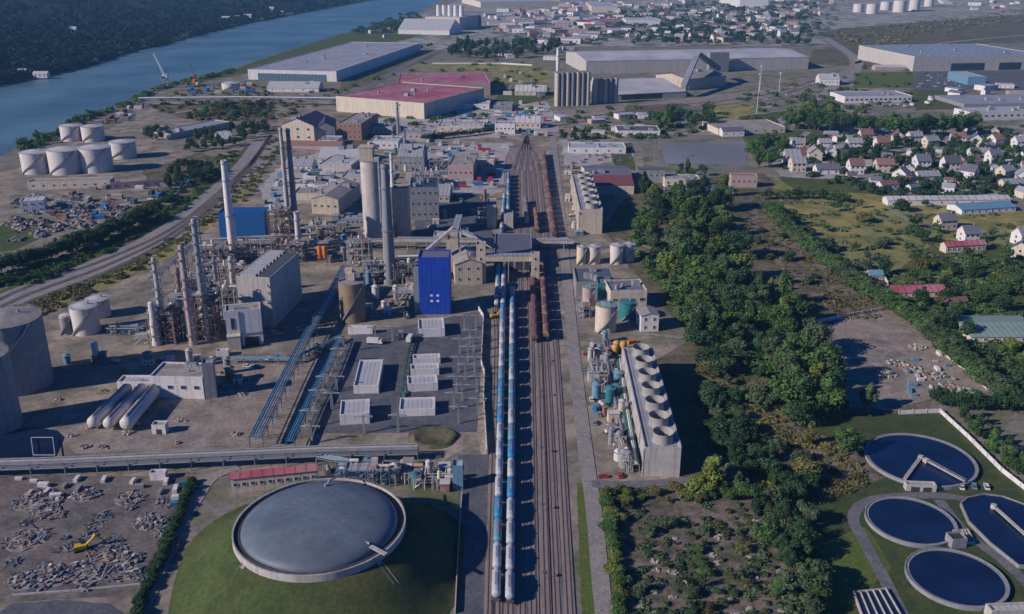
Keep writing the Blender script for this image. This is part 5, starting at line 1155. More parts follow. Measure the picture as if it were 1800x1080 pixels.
# pipe racks
piperack('teal blue pipe rack running diagonally from the silo to the long pipe bridge', [(452, 790), (500, 690), (535, 620), (575, 550), (608, 484)], 6, 5.4, 5, ['pblue', 'pblue', 'pblue2', 'steel'], bay=8, tone='pblue', rp=(.3, .5))
piperack('dark blue pipe rack right of the teal one', [(512, 792), (548, 715), (580, 655), (600, 606)], 4.5, 3.6, 4, ['pblue', 'pblue2'], bay=8, tone='pblue', rp=(.25, .4))
piperack('long pale pipe bridge crossing the whole lower left', [(-60, 838), (120, 832), (340, 822), (560, 812), (735, 808)], 5.5, 5, 6, ['steel', 'concrete', 'steel', 'greyc', 'lblue'], bay=11, rp=(.2, .4), levels=2)
piperack('low pipe run branching from the pipe bridge to the dome tank', [(560, 815), (640, 830), (700, 852)], 3.5, 3, 4, ['steel', 'lblue'], bay=6)
piperack('pipe run along the front of the process plant', [(400, 640), (520, 640), (600, 600)], 3, 2.5, 3, ['steel', 'lblue'], bay=8)
piperack('raised pipe rack behind the ridge hall', [(270, 520), (345, 448), (560, 436)], 10, 5, 5, ['steel', 'concrete', 'rust'], bay=10)
piperack('pipe rack between twin tower and rail yard', [(700, 470), (850, 466)], 7, 4, 4, ['steel', 'white'], bay=9)
frame('dense blue-grey pipe manifold behind the dome tank', 592, 856, 5, 2, 2, 4, 3.4, 71, 'pblue'); frame('grey valve structure right of the pipe manifold', 650, 850, 6, 2, 1, 4, 3.2, 72, 'steel'); frame('low valve structure right of the dome tank', 725, 860, 4, 2, 1, 4, 3, 73, 'steel')
B_('pink_roof_shed', 'long cream shed with a pinkish red roof behind the dome tank', 'shed', (408, 868), (560, 852), 26, (556, 822), 'cream', 'rred', 'gx', pitch=1.6, win=(10, 1, 1.6, 1.2))
B_('blue_white_hut', 'tall narrow pale blue hut in the shade beside the tracks', 'hut', (796, 862), (814, 862), 40, (814, 810), 'lblue', 'rwhite', 'flat')
p = P(762, 770); q = MB(); n_ = 40; vs = [((r2 * (1 + .06 * math.sin(3 * a + k) + .03 * math.sin(7 * a))) * math.cos(a), r2 * (1 + .05 * math.cos(2 * a)) * math.sin(a), z) for k, (r2, z) in enumerate(((10.5, .02), (9, 1.0), (8.2, 1.1), (6.5, .35), (.01, .3))) for a in [2 * PI * i / n_ for i in range(n_)]]
q.add(vs, [(k * n_ + i, k * n_ + (i + 1) % n_, (k + 1) * n_ + (i + 1) % n_, (k + 1) * n_ + i) for k in range(4) for i in range(n_)]); struct(q.done('earth_bund', G['scrub'], None, smooth=True, loc=p))
# =================================================================== dome tank on its mound
def dome_tank():
    cx = 563; y_c = 925; zb = 13.0
    c = P(cx, 932, zb); R_ = 150 * MP(905) * .905
    cz = Vector((c.x, c.y + 0.5, 0)); t = thing('dome_tank', 'huge grey domed tank with white ring wall sunk in a grassy mound', 'storage tank', cz)
    H1 = zb + 2.5; n = 64
    q = MB(); q.lathe([(R_, zb - 1), (R_, H1), (R_ - .5, H1), (R_ - .5, H1 - .8)], n); q.done('ring_wall', 'concrete', t, smooth=True)
    q = MB(); q.lathe([(R_ - .5, H1 - .8), (R_ - 2.6, H1 - .6)], n); q.done('gutter', 'dark', t, smooth=True)
    q = MB(); q.lathe([(max((R_ - 2.6) * math.sin(PI / 2 * i / 14), .01), H1 - .6 + 5.2 * math.cos(PI / 2 * i / 14)) for i in range(15)][::-1], n); q.done('dome', 'dome', t, smooth=True)
    q = MB()
    for zz in (H1 + .55, H1 + 1.05): q.lathe([(R_ - .25, zz), (R_ - .2, zz), (R_ - .2, zz + .05), (R_ - .25, zz + .05)], n)
    for i in range(n): a = 2 * PI * i / n; q.box((R_ - .22) * math.cos(a) - .03, (R_ - .22) * math.cos(a) + .03, (R_ - .22) * math.sin(a) - .03, (R_ - .22) * math.sin(a) + .03, H1, H1 + 1.05)
    q.done('railing', 'steel', t)
    q = MB(); a = R(-38)
    q.cbox(((R_ - 3) * math.cos(a), (R_ - 3) * math.sin(a), H1 + 1.1), (11, 1.5, .25), a); q.cbox(((R_ - 7) * math.cos(a), (R_ - 7) * math.sin(a), H1 + 1.6), (4.5, .3, 1.0), a); q.done('access_bridge', 'concrete', t)
    q = MB(); q.tube([(-1, R_ * .62, H1 + 3.2), (0, R_ * .66, H1 + 4.6), (3, R_ * .8, H1 + 4.4), (8, R_ * 1.02, H1 + 1.2)], .3, 8); q.cyl(-1, R_ * .62, H1 + 1.2, H1 + 4.0, .7, n=12); q.done('vent_pipe', 'steel', t, smooth=True)
    q = MB()
    for k in range(24):
        a = 2 * PI * k / 24; q.tube([((R_ - 2.7) * math.sin(PI / 2 * f) * math.cos(a), (R_ - 2.7) * math.sin(PI / 2 * f) * math.sin(a), H1 - .58 + 5.2 * math.cos(PI / 2 * f)) for f in (.12, .3, .5, .7, .85, .97)], .05, 4)
    q.done('seam', 'seam', t)
    # mound
    ring = [(1.0, zb), (1.06, zb - .3), (1.25, 8.6), (1.45, 4.2), (1.62, 1.2), (1.75, 0.08)]; q = MB(); m = 72; vs = []
    for f, z in ring:
        for i in range(m):
            a = 2 * PI * i / m; e = 1 + (f - 1) * (.09 * math.sin(a * 3 + 1) + .05 * math.sin(5 * a)); r2 = R_ * (1 + (f - 1) * e)
            x, y = r2 * math.cos(a), r2 * math.sin(a)
            if y < 0: y *= 1 + (f - 1) * .45
            if f > 1.2: y = min(y, R_ * 1.02 + (f - 1) * 9)
            if f > 1.2: x = min(x, R_ * 1.02 + (f - 1) * 24)
            vs.append((x, y, z))
    q.add(vs, [(j * m + i, j * m + (i + 1) % m, (j + 1) * m + (i + 1) % m, (j + 1) * m + i) for j in range(len(ring) - 1) for i in range(m)]); o = q.done('grass_mound', G['mound'], None, smooth=True, loc=cz); struct(o)
    # stair and path on the mound
    for lb, ang, w_, mt in (('long grey stairway running down the shaded right side of the mound', -40, 1.6, 'concrete'), ('pale stairway running down the sunny front left of the mound', -135, 1.6, 'concrete')):
        a = R(ang); q = MB(); s = thing('mound_stairs', lb, 'stairs', (cz.x + R_ * math.cos(a), cz.y + R_ * math.sin(a), zb), a); Lr = [(0, 0), (R_ * .25, -4.4), (R_ * .45, -8.8), (R_ * .66, -12.4)]
        for i in range(3):
            (x0, z0), (x1, z1) = Lr[i], Lr[i + 1]; k = 12
            for j in range(k): f = (j + .5) / k; q.box(x0 + (x1 - x0) * j / k, x0 + (x1 - x0) * (j + 1) / k, -w_ / 2, w_ / 2, z0 + (z1 - z0) * f - .5, z0 + (z1 - z0) * f + .45)
        q.done('steps', mt, s)
        q = MB()
        for sg in (-1, 1): q.tube([(x_, sg * w_ / 2, z_ + .9) for x_, z_ in Lr], .07, 5)
        q.done('handrail', 'steel', s)
    return cz, R_
DC, DR = dome_tank()
# =================================================================== asphalt pad cabins
for i, (ax, ay, bx, by, hp, bk, lb) in enumerate([(622, 693, 666, 692, 12, (685, 634), 'long white-roofed switch cabin on the left of the asphalt pad'), (717, 690, 770, 687, 12, (778, 660), 'front one of the three joined white cabins on the pad'),
    (722, 662, 772, 660, 10, (780, 640), 'middle one of the three joined white cabins on the pad'), (726, 642, 774, 640, 9, (782, 623), 'rear one of the three joined white cabins on the pad'),
    (736, 594, 782, 592, 13, (794, 560), 'white-fronted cabin at the foot of the royal blue tower'), (598, 748, 650, 745, 16, (657, 703), 'white cabin at the front left corner of the pad'), (702, 733, 765, 731, 10, (771, 700), 'flat pale-roofed cabin at the front of the pad')]):
    t = B_('pad_cabin', lb, 'cabin', (ax, ay), (bx, by), hp, bk, 'white', 'rwhite', 'flat', units=0)
    W_, D_, H_ = t['W'], t['D'], t['H']; MB().box(W_ + .02, W_ + .6, D_ * .2, D_ * .5, .4, 2.4).done('cooling_unit', 'steel', t)
vtank('green_vessel', 'small green round vessel at the left of the joined pad cabins', 'vessel', 713, 708, 5, 692, 'green', 'green', 'cone', stair=False, n=14)
piperack('green pipe run left of the joined pad cabins', [(706, 700), (716, 630), (728, 590)], 2.0, 1.0, 2, ['green', 'green'], bay=6, tone='green', rp=(.12, .2))
def gantry_mast(x, y, h, label):
    t = thing('lattice_mast', None, 'mast', P(x, y), 0, 'lattice masts on the asphalt pad'); reg(t, 'lattice switchyard mast with cross arm~ on the asphalt pad', None); q = MB()
    for a in (-.5, .5):
        for b2 in (-.5, .5): q.beam((a, b2, 0), (a * .4, b2 * .4, h), .2)
    for i in range(int(h / 1.2)):
        z = i * 1.2; f = 1 - .6 * z / h; q.beam((-.5 * f, -.5 * f, z), (.5 * f, -.5 * f, z + 1.2), .08); q.beam((.5 * f, .5 * f, z), (-.5 * f, .5 * f, z + 1.2), .08)
    q.done('lattice', 'steel', t); q = MB(); q.beam((-4, 0, h - .5), (4, 0, h - .5), .45); q.beam((-4, 0, h - .5), (0, 0, h + .6), .12); q.beam((4, 0, h - .5), (0, 0, h + .6), .12); q.done('cross_arm', 'steel', t)
    for s in (-3.5, 0, 3.5): q = MB(); q.cyl(s, 0, h - 1.6, h - .6, .16, n=8); q.done('insulator', 'brown', t)
for x, y in ((806, 745), (812, 705), (818, 668), (822, 636), (826, 606), (816, 580), (584, 720), (592, 690), (596, 640), (545, 752), (560, 715), (572, 690), (604, 620), (548, 780), (840, 730), (838, 690), (834, 655), (832, 620), (836, 580), (798, 720), (802, 690), (806, 655), (808, 622), (690, 600), (660, 600), (700, 760), (640, 762)): gantry_mast(x, y, 8.5, '')
def fence(px, h, label, mt='concrete', name='perimeter_wall', cat='wall', thick=.35, posts=0):
    g = [P(*p) for p in px]; o = g[0].copy(); t = thing(name, label, cat, o); q = MB(); q.strip([(p - o) for p in g], thick, 0, h); q.done('panel', mt, t)
    if posts:
        q = MB()
        for i in range(len(g) - 1):
            d = g[i + 1] - g[i]; k = max(1, int(d.length / posts))
            for j in range(k): c = g[i] - o + d * (j / k); q.cbox((c.x, c.y, h / 2 + .15), (.5, .5, h + .3), math.atan2(d.y, d.x))
        q.done('post', 'concrete', t)
    return t
fence([(856, 800), (850, 700), (852, 660), (846, 640), (850, 560), (838, 540)], 2.4, 'pale kinked wall along the left side of the tracks', 'white', posts=6)
fence([(1580, 729), (1652, 726), (1700, 770), (1760, 830), (1830, 885)], 2.0, 'pale wall with a corner behind the largest round basin', 'white', posts=5)
fence([(1420, 572), (1500, 556), (1562, 545)], 2.2, 'long white wall at the far side of the rough lot', 'white', posts=6)
fence([(1542, 470), (1560, 500), (1562, 545)], 2.0, 'pale wall running along the hedge to the red-roofed shed', 'white', posts=6)
fence([(22, 1048), (130, 1040), (255, 1028)], .7, 'low pale kerb wall between the earthworks and the basin floor', 'concrete')
fence([(1740, 690), (1700, 655), (1650, 618)], 1.2, 'pale low wall at the edge of the rough lot', 'white')
fence([(800, 1080), (806, 960), (812, 870)], 1.6, 'thin grey wall at the foot of the shaded mound', 'concrete')
fence([(760, 113), (880, 113), (935, 116)], 2.5, 'pale wall along the back of the dry field', 'white')
# =================================================================== clarifiers
def clarifier(label, cx, cy, rpx, arms, wide=None, water='pond'):
    c = P(cx, cy); r_ = rpx * MP(cy); c = Vector((c.x, c.y, 0)); t = thing('settling_basin', label, 'settling basin', c); n = 56; OCC.append((c.x, c.y, r_ + 2))
    q = MB(); q.lathe([(r_ + .25, 0), (r_ + .25, 1.5), (r_ - .1, 1.5), (r_ - .1, 1.0)], n); q.done('rim', 'greyc', t, smooth=True)
    q = MB(); q.lathe([(r_ - .1, 1.25), (r_ - 1.0, 1.25), (r_ - 1.0, 1.0)], n); q.done('channel', 'greyc', t, smooth=True)
    q = MB(); q.lathe([(.001, 1.1), (r_ - .1, 1.1)], n); q.done('water', POND, t)
    for k, (a, f0, f1) in enumerate(arms):
        a = R(a); q = MB(); L = r_ * (f1 - f0); m = r_ * (f0 + f1) / 2; q.cbox((m * math.cos(a), m * math.sin(a), 2.0), (L, 1.2, .25), a)
        for s in (-.55, .55): q.cbox((m * math.cos(a) - s * math.sin(a), m * math.sin(a) + s * math.cos(a), 2.7), (L, .08, .1), a)
        q.cbox((r_ * f0 * math.cos(a), r_ * f0 * math.sin(a), 1.9), (1.8, 1.8, 1.6), a); q.done('scraper_bridge', 'concrete', t)
    return t
clarifier('largest round settling basin with two scraper bridges, behind the others', 1617, 812, 92, [(-128, 0.0, 1.0), (-62, .12, .98)])
clarifier('left round settling basin with plain dark water', 1600, 920, 75, [])
clarifier('front round settling basin nearest the bottom right', 1680, 1020, 83, [])
# oblong basin
def oblong():
    pts = [(1688, 890), (1700, 880), (1730, 874), (1762, 878), (1800, 892), (1880, 945), (1905, 985), (1860, 1002), (1790, 1000), (1740, 960), (1702, 922)]
    g = [P(*p) for p in pts]; o = sum(g, Vector()) / len(g); t = thing('settling_basin', 'oblong settling basin with one long bridge at the right edge', 'settling basin', o); loc = [((p - o).x, (p - o).y) for p in g]
    q = MB(); q.prism(loc, .1, 1.1); q.done('water', POND, t); q = MB(); q.strip(loc + [loc[0]], .5, 0, 1.5); q.done('rim', 'greyc', t)
    a, b2 = P(1745, 898) - o, P(1830, 975) - o; q = MB(); q.strip([(a.x, a.y), (b2.x, b2.y)], 1.4, 1.8, 2.1); q.cyl(a.x, a.y, 1, 2.6, 1, n=12); q.done('scraper_bridge', 'concrete', t)
oblong()
def pump_basin(label, pts, h=1.4):
    g = [P(*p) for p in pts]; o = g[0].copy(); t = thing('rectangular_basin', label, 'basin', o); loc = [((p - o).x, (p - o).y) for p in g]
    q = MB(); q.strip(loc + [loc[0]], .5, 0, h); q.done('rim', 'concrete', t); q = MB(); q.prism(loc, .05, h - .5); q.done('water', POND, t)
    q = MB(); n = 5
    for i in range(1, n):
        f = i / n; a = Vector(loc[0]).lerp(Vector(loc[1]), f); b2 = Vector(loc[3]).lerp(Vector(loc[2]), f); q.strip([a, b2], .35, h - .5, h)
    q.done('divider', 'concrete', t)
pump_basin('rectangular basin with dividers at the bottom right corner', [(1500, 1046), (1556, 1040), (1585, 1090), (1520, 1100)])
pump_basin('small rectangular basin between the round basins', [(1674, 938), (1700, 936), (1712, 958), (1684, 960)])
for i, (x, y, rz, mt) in enumerate([(1690, 858, .1, 'white'), (1712, 857, .1, 'lblue'), (1734, 858, .1, 'white')]): put('car', P(x, y), 1.2 + rz, mt, 'parked car~ beside the largest round basin', 'cars by the basins')
B_('pump_kiosk', 'low concrete pump kiosk in front of the largest round basin', 'kiosk', (1592, 864), (1645, 866), 9, (1640, 852), 'concrete', 'greyc', 'flat', door=[(.3, 3, 2, 'dark'), (.7, 3, 2, 'dark')])
B_('pump_kiosk', 'small dark-sided kiosk beside the left round basin', 'kiosk', (1672, 966), (1698, 964), 14, (1700, 936), 'greyc', 'dark', 'flat')
B_('pump_kiosk', 'white-roofed kiosk at the bottom right edge', 'kiosk', (1740, 1092), (1830, 1088), 14, (1830, 1060), 'concrete', 'rwhite', 'flat')

# =================================================================== trains
def train(px, s0, n, kind, mts, desc, group, pitch=14.2):
    g = smooth_px(px, 60); L = [0]
    for i in range(len(g) - 1): L.append(L[-1] + (g[i + 1] - g[i]).length)
    for k in range(n):
        s = s0 + pitch * (k + .5)
        if s > L[-1]: break
        i = max(j for j in range(len(L)) if L[j] <= s); i = min(i, len(g) - 2); f = (s - L[i]) / (L[i + 1] - L[i]); p = g[i].lerp(g[i + 1], f); d = (g[i + 1] - g[i]); rz = math.atan2(d.y, d.x) - PI / 2
        p.z = .62; m_ = mts[k % len(mts)] if not callable(mts) else mts(k)
        cn = {'wwhite': 'white', 'lblue': 'pale blue', 'wblue': 'blue', 'maroonp': 'maroon', 'rust': 'rusty', 'steel': 'grey'}[m_]
        put(kind, p, rz, m_, cn + ' ' + desc, group, 1.0, p.y, 'front')
cA = 'wwhite wwhite lblue wblue wwhite wwhite wwhite wwhite wblue lblue wblue lblue wwhite wwhite'.split()
cB = 'wwhite wwhite wwhite wwhite wblue wwhite wblue lblue wwhite lblue lblue wwhite lblue lblue'.split()
train([(872, 1066), (879, 780), (885, 505), (889, 400)], 0, 23, 'tank', cA, 'tank wagon~ in the left tank train', 'left tank train')
train([(896, 1070), (899, 780), (901, 505)], 0, 20, 'tank', cB, 'tank wagon~ in the right tank train', 'right tank train')
train([(873, 545), (877, 470), (880, 440)], 0, 5, 'tank', ['wwhite', 'wblue'], 'tank wagon~ on the short left siding', 'short siding train')
train([(893, 385), (894, 310)], 0, 12, 'tank', ['lblue', 'wwhite', 'wblue'], 'tank wagon~ on the far siding', 'far siding train')
train([(880, 430), (887, 350)], 0, 11, 'tank', ['lblue', 'lblue', 'wwhite'], 'tank wagon~ left of the far siding', 'far left siding train')
train([(940, 606), (936, 500), (934, 470)], 0, 12, 'hopper', ['maroonp'], 'hopper wagon~ in the maroon train', 'maroon hopper train')
train([(960, 602), (952, 480), (948, 450)], 0, 12, 'hopper', ['rust', 'maroonp'], 'hopper wagon~ beside the maroon train', 'rusty hopper train')
train([(974, 420), (962, 330), (956, 275)], 0, 26, 'hopper', ['maroonp', 'rust', 'maroonp'], 'hopper wagon~ along the works road', 'long hopper train')
train([(944, 412), (940, 370)], 0, 4, 'hopper', ['rust'], 'hopper wagon~ standing alone in the far yard', 'short hopper cut')
train([(926, 402), (923, 350)], 4, 5, 'hopper', ['steel', 'rust'], 'hopper wagon~ in the middle of the far yard', 'short middle hopper cut')
# =================================================================== houses
wl = ['white', 'white', 'cream', 'white']
def hrow(spots, where, group, sc=1.0, rf=('rterr', 'rslate', 'rgrey')):
    for (x, y, rz) in spots:
        w_ = rnd.choice(wl); f_ = rnd.choice(rf); wn = {'white': 'white', 'cream': 'cream', 'pinkwall': 'pinkish'}[w_]; fn = {'rterr': 'orange-tiled', 'rslate': 'slate-roofed', 'rred': 'red-roofed', 'rgrey': 'grey-roofed'}[f_]
        house(x, y, rz, w_, f_, wn + ' ' + fn + ' house~ ' + where, group, sc)
hrow([(1520, 248, .1), (1577, 250, 1.4), (1634, 258, .3), (1682, 252, -.2), (1714, 254, 1.2), (1548, 262, .1), (1500, 262, 0), (1606, 250, .2), (1748, 256, .4), (1790, 260, .1)], 'behind the big tree row', 'houses by the big tree row', 1.3)
hrow([(1400, 300, .05), (1452, 304, .05), (1502, 304, .0), (1552, 302, .0), (1618, 296, .05), (1668, 300, .1), (1390, 288, 0), (1430, 282, 1.5)], 'in the front village row', 'front village row', 1.4, ('rterr', 'rgrey', 'rslate'))
hrow([(1582, 318, .9), (1628, 316, .1), (1702, 314, 2.3), (1765, 312, .5), (1795, 322, 1.2), (1745, 285, .1), (1798, 285, .7), (1720, 274, 0), (1776, 330, .2)], 'at the right end of the village', 'right village cluster', 1.3)
hrow([(1400, 262, .1), (1422, 268, 1.2), (1448, 260, .0), (1478, 266, .2), (1460, 276, 1.4), (1405, 280, .3)], 'at the left end of the village', 'left village cluster', 1.1)
hrow([(1660, 400, .2), (1700, 424, .1), (1794, 452, .9), (1796, 428, .3)], 'beyond the dry meadow', 'meadow edge houses', 1.2, ('rslate', 'rgrey', 'rterr'))
for i, (x1, y1, x2, y2, hp, bk, wl_, rf, kd, lb) in enumerate([(1560, 362, 1775, 360, 9, (1775, 345), 'white', 'rpale', 'gx', 'very long white low building between village and dry meadow'), (1690, 378, 1785, 372, 8, (1790, 352), 'white', 'lblue', 'gx', 'pale blue-roofed shed at the end of the long white building'),
    (1662, 446, 1732, 442, 12, (1735, 424), 'cream', 'rred', 'gx', 'cream barn with pinkish roof in the gardens'), (1558, 525, 1664, 522, 9, (1668, 500), 'cream', 'rred', 'gx', 'long low shed with red roof beside the hedge'),
    (1706, 602, 1840, 602, 9, (1840, 556), 'cream', 'rgreen', 'gx', 'wide shed with pale green roof at the right edge'), (1528, 492, 1552, 492, 8, (1552, 478), 'white', 'lblue', 'gx', 'small blue-roofed hut beside the hedge'),
    (1668, 540, 1700, 536, 7, (1700, 524), 'pinkwall', 'rterr', 'gx', 'small pink hut right of the red-roofed shed')]):
    B_('shed' if i else 'long_building', lb, 'shed', (x1, y1), (x2, y2), hp, bk, wl_, rf, kd, win=(8, 1, 1.6, 1.2), pitch=2.2)
# far town: houses too small to show parts
def far_house(v):
    W, D, H, p = [(13, 9, 7, 4), (20, 10, 6, 3), (28, 18, 7, .5)][v]; q = MB()
    q.add([(-W / 2, -D / 2, 0), (W / 2, -D / 2, 0), (W / 2, D / 2, 0), (-W / 2, D / 2, 0), (-W / 2, -D / 2, H), (W / 2, -D / 2, H), (W / 2, D / 2, H), (-W / 2, D / 2, H), (-W / 2, 0, H + p), (W / 2, 0, H + p)],
          [(0, 1, 5, 4), (2, 3, 7, 6), (1, 2, 6, 9, 5), (3, 0, 4, 8, 7)], 0)
    s = p / (D / 2); q.add([(-W / 2 - .4, -D / 2 - .5, H - .5 * s + .1), (W / 2 + .4, -D / 2 - .5, H - .5 * s + .1), (W / 2 + .4, 0, H + p + .1), (-W / 2 - .4, 0, H + p + .1), (W / 2 + .4, D / 2 + .5, H - .5 * s + .1), (-W / 2 - .4, D / 2 + .5, H - .5 * s + .1)], [(0, 1, 2, 3), (3, 2, 4, 5)], 1)
    for x in (-.3, 0, .3): q.box(W * x - .8, W * x + .8, -D / 2 - .06, -D / 2, 2, 4, 2)
    return q
FHM = {}
def far_houses(poly, n, seed, where, group, md=26, sc=(1, 1.5), big=.3):
    r = random.Random(seed)
    for p, x, y in scatter(poly, n, md, seed, 4 if md > 14 else 6):
        v = 2 if r.random() < big else r.choice((0, 1)); w_ = r.choice(['white', 'cream', 'pinkwall', 'white']); f_ = r.choice(['rterr', 'rslate', 'rpale', 'rgrey'] if v < 2 else ['rpale', 'rwhite', 'rgrey']); k = (v, w_, f_)
        if k not in FHM:
            me = bpy.data.meshes.new('far_house'); q = far_house(v); me.from_pydata(q.v, [], q.f); [me.materials.append(M[m]) for m in (w_, f_, 'glass')]; me.polygons.foreach_set('material_index', q.m); me.update(); FHM[k] = me
        nm = 'far_house' if v < 2 else 'far_shed'; o = bpy.data.objects.new(nm, FHM[k]); COL.objects.link(o); o.location = p; o.rotation_euler = (0, 0, r.uniform(-.5, .5) + (PI / 2 if r.random() < .3 else 0)); o.scale = [r.uniform(*sc)] * 3
        tag(o, None, 'house' if v < 2 else 'shed', group)
        wn = {'white': 'white', 'cream': 'cream', 'pinkwall': 'pinkish'}[w_]; fn = {'rterr': 'orange roof', 'rslate': 'dark roof', 'rpale': 'pale roof', 'rred': 'red roof', 'rwhite': 'white roof', 'rgrey': 'grey roof'}[f_]
        reg(o, 'far ' + wn + (' house' if v < 2 else ' shed') + ' with ' + fn + '~ ' + where)
far_houses([(1000, 5), (1200, 0), (1300, 20), (1420, 30), (1440, 60), (1300, 76), (1130, 72), (1060, 62)], 120, 11, 'among the trees of the far town', 'far town houses', 26)
far_houses([(850, 22), (1040, 8), (1060, 58), (1010, 80), (930, 66), (850, 52)], 84, 12, 'in the dense far works quarter', 'far works quarter sheds', 30, (1, 1.6), .7)
far_houses([(1200, -4), (1480, -4), (1470, 30), (1340, 28)], 26, 13, 'at the top edge over the town', 'top edge houses', 30)
far_houses([(1640, 2), (1800, -3), (1800, 14), (1700, 20)], 14, 14, 'at the top right corner', 'top right corner houses', 40)
far_houses([(985, 205), (1130, 196), (1200, 200), (1160, 238), (1000, 240)], 10, 16, 'between silo blocks and canal', 'canal side sheds', 16, (.5, .8), .8)
far_houses([(1610, 165), (1830, 140), (1830, 175), (1640, 190)], 8, 17, 'behind the big tree row depots', 'depot sheds', 26, (.7, 1.0), .8)
far_houses([(850, 78), (1030, 60), (1030, 100), (990, 110), (870, 100)], 12, 18, 'between field belt and silo blocks', 'belt side sheds', 26, (.7, 1.1), .7)
far_houses([(1340, 250), (1500, 236), (1830, 226), (1830, 350), (1560, 335), (1400, 300)], 40, 19, 'tucked between the village gardens', 'small village houses', 13, (.6, .85), 0)
far_houses([(640, 56), (745, 42), (748, 62), (690, 70)], 8, 15, 'between river headland and chimneyed plant', 'plant outbuildings', 30, (.8, 1.1), .8)
for i, (x, y) in enumerate([(130, 58), (398, 36), (418, 36), (436, 32), (478, 20), (492, 26), (42, 136), (74, 138)]):
    o = far_house(i % 2).done('riverbank_house', ['white', 'rpale', 'glass'], None, loc=P(x, y)); o.scale = (1.1,) * 3; o.location.z = 0
    p = o.location; t_ = min((Vector((p.x, p.y, 0)) - h_).length for h_ in smooth_px(farbank, 120)); hz = hill_h(p.x, p.y, t_) if t_ < 900 else 40
    # step back along the ray until it meets the slope
    for _ in range(4):
        q_ = P(x, y, hz); t_ = min((Vector((q_.x, q_.y, 0)) - h_).length for h_ in smooth_px(farbank, 120)); hz = .5 * hz + .5 * hill_h(q_.x, q_.y, t_)
    o.location = P(x, y, hz); o.location.z += 1; tag(o, None, 'house', 'houses on the far river bank'); reg(o, 'pale house~ on the wooded far river bank')
# =================================================================== trees
grove([(1130, 350), (1270, 345), (1296, 470), (1262, 545), (1205, 520), (1165, 490), (1112, 430)], 58, (13, 23), 7.5, 1, 'in the wood by the far cooling towers', 'wood by the far cooling towers', wide=(1.05, 1.35))
grove([(1210, 520), (1290, 478), (1392, 545), (1408, 600), (1478, 650), (1470, 738), (1400, 752), (1362, 660), (1292, 606), (1222, 612)], 66, (11, 23), 7.0, 2, 'in the diagonal wood by the gravel path', 'diagonal wood', (('dark green', 2), ('green', 5), ('yellow-green', 1), ('grey-green', 2)), wide=(1.0, 1.3))
grove([(1222, 590), (1300, 600), (1352, 690), (1370, 740), (1250, 690)], 15, (6, 12), 7, 3, 'in the hollow behind the near cooling towers', 'hollow trees', (('grey-green', 3), ('olive', 2), ('dark green', 2)), (('round', 1), ('loose', 2), ('bush', 2)), (1.2, 1.5))
grove([(1240, 690), (1300, 700), (1330, 830), (1290, 860), (1262, 800)], 14, (6, 11), 6, 4, 'along the shaded ditch behind the near cooling towers', 'ditch trees', (('dark green', 3), ('grey-green', 2)), (('round', 2), ('bush', 2)), (1.2, 1.5))
grove([(1290, 850), (1380, 850), (1440, 960), (1440, 1090), (1390, 1090), (1340, 960)], 24, (7, 12), 5.5, 5, 'in the tree belt beside the basins lawn', 'tree belt by the lawn', (('grey-green', 3), ('green', 2), ('dark green', 2)), (('loose', 2), ('round', 2), ('tall', 1)), (1.1, 1.4))
grove([(1330, 745), (1420, 740), (1445, 830), (1390, 900), (1310, 850)], 11, (5, 10), 6, 6, 'on the rough ground left of the bare patch', 'rough ground trees', (('grey-green', 3), ('olive', 2), ('dark green', 1)), (('loose', 2), ('bush', 2)), (1.1, 1.5))
tree(P(1250, 862), 15, 'cone', 'yellow-green', None, None, 1.5, label='yellow-green pointed tree right of the near cooling tower end wall'); tree(P(1228, 866), 8, 'bush', 'yellow-green', None, None, 1.4, label='low yellow-green bush at the foot of the pointed tree')
tree(P(1490, 800), 13, 'round', 'green', None, None, 1.4, label='single round green tree left of the largest basin'); tree(P(1522, 722), 13, 'tall', 'grey-green', None, None, 1.6, label='slim tree in the front corner of the rough lot'); tree(P(1480, 728), 9, 'tall', 'dark green', None, None, 1.5, label='small dark tree beside the slim lot tree')
grove([(1060, 868), (1110, 862), (1270, 868), (1300, 880), (1120, 890), (1075, 960)], 26, (2.5, 5.5), 4, 7, 'on the scrub edge below the side road', 'scrub edge bushes', (('green', 3), ('yellow-green', 2), ('olive', 2)), (('bush', 3), ('loose', 1)), (1.3, 1.7))
grove([(1075, 940), (1290, 900), (1400, 960), (1400, 1100), (1095, 1100)], 58, (1.6, 4.8), 3.2, 8, 'on the stony scrub at the bottom', 'stony scrub bushes', (('grey-green', 4), ('olive', 4), ('dark green', 2), ('green', 2)), (('bush', 4), ('loose', 2)), (1.2, 1.7))
treeline([(1066, 880), (1078, 960), (1092, 1085)], 14, 4.2, 9, 'in the roadside strip right of the works road', 'roadside bushes', 'bush', 'yellow-green', 1, 1.4, 'green')
treeline([(1352, 372), (1380, 408), (1425, 448), (1480, 494), (1535, 530)], 40, 11, 10, 'in the upper half of the long diagonal hedge', 'upper diagonal hedge', 'round', 'green', 1.8, 1.7, 'grey-green')
treeline([(1545, 535), (1600, 568), (1655, 615), (1715, 668), (1775, 716)], 40, 10, 11, 'in the lower half of the long diagonal hedge', 'lower diagonal hedge', 'round', 'green', 1.6, 1.7, 'grey-green')
treeline([(1645, 712), (1700, 722), (1790, 722)], 14, 9, 12, 'in the dark hedge before the right wall', 'dark cross hedge', 'round', 'dark green', .8, 1.2)
grove([(1680, 735), (1720, 745), (1830, 850), (1830, 880), (1740, 800)], 22, (6, 10), 4.5, 13, 'right of the white corner wall', 'wall side trees', (('green', 2), ('grey-green', 3), ('dark green', 2)), (('tall', 2), ('loose', 2), ('round', 1)), (1.1, 1.4))
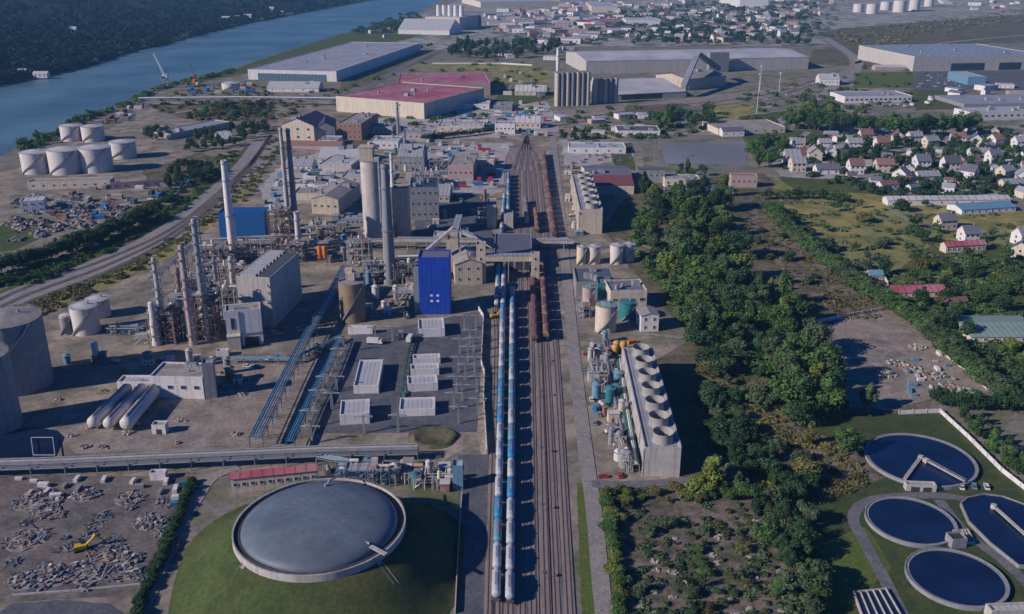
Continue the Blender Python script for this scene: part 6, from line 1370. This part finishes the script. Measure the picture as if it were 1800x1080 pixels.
grove([(1350, 350), (1420, 370), (1640, 360), (1800, 385), (1800, 500), (1680, 480), (1560, 500), (1440, 440)], 34, (7, 12), 11, 14, 'scattered over the dry meadow', 'meadow trees', (('green', 3), ('dark green', 3), ('grey-green', 2), ('olive', 1)), (('round', 3), ('bush', 2), ('loose', 1)), (1.2, 1.6), 2)
grove([(1580, 500), (1680, 470), (1830, 480), (1830, 660), (1790, 690), (1700, 620)], 28, (7, 11), 9, 15, 'in the gardens behind the hedge', 'garden trees', (('green', 3), ('dark green', 2), ('yellow-green', 2)), (('round', 3), ('bush', 2)), (1.1, 1.5), 2)
grove([(1300, 400), (1345, 380), (1420, 450), (1480, 520), (1440, 560), (1360, 520)], 18, (3, 7), 7, 16, 'in the brownish ride between wood and hedge', 'ride bushes', (('olive', 3), ('grey-green', 3), ('dark green', 2)), (('bush', 3), ('loose', 2)), (1.2, 1.6))
treeline([(1345, 352), (1420, 350), (1490, 356)], 14, 9, 17, 'in the dark row at the top of the dry meadow', 'meadow top row', 'round', 'dark green', 3, 1.5, 'green')
treeline([(1392, 228), (1440, 232), (1520, 236), (1600, 240), (1700, 236)], 24, 24, 18, 'in the big row behind the village', 'big tree row behind the village', 'round', 'green', 4, 1.15, 'dark green')
grove([(1385, 232), (1470, 226), (1480, 208), (1420, 200), (1385, 215)], 7, (22, 30), 12, 19, 'at the left end of the big row', 'big tree row left end', wide=(1.1, 1.3))
grove([(1312, 296), (1378, 296), (1380, 268), (1320, 262)], 9, (16, 22), 8, 20, 'in the clump at the canal end', 'canal end clump', (('green', 2), ('dark green', 1)), wide=(1.1, 1.3))
grove([(1480, 250), (1800, 262), (1800, 300), (1480, 292)], 75, (8, 14), 9, 21, 'between the two village rows', 'village trees', (('dark green', 4), ('green', 2)), wide=(1.1, 1.5), occ=5)
grove([(1560, 300), (1800, 305), (1800, 345), (1580, 335)], 40, (7, 12), 9, 22, 'round the right village cluster', 'village end trees', (('dark green', 3), ('green', 2)), wide=(1.1, 1.5), occ=4)
grove([(1400, 270), (1480, 250), (1480, 300), (1390, 285)], 12, (6, 10), 8, 23, 'at the left end of the village', 'village head trees', occ=3)
grove([(1150, 232), (1255, 228), (1250, 196), (1170, 200)], 18, (14, 20), 10, 24, 'in the clump beside the canal basin', 'canal side clump', (('dark green', 2), ('green', 2)), wide=(1.2, 1.4))
grove([(975, 250), (1030, 250), (1030, 235), (975, 235)], 7, (8, 12), 8, 25, 'at the end of the works road', 'road end trees', (('dark green', 1),))
grove([(1190, 300), (1250, 300), (1240, 345), (1180, 340)], 10, (7, 12), 8, 26, 'beside the cream workshop at the wood edge', 'workshop trees', occ=3)
grove([(785, 108), (980, 100), (985, 78), (900, 78), (800, 82)], 60, (16, 26), 12, 27, 'in the belt behind the dry field', 'field belt trees', (('dark green', 3), ('green', 1)), wide=(1.1, 1.4))
grove([(1100, 80), (1420, 82), (1450, 62), (1300, 60), (1150, 56)], 70, (12, 20), 15, 28, 'in the near belt of the far town', 'far town belt trees', (('dark green', 3), ('grey-green', 1)), wide=(1.3, 1.7), occ=2)
mass('town_wood', [tuple(p) for p, _, _ in scatter([(1000, 60), (1100, 20), (1260, 4), (1440, 6), (1440, 60), (1200, 76)], 420, 9, 41)], (7, 12), (8, 14), 34, MASS['dark green'], 41, (1.4, 2.8), 'mass of dark trees between the houses of the far town', 'wood')
mass('plain_bushes', [tuple(p) for p, _, _ in scatter([(1460, 60), (1600, 40), (1850, 12), (1850, 30), (1620, 66), (1520, 90)], 140, 8, 42)], (3, 7), (5, 12), 30, MASS['olive'], 42, (1.2, 2.4), 'low olive bushes scattered over the plain at the top right', 'bushes')
mass('headland_wood', [tuple(p) for p, _, _ in scatter([(620, 60), (640, 48), (700, 30), (735, 22), (738, 36), (690, 58)], 90, 7, 43)], (8, 13), (6, 10), 50, MASS['dark green'], 43, (1.2, 2.4), 'dark wood on the river headland before the plant', 'wood')
pts = []
rr = random.Random(5)
for k in range(170):
    i = rr.uniform(8, 17); a = P(*nearbank[int(i) - 1] if False else nearbank[min(int(i), len(nearbank) - 1)]); b2 = P(*nearbank[min(int(i) + 1, len(nearbank) - 1)]); p = a.lerp(b2, i % 1); pts.append((p.x + rr.uniform(2, 14), p.y - rr.uniform(2, 16), 0))
mass('riverside_bushes', pts[:110], (3, 7), (4, 8), 40, MASS['green'], 44, (.9, 1.8), 'band of bushes along the near river bank', 'bushes')
grove([(22, 262), (100, 240), (120, 222), (165, 200), (170, 212), (110, 250), (40, 280)], 14, (9, 14), 9, 29, 'on the bank behind the riverside tanks', 'tank bank trees', (('dark green', 2), ('green', 1)))
grove([(255, 248), (300, 246), (298, 232), (260, 232)], 14, (9, 11), 8, 30, 'in the round clump by the grey warehouse', 'warehouse clump', (('dark green', 1),), (('round', 1),))
grove([(330, 268), (400, 262), (470, 236), (465, 222), (400, 235), (345, 245)], 34, (10, 15), 9, 31, 'in the dark patch beside the railway curve', 'railway curve trees', (('dark green', 3), ('green', 1)), occ=6)
grove([(330, 210), (480, 206), (480, 188), (380, 186)], 30, (7, 12), 12, 32, 'in the scrub beneath the conveyor bridge', 'conveyor scrub trees', (('dark green', 1), ('green', 2), ('olive', 2)), (('bush', 2), ('round', 2)), (1.2, 1.6))
grove([(290, 335), (372, 318), (370, 300), (310, 298)], 22, (10, 15), 8, 33, 'in the dark clump above the railway curve', 'railway clump', (('dark green', 2), ('green', 1)), wide=(1.1, 1.4))
treeline([(-40, 492), (22, 476), (110, 450), (190, 420), (262, 388)], 44, 12, 34, 'in the dark embankment row above the railway', 'railway embankment row', 'round', 'dark green', 2.2, 1.35)
treeline([(-20, 505), (60, 494), (90, 486)], 10, 5, 35, 'in the low row under the embankment trees', 'low embankment row', 'bush', 'dark green', 1.5, 1.4)
treeline([(262, 372), (300, 356)], 8, 8, 36, 'at the end of the scrap yard', 'scrap yard end trees', 'round', 'green', 3, 1.3, 'olive')
treeline([(745, 248), (820, 240), (880, 232)], 26, 8, 37, 'in the long hedge before the works', 'works back hedge', 'round', 'dark green', 1, 1.5)
treeline([(338, 850), (318, 900), (290, 970), (256, 1045), (240, 1085)], 34, 3.2, 38, 'in the dark hedge left of the sloping track', 'sloping track hedge', 'bush', 'dark green', .5, 1.3)
treeline([(620, 130), (700, 96), (760, 82)], 16, 10, 39, 'along the avenue beside the waterfront warehouse', 'avenue trees', 'round', 'dark green', 4, 1.3)
for nm_, pg, n_, hs_, rd_, tn, sd, lb in [
    ('undergrowth', [(1125, 345), (1275, 345), (1300, 470), (1395, 545), (1478, 650), (1470, 740), (1400, 750), (1300, 620), (1210, 590), (1110, 430)], 520, (2, 5), (2.5, 5), 'green', 61, 'dense undergrowth filling the wood right of the works'),
    ('scrub_cover', [(1280, 350), (1345, 345), (1480, 490), (1560, 560), (1480, 560), (1320, 430)], 150, (.6, 1.6), (1.5, 3.5), 'olive', 62, 'low brown-green scrub in the ride beside the long hedge'),
    ('scrub_cover', [(1350, 350), (1560, 350), (1800, 385), (1800, 500), (1640, 500), (1560, 520), (1430, 430)], 170, (.6, 1.8), (2, 5), 'grey-green', 63, 'patchy low scrub over the dry meadow'),
    ('scrub_cover', [(1075, 870), (1340, 860), (1430, 980), (1440, 1090), (1100, 1090)], 230, (.4, 1.3), (.8, 2.4), 'grey-green', 64, 'knee-high scrub between the pale boulders at the bottom'),
    ('scrub_cover', [(1225, 640), (1340, 620), (1400, 740), (1500, 800), (1540, 850), (1380, 900), (1300, 830), (1220, 720)], 300, (.5, 1.8), (1.2, 3.5), 'olive', 65, 'mixed low scrub behind the near cooling towers'),
    ('garden_bushes', [(1580, 500), (1680, 450), (1830, 450), (1830, 700), (1700, 640)], 170, (1.5, 3.5), (2, 5), 'green', 66, 'garden bushes and hedges behind the long hedge'),
    ('verge_bushes', [(22, 545), (200, 480), (330, 400), (440, 300), (480, 240), (500, 250), (440, 350), (300, 450), (200, 500), (22, 575)], 200, (.5, 1.6), (1.5, 4), 'olive', 67, 'low scrub along the railway curve verge'),
    ('verge_bushes', [(-40, 500), (60, 500), (200, 440), (330, 365), (420, 270), (400, 262), (310, 330), (180, 400), (22, 470)], 260, (1, 3.5), (2, 5), 'green', 68, 'green bushes on the railway embankment'),
    ('roadside_bushes', [(600, 160), (740, 110), (960, 100), (960, 200), (860, 215), (640, 240), (600, 210)], 90, (2, 5), (3, 7), 'green', 69, 'scattered bushes between the factory and silo blocks'),
    ('roadside_bushes', [(1000, 195), (1200, 185), (1440, 140), (1600, 90), (1600, 180), (1400, 230), (1130, 245), (1000, 245)], 170, (2, 5), (3, 7), 'green', 70, 'scattered bushes along the canal and country road'),
    ('village_green_cover', [(1380, 240), (1800, 220), (1830, 345), (1560, 345), (1380, 310)], 260, (2, 5), (3, 7), 'dark green', 71, 'garden bushes between the village houses'),
    ('far_green_cover', [(860, 30), (1040, 8), (1480, 0), (1460, 66), (1000, 84), (860, 60)], 420, (4, 9), (7, 14), 'grey-green', 72, 'hazy green gardens between the far sheds and houses'),
    ('bank_bushes', [(330, 150), (480, 150), (600, 150), (600, 182), (470, 212), (330, 212), (260, 190)], 110, (1.5, 4), (2.5, 6), 'olive', 73, 'rough bushes round the wharf conveyor bridge')]:
    mass(nm_, [tuple(p) for p, _, _ in scatter(pg, n_, rd_[0] * .8, sd)], hs_, rd_, 60 if sd in (61, 64, 65) else 44, MASS[tn], sd, (.25, .6) if sd in (62, 64, 65) else (.45, 1.0) if sd < 69 else (.8, 1.8), lb, 'undergrowth')
# hill forest
pts = []
for k in range(7200):
    s = rr.uniform(1.6, len(HB) - 1.01); t_ = 3000 * rr.random() ** 1.45 + 6; p = hill_pt(s, t_)
    if 0.9 < math.sin(p.x * .011 + 1.3 * math.sin(p.y * .007)) * math.cos(p.y * .013): continue
    pts.append((p.x, p.y, hill_h(p.x, p.y, t_)))
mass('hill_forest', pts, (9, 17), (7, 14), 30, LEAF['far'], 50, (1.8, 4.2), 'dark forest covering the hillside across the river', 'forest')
pts = []
for k in range(420):
    s = rr.uniform(1.6, len(HB) - 1.01); p = hill_pt(s, rr.uniform(3, 26)); pts.append((p.x, p.y, .3))
mass('far_bank_bushes', pts, (4, 9), (5, 9), 30, MASS['grey-green'], 51, (1.2, 2.6), 'pale green bushes along the far waterline', 'bushes')
# =================================================================== vehicles, containers, heaps
CN = {'bluegrey': 'blue-grey', 'white': 'white', 'red': 'red', 'wblue': 'blue', 'greyc': 'grey', 'dsteel': 'black', 'lblue': 'light blue', 'yellow': 'yellow', 'orange': 'orange', 'rust': 'rusty', 'green': 'green', 'maroonp': 'maroon', 'cream': 'cream', 'concrete': 'pale', 'teal': 'teal'}
def sprinkle(kind, noun, poly, n, seed, where, group, cols, md=5, sc=(1, 1), rz=None):
    r = random.Random(seed)
    for p, x, y in scatter(poly, n, md, seed, 1.5):
        c_ = r.choice(cols); put(kind, p, (r.choice((0, PI / 2)) + r.uniform(-.15, .15)) if rz is None else rz + r.uniform(-.05, .05), c_, CN[c_] + ' ' + noun + '~ ' + where, group, r.uniform(*sc))
        OCC.append((p.x, p.y, 3))
cc = ['white', 'white', 'greyc', 'dsteel', 'red', 'wblue', 'greyc']
sprinkle('car', 'car', [(22, 345), (120, 340), (200, 350), (260, 350), (200, 385), (100, 415), (22, 425)], 46, 1, 'in the riverside scrap yard', 'scrap yard cars', cc, 6)
sprinkle('container', 'container', [(100, 345), (200, 338), (310, 330), (330, 345), (230, 385), (90, 385)], 26, 2, 'in the riverside scrap yard', 'scrap yard containers', ['rust', 'greyc', 'bluegrey', 'white', 'dsteel', 'wblue', 'maroonp', 'concrete'], 9, (1, 1.5))
sprinkle('container', 'container', [(110, 334), (300, 312), (360, 316), (330, 335)], 12, 3, 'above the scrap yard', 'upper yard containers', ['white', 'greyc', 'wblue'], 9, (1, 1.3))
sprinkle('car', 'car', [(440, 166), (590, 168), (600, 176), (440, 176)], 22, 4, 'before the waterfront warehouse', 'warehouse cars', cc, 9, (1.3, 1.6))
sprinkle('lorry', 'lorry', [(760, 200), (960, 180), (960, 225), (780, 225)], 26, 5, 'on the yards by the canal bridge', 'canal bridge lorries', ['white', 'greyc', 'red', 'wblue'], 12, (1.0, 1.3))
sprinkle('car', 'car', [(640, 225), (860, 205), (860, 222), (700, 245)], 34, 6, 'in the works car park beyond the hedge', 'works car park', cc, 7, (1.1, 1.3))
sprinkle('car', 'car', [(1340, 150), (1450, 135), (1480, 128), (1460, 160), (1350, 190)], 26, 7, 'in the car park at the road bend', 'road bend car park', cc, 9, (1.2, 1.5))
sprinkle('car', 'car', [(1610, 130), (1690, 130), (1690, 155), (1612, 155)], 26, 8, 'on the left of the factory apron', 'factory apron cars', cc, 9, (1.2, 1.4))
sprinkle('lorry', 'lorry', [(1480, 186), (1600, 186), (1680, 180), (1680, 172), (1610, 165), (1612, 190)], 12, 9, 'by the long low white building', 'low building lorries', ['white', 'greyc'], 14, (1.1, 1.3))
sprinkle('car', 'car', [(1700, 262), (1800, 268), (1800, 300), (1720, 296)], 12, 10, 'in the village streets', 'village cars', cc, 9, (1.1, 1.3))
sprinkle('lorry', 'lorry', [(530, 305), (620, 306), (630, 330), (520, 345)], 12, 11, 'on the yard left of the twin tower', 'twin tower yard lorries', ['white', 'greyc', 'cream'], 10, (1, 1.2))
sprinkle('container', 'container', [(500, 290), (630, 275), (640, 320), (560, 335), (480, 330)], 26, 12, 'on the pale yard behind the works', 'pale yard containers', ['white', 'concrete', 'cream', 'lblue', 'greyc'], 8, (1, 1.6))
sprinkle('container', 'container', [(760, 262), (880, 262), (880, 330), (760, 330)], 30, 13, 'behind the shaded workshops', 'back yard containers', ['white', 'concrete', 'red', 'wblue', 'greyc'], 8, (1, 1.5))
sprinkle('cabin', 'site cabin', [(700, 250), (880, 248), (900, 262), (720, 272)], 16, 14, 'along the back fence of the works', 'back fence cabins', ['white', 'cream', 'pinkwall' if False else 'concrete'], 10, (1, 1.4))
sprinkle('container', 'container', [(30, 842), (250, 842), (330, 850), (320, 880), (200, 870), (30, 880)], 16, 15, 'in the back of the earthworks yard', 'earthworks containers', ['white', 'concrete', 'greyc'], 4, (.45, .75))
sprinkle('container', 'container', [(288, 868), (332, 850), (334, 872), (300, 900)], 6, 16, 'stacked at the right corner of the earthworks yard', 'blue yard containers', ['lblue', 'wblue', 'teal'], 3.5, (.6, .8), 0.1)
sprinkle('container', 'container', [(1580, 640), (1650, 620), (1700, 680), (1600, 700)], 18, 17, 'on the rough lot behind the hedge', 'lot containers', ['concrete', 'white', 'lblue', 'greyc'], 4, (.4, .7))
sprinkle('car', 'car', [(1040, 262), (1110, 262), (1110, 284), (1000, 290)], 18, 18, 'beside the canal basin sheds', 'canal shed cars', cc, 6, (1.0, 1.2))
sprinkle('lorry', 'lorry', [(1180, 318), (1330, 332), (1300, 342), (1150, 336)], 8, 19, 'at the head of the wood', 'wood head lorries', ['white', 'lblue', 'greyc'], 10, (.9, 1.1))
sprinkle('car', 'car', [(1130, 335), (1240, 332), (1260, 342), (1140, 350)], 14, 20, 'at the head of the wood', 'wood head cars', cc, 6)
sprinkle('cabin', 'site cabin', [(225, 640), (350, 625), (380, 640), (300, 650)], 4, 21, 'behind the white works block', 'works block cabins', ['white', 'cream'], 8)
sprinkle('container', 'container', [(860, 215), (960, 205), (965, 240), (870, 245)], 16, 22, 'by the canal bridge', 'canal bridge containers', ['white', 'concrete', 'greyc', 'lblue'], 9, (1.0, 1.6))
sprinkle('container', 'container', [(880, 130), (975, 128), (970, 180), (890, 200)], 18, 23, 'left of the silo blocks', 'silo side containers', ['white', 'concrete', 'greyc', 'cream'], 14, (1.4, 2.2))
sprinkle('container', 'container', [(340, 145), (440, 145), (440, 165), (330, 165)], 16, 24, 'on the wharf by the squat tank', 'wharf containers', ['white', 'wblue', 'greyc', 'orange', 'cream'], 14, (1.4, 2.0))
sprinkle('container', 'container', [(235, 186), (260, 182), (300, 195), (210, 215), (150, 222)], 14, 25, 'on the quay above the tank farm', 'quay containers', ['white', 'wblue', 'greyc', 'rust'], 12, (1.2, 1.8))
sprinkle('car', 'car', [(400, 640), (440, 630), (560, 606), (560, 625), (440, 650)], 9, 31, 'on the works lane before the white box building', 'works lane cars', cc, 4)
sprinkle('lorry', 'lorry', [(640, 590), (730, 570), (730, 600), (650, 606)], 3, 32, 'between brown silo and asphalt pad', 'silo lorries', ['white', 'greyc'], 7)
sprinkle('car', 'car', [(1016, 600), (1036, 600), (1100, 840), (1060, 840)], 9, 33, 'beside the works road near the cooling towers', 'cooling tower cars', cc, 6)
sprinkle('container', 'container', [(455, 300), (500, 280), (560, 275), (480, 380), (460, 370)], 14, 34, 'on the yard right of the railway curve', 'curve yard containers', ['white', 'concrete', 'greyc', 'lblue'], 7, (.9, 1.3))
sprinkle('car', 'car', [(1560, 310), (1800, 320), (1800, 300), (1600, 296)], 10, 35, 'on the lane in front of the village houses', 'village lane cars', cc, 8)
dm = ['greyc', 'seam', 'greyc', 'dsteel', 'rust', 'concrete']
for i, (x, y, rad, h, n, kd) in enumerate([(68, 880, 9, 3.5, 130, None), (80, 895, 6, 2, 60, 'bars'), (150, 870, 6, 1.5, 40, None), (225, 878, 6, 2, 60, 'bars'), (262, 920, 6, 3, 80, None), (236, 872, 4, 1.5, 30, None), (48, 950, 8, 2.4, 80, 'bars'), (190, 970, 7, 2.2, 90, 'bars'),
        (222, 985, 6, 2, 60, None), (95, 1012, 8, 3, 110, None), (160, 1010, 7, 2.5, 90, 'bars'), (45, 1022, 6, 2, 70, None), (230, 1010, 4, 1.5, 50, 'bars'), (300, 960, 4, 2, 40, None), (285, 935, 4, 1.6, 40, 'bars'), (130, 1000, 5, 1.6, 60, None)]):
    heap(None, x, y, rad, h * .6, dm, int(n * 1.3), i, 'debris_heap' if not kd else 'scrap_metal_heap', 'debris heap', 'debris heaps in the earthworks yard', (.3, 1.2), ('grey rubble heap~ in the earthworks yard' if not kd else 'dark scrap bar heap~ in the earthworks yard'), kd)
for i, (p, x, y) in enumerate(scatter([(22, 870), (330, 870), (300, 960), (245, 1035), (22, 1040)], 34, 4.5, 91)):
    heap(None, x, y, 1.6 + (i % 5) * .7, .3 + (i % 3) * .2, ['greyc', 'seam', 'dsteel', 'rust', 'bluegrey'], 34, 200 + i, 'debris_heap', 'debris heap', 'debris heaps in the earthworks yard', (.3, 1.1), 'small low debris heap~ in the earthworks yard', 'bars' if i % 2 else None)
for i, (x, y, rad, h) in enumerate([(1600, 648, 5, 1.5), (1640, 662, 6, 1.6), (1670, 682, 6, 1.8), (1700, 690, 4, 1.2), (1612, 612, 4, 1.5), (1575, 640, 4, 1.3), (1560, 660, 4, 1.2)]):
    heap(None, x, y, rad, h, ['concrete', 'shrubw', 'rust', 'green'], 60, 40 + i, 'rubble_heap', 'rubble heap', 'rubble heaps on the rough lot', (.5, 1.6), 'pale rubble heap~ on the rough lot')
r = random.Random(77)
for i, (p, x, y) in enumerate(scatter([(1080, 950), (1400, 900), (1420, 1090), (1100, 1090)], 34, 4, 78)):
    heap(None, x, y, r.uniform(.8, 1.9), r.uniform(.2, .6), ['shrubw'], 14, 80 + i, 'boulder_cluster', 'boulders', 'pale boulders in the stony scrub', (.3, .8), 'pale boulder cluster~ in the stony scrub')
for i, (p, x, y) in enumerate(scatter([(22, 345), (250, 345), (200, 395), (22, 430)], 40, 7, 79)):
    heap(None, x, y, r.uniform(3, 7), r.uniform(1.5, 4), ['rust', 'dsteel', 'greyc', 'concrete', 'bluegrey'], 46, 130 + i, 'scrap_metal_heap', 'scrap heap', 'scrap heaps in the riverside yard', (.6, 2.2), 'mixed scrap heap~ in the riverside scrap yard')
for i, (p, x, y) in enumerate(scatter([(100, 700), (440, 640), (440, 780), (120, 790)], 16, 7, 80, 5)):
    heap(None, x, y, r.uniform(1, 2.6), r.uniform(.4, 1.2), ['concrete', 'rust', 'dsteel'], 30, 160 + i, 'debris_heap', 'debris heap', 'small debris heaps in the left works', (.3, 1.0), 'small debris heap~ round the pressure tanks')
# excavator
def excavator(x, y, label):
    t = thing('excavator', label, 'excavator', P(x, y), .4)
    for s in (-1, 1): MB().cbox((0, s * 1.2, .5), (4.2, .6, 1)).done('track', 'black', t)
    MB().cbox((0, 0, 1.7), (3.8, 2.4, 1.2)).done('body', 'yellow', t); MB().cbox((.9, .7, 2.8), (1.5, 1.1, 1.3)).done('cab', 'glass', t)
    q = MB(); q.beam((1.8, 0, 2), (5, 0, 5), .5); q.beam((5, 0, 5), (7.4, 0, 2.2), .4); q.done('boom', 'yellow', t); MB().cbox((7.5, 0, 1.5), (1, 1.2, 1)).done('bucket', 'dsteel', t)
excavator(143, 968, 'yellow excavator standing in the middle of the earthworks yard'); excavator(868, 560, 'small yellow excavator beside the tank train near the blue tower')
# masts
def light_mast(x, y, yt, desc, group, mt='white'):
    p = P(x, y); h = ZT(x, y, yt); t = thing('light_mast', None, 'mast', p, 0, group); s = max(.25, MP(y) * .9)
    q = MB(); q.tube([(0, 0, 0), (0, 0, h)], s * .6, 8, r1=s * .35); q.done('pole', mt, t); q = MB(); q.lathe([(s * 1.5, h), (s * 3, h + s), (s * 3, h + 2 * s), (.01, h + 2 * s)], 10); q.done('lamp_head', mt, t); reg(t, desc)
for x, y, yt in ((1330, 200, 132), (1369, 165, 130), (1335, 160, 118)): light_mast(x, y, yt, 'tall pale light mast~ by the road bend car park', 'car park masts')
for x, y, yt in ((704, 240, 186), (835, 300, 262), (985, 300, 262), (1008, 412, 372), (1158, 280, 245), (1150, 284, 250)): light_mast(x, y, yt, 'thin steel mast~ around the rail yard head', 'rail yard masts', 'steel')
for x, y in ((958, 1020), (954, 900), (952, 800), (951, 700), (950, 640)): light_mast(x, y, y - 12, 'short signal post~ between the tracks', 'track signal posts', 'dsteel')
# extra process clutter between the named structures
r = random.Random(99)
SP = [('left of the rail yard', [(700, 340), (860, 330), (860, 470), (800, 410), (720, 425)], 26), ('behind the ridge hall', [(540, 390), (620, 380), (630, 460), (560, 470), (545, 430)], 20), ('round the foot of the process columns', [(250, 610), (400, 590), (400, 540), (270, 560)], 22), ('around the pump houses', [(110, 640), (260, 630), (400, 640), (420, 690), (380, 640)], 12), ('beside the near cooling towers', [(1035, 600), (1075, 600), (1108, 830), (1088, 830), (1040, 700)], 34), ('by the thick grey chimney', [(600, 500), (730, 500), (725, 560), (650, 560)], 20), ('on the yard behind the twin tower', [(640, 262), (780, 270), (780, 330), (690, 330)], 22), ('behind the dome tank', [(560, 830), (780, 830), (800, 870), (700, 850)], 20), ('along the far works road', [(985, 290), (1010, 290), (1020, 420), (1000, 420)], 14)]
for where, poly, n in SP:
    for p, x, y in scatter(poly, n, 4.5, int(poly[0][0]) + 3, 0):
        mt = r.choice(['tankw', 'concrete', 'steel', 'rust', 'greyc', 'cream', 'lblue', 'teal']); u = r.random(); cn = {'tankw': 'white', 'concrete': 'pale', 'steel': 'steel', 'rust': 'rusty', 'greyc': 'grey', 'cream': 'cream', 'lblue': 'light blue', 'teal': 'teal'}[mt]
        if u < .45:
            t = thing('process_vessel', None, 'vessel', p, 0, 'small vessels ' + where); R_ = r.uniform(1, 2.2); h_ = r.uniform(3, 9); q = MB(); q.lathe([(R_, .6), (R_, h_), (R_ * .6, h_ + R_ * .4), (.001, h_ + R_ * .5)], 16); q.done('shell', mt, t, smooth=True)
            q = MB(); q.lathe([(R_ * .8, 0), (R_ * .8, .65)], 10); q.lathe([(R_ + .02, h_), (R_ + .6, h_), (R_ + .6, h_ + .1), (R_ + .02, h_ + .1)], 12); q.done('platform', 'steel', t); reg(t, cn + ' upright vessel~ ' + where)
        elif u < .7:
            t = thing('equipment_skid', None, 'equipment', p, r.uniform(0, 3), 'equipment skids ' + where); q = MB(); q.box(-2.4, 2.4, -1.2, 1.2, .1, .5); q.done('base', 'dsteel', t); q = MB(); q.tube([(-2, 0, 1.5), (2, 0, 1.5)], .8, 12); q.done('drum', mt, t, smooth=True); q = MB(); q.tube([(0, 0, 2), (0, 0, 3.5), (0, 2, 3.5), (0, 2, .3)], .2, 6); q.done('pipe', 'steel', t); reg(t, cn + ' drum skid~ ' + where)
        else:
            t = thing('equipment_hut', None, 'hut', p, r.choice((0, 0, .1, PI / 2)), 'equipment huts ' + where); W, D, H = r.uniform(3, 7), r.uniform(3, 5), r.uniform(2.6, 5); MB().box(0, W, 0, D, 0, H).done('wall', mt, t); MB().box(-.2, W + .2, -.2, D + .2, H, H + .25).done('roof', r.choice(['rpale', 'rgrey', 'rbeige']), t); MB().box(W * .3, W * .3 + 1, -.06, 0, 0, 2.1).done('door', 'dsteel', t); reg(t, cn + ' small hut~ ' + where)
# the 280 largest-showing broadleaf trees stay single things, the far remainder is one wood
def merge_small_trees(keep):
    T = [o for o in list(bpy.data.objects) if o.type == 'EMPTY' and o.name.split('.')[0] in keep]
    bin_ = []
    for nm, k in keep.items():
        L = sorted([o for o in T if o.name.split('.')[0] == nm], key=lambda o: -o.scale[0] * o.scale[2] / (o.location - cam.location).length ** 2)
        bin_ += L[k:]
    tones = list(MASS); Cs, Ns, Ss, Ts = [], [], [], []; rng = np.random.default_rng(3)
    for o in bin_:
        cr = [c for c in o.children if c.name.startswith('crown')][0]; me = cr.data; n = len(me.polygons)
        co = np.empty(n * 3); me.polygons.foreach_get('center', co); nn = np.empty(n * 3); me.polygons.foreach_get('normal', nn); co = co.reshape(-1, 3); nn = nn.reshape(-1, 3)
        k = 330 if MP(300) else 0; ix = rng.choice(n, k, False); co = co[ix] * np.array(o.scale); nn = nn[ix]; a = o.rotation_euler[2]; ca, sa = math.cos(a), math.sin(a)
        co = np.stack([co[:, 0] * ca - co[:, 1] * sa, co[:, 0] * sa + co[:, 1] * ca, co[:, 2]], 1) + np.array(o.location)
        Cs.append(co); Ns.append(nn); Ss.append(rng.uniform(.035, .065, k) * o.scale[2]); t_ = [i for i, q in enumerate(tones) if LEAF[q] == me.materials[0]]; Ts.append(np.full(k, t_[0]))
        for key in REG: REG[key] = [e for e in REG[key] if e[1] is not o]
        for c in list(o.children): bpy.data.objects.remove(c)
        bpy.data.objects.remove(o)
    if not Cs: return
    me = quads_mesh('distant_trees', np.concatenate(Cs), np.concatenate(Ns), np.concatenate(Ss), MASS[tones[0]], rng)
    for q in tones[1:]: me.materials.append(MASS[q])
    me.polygons.foreach_set('material_index', np.concatenate(Ts).astype(np.int32)); me.update()
    o = bpy.data.objects.new('distant_trees', me); COL.objects.link(o); o['kind'] = 'stuff'; tag(o, 'distant green trees massed round the far town, canal, village and meadows', 'trees')
merge_small_trees({'broadleaf_tree': 290, 'shrub': 250})
# =================================================================== haze
def haze():
    o = MB().box(-9100, 9100, -1300, 16100, -1, 206).done('haze', 'white'); o.data.materials.clear(); m = bpy.data.materials.new('haze_air'); m.use_nodes = True; t = m.node_tree; t.nodes.remove(t.nodes['Principled BSDF'])
    v = t.nodes.new('ShaderNodeVolumePrincipled'); v.inputs['Color'].default_value = (.30, .62, 1, 1); v.inputs['Density'].default_value = HAZE; v.inputs['Anisotropy'].default_value = 0; t.links.new(v.outputs[0], t.nodes['Material Output'].inputs['Volume']); o.data.materials.append(m); o['kind'] = 'stuff'; tag(o, 'thin blue air haze over the whole valley', 'haze')
HAZE = 0.00006
haze()
for o in list(bpy.data.objects): clean(o)
REG = {k: v for k, v in REG.items() if v}
finish_labels()
drop_protos()
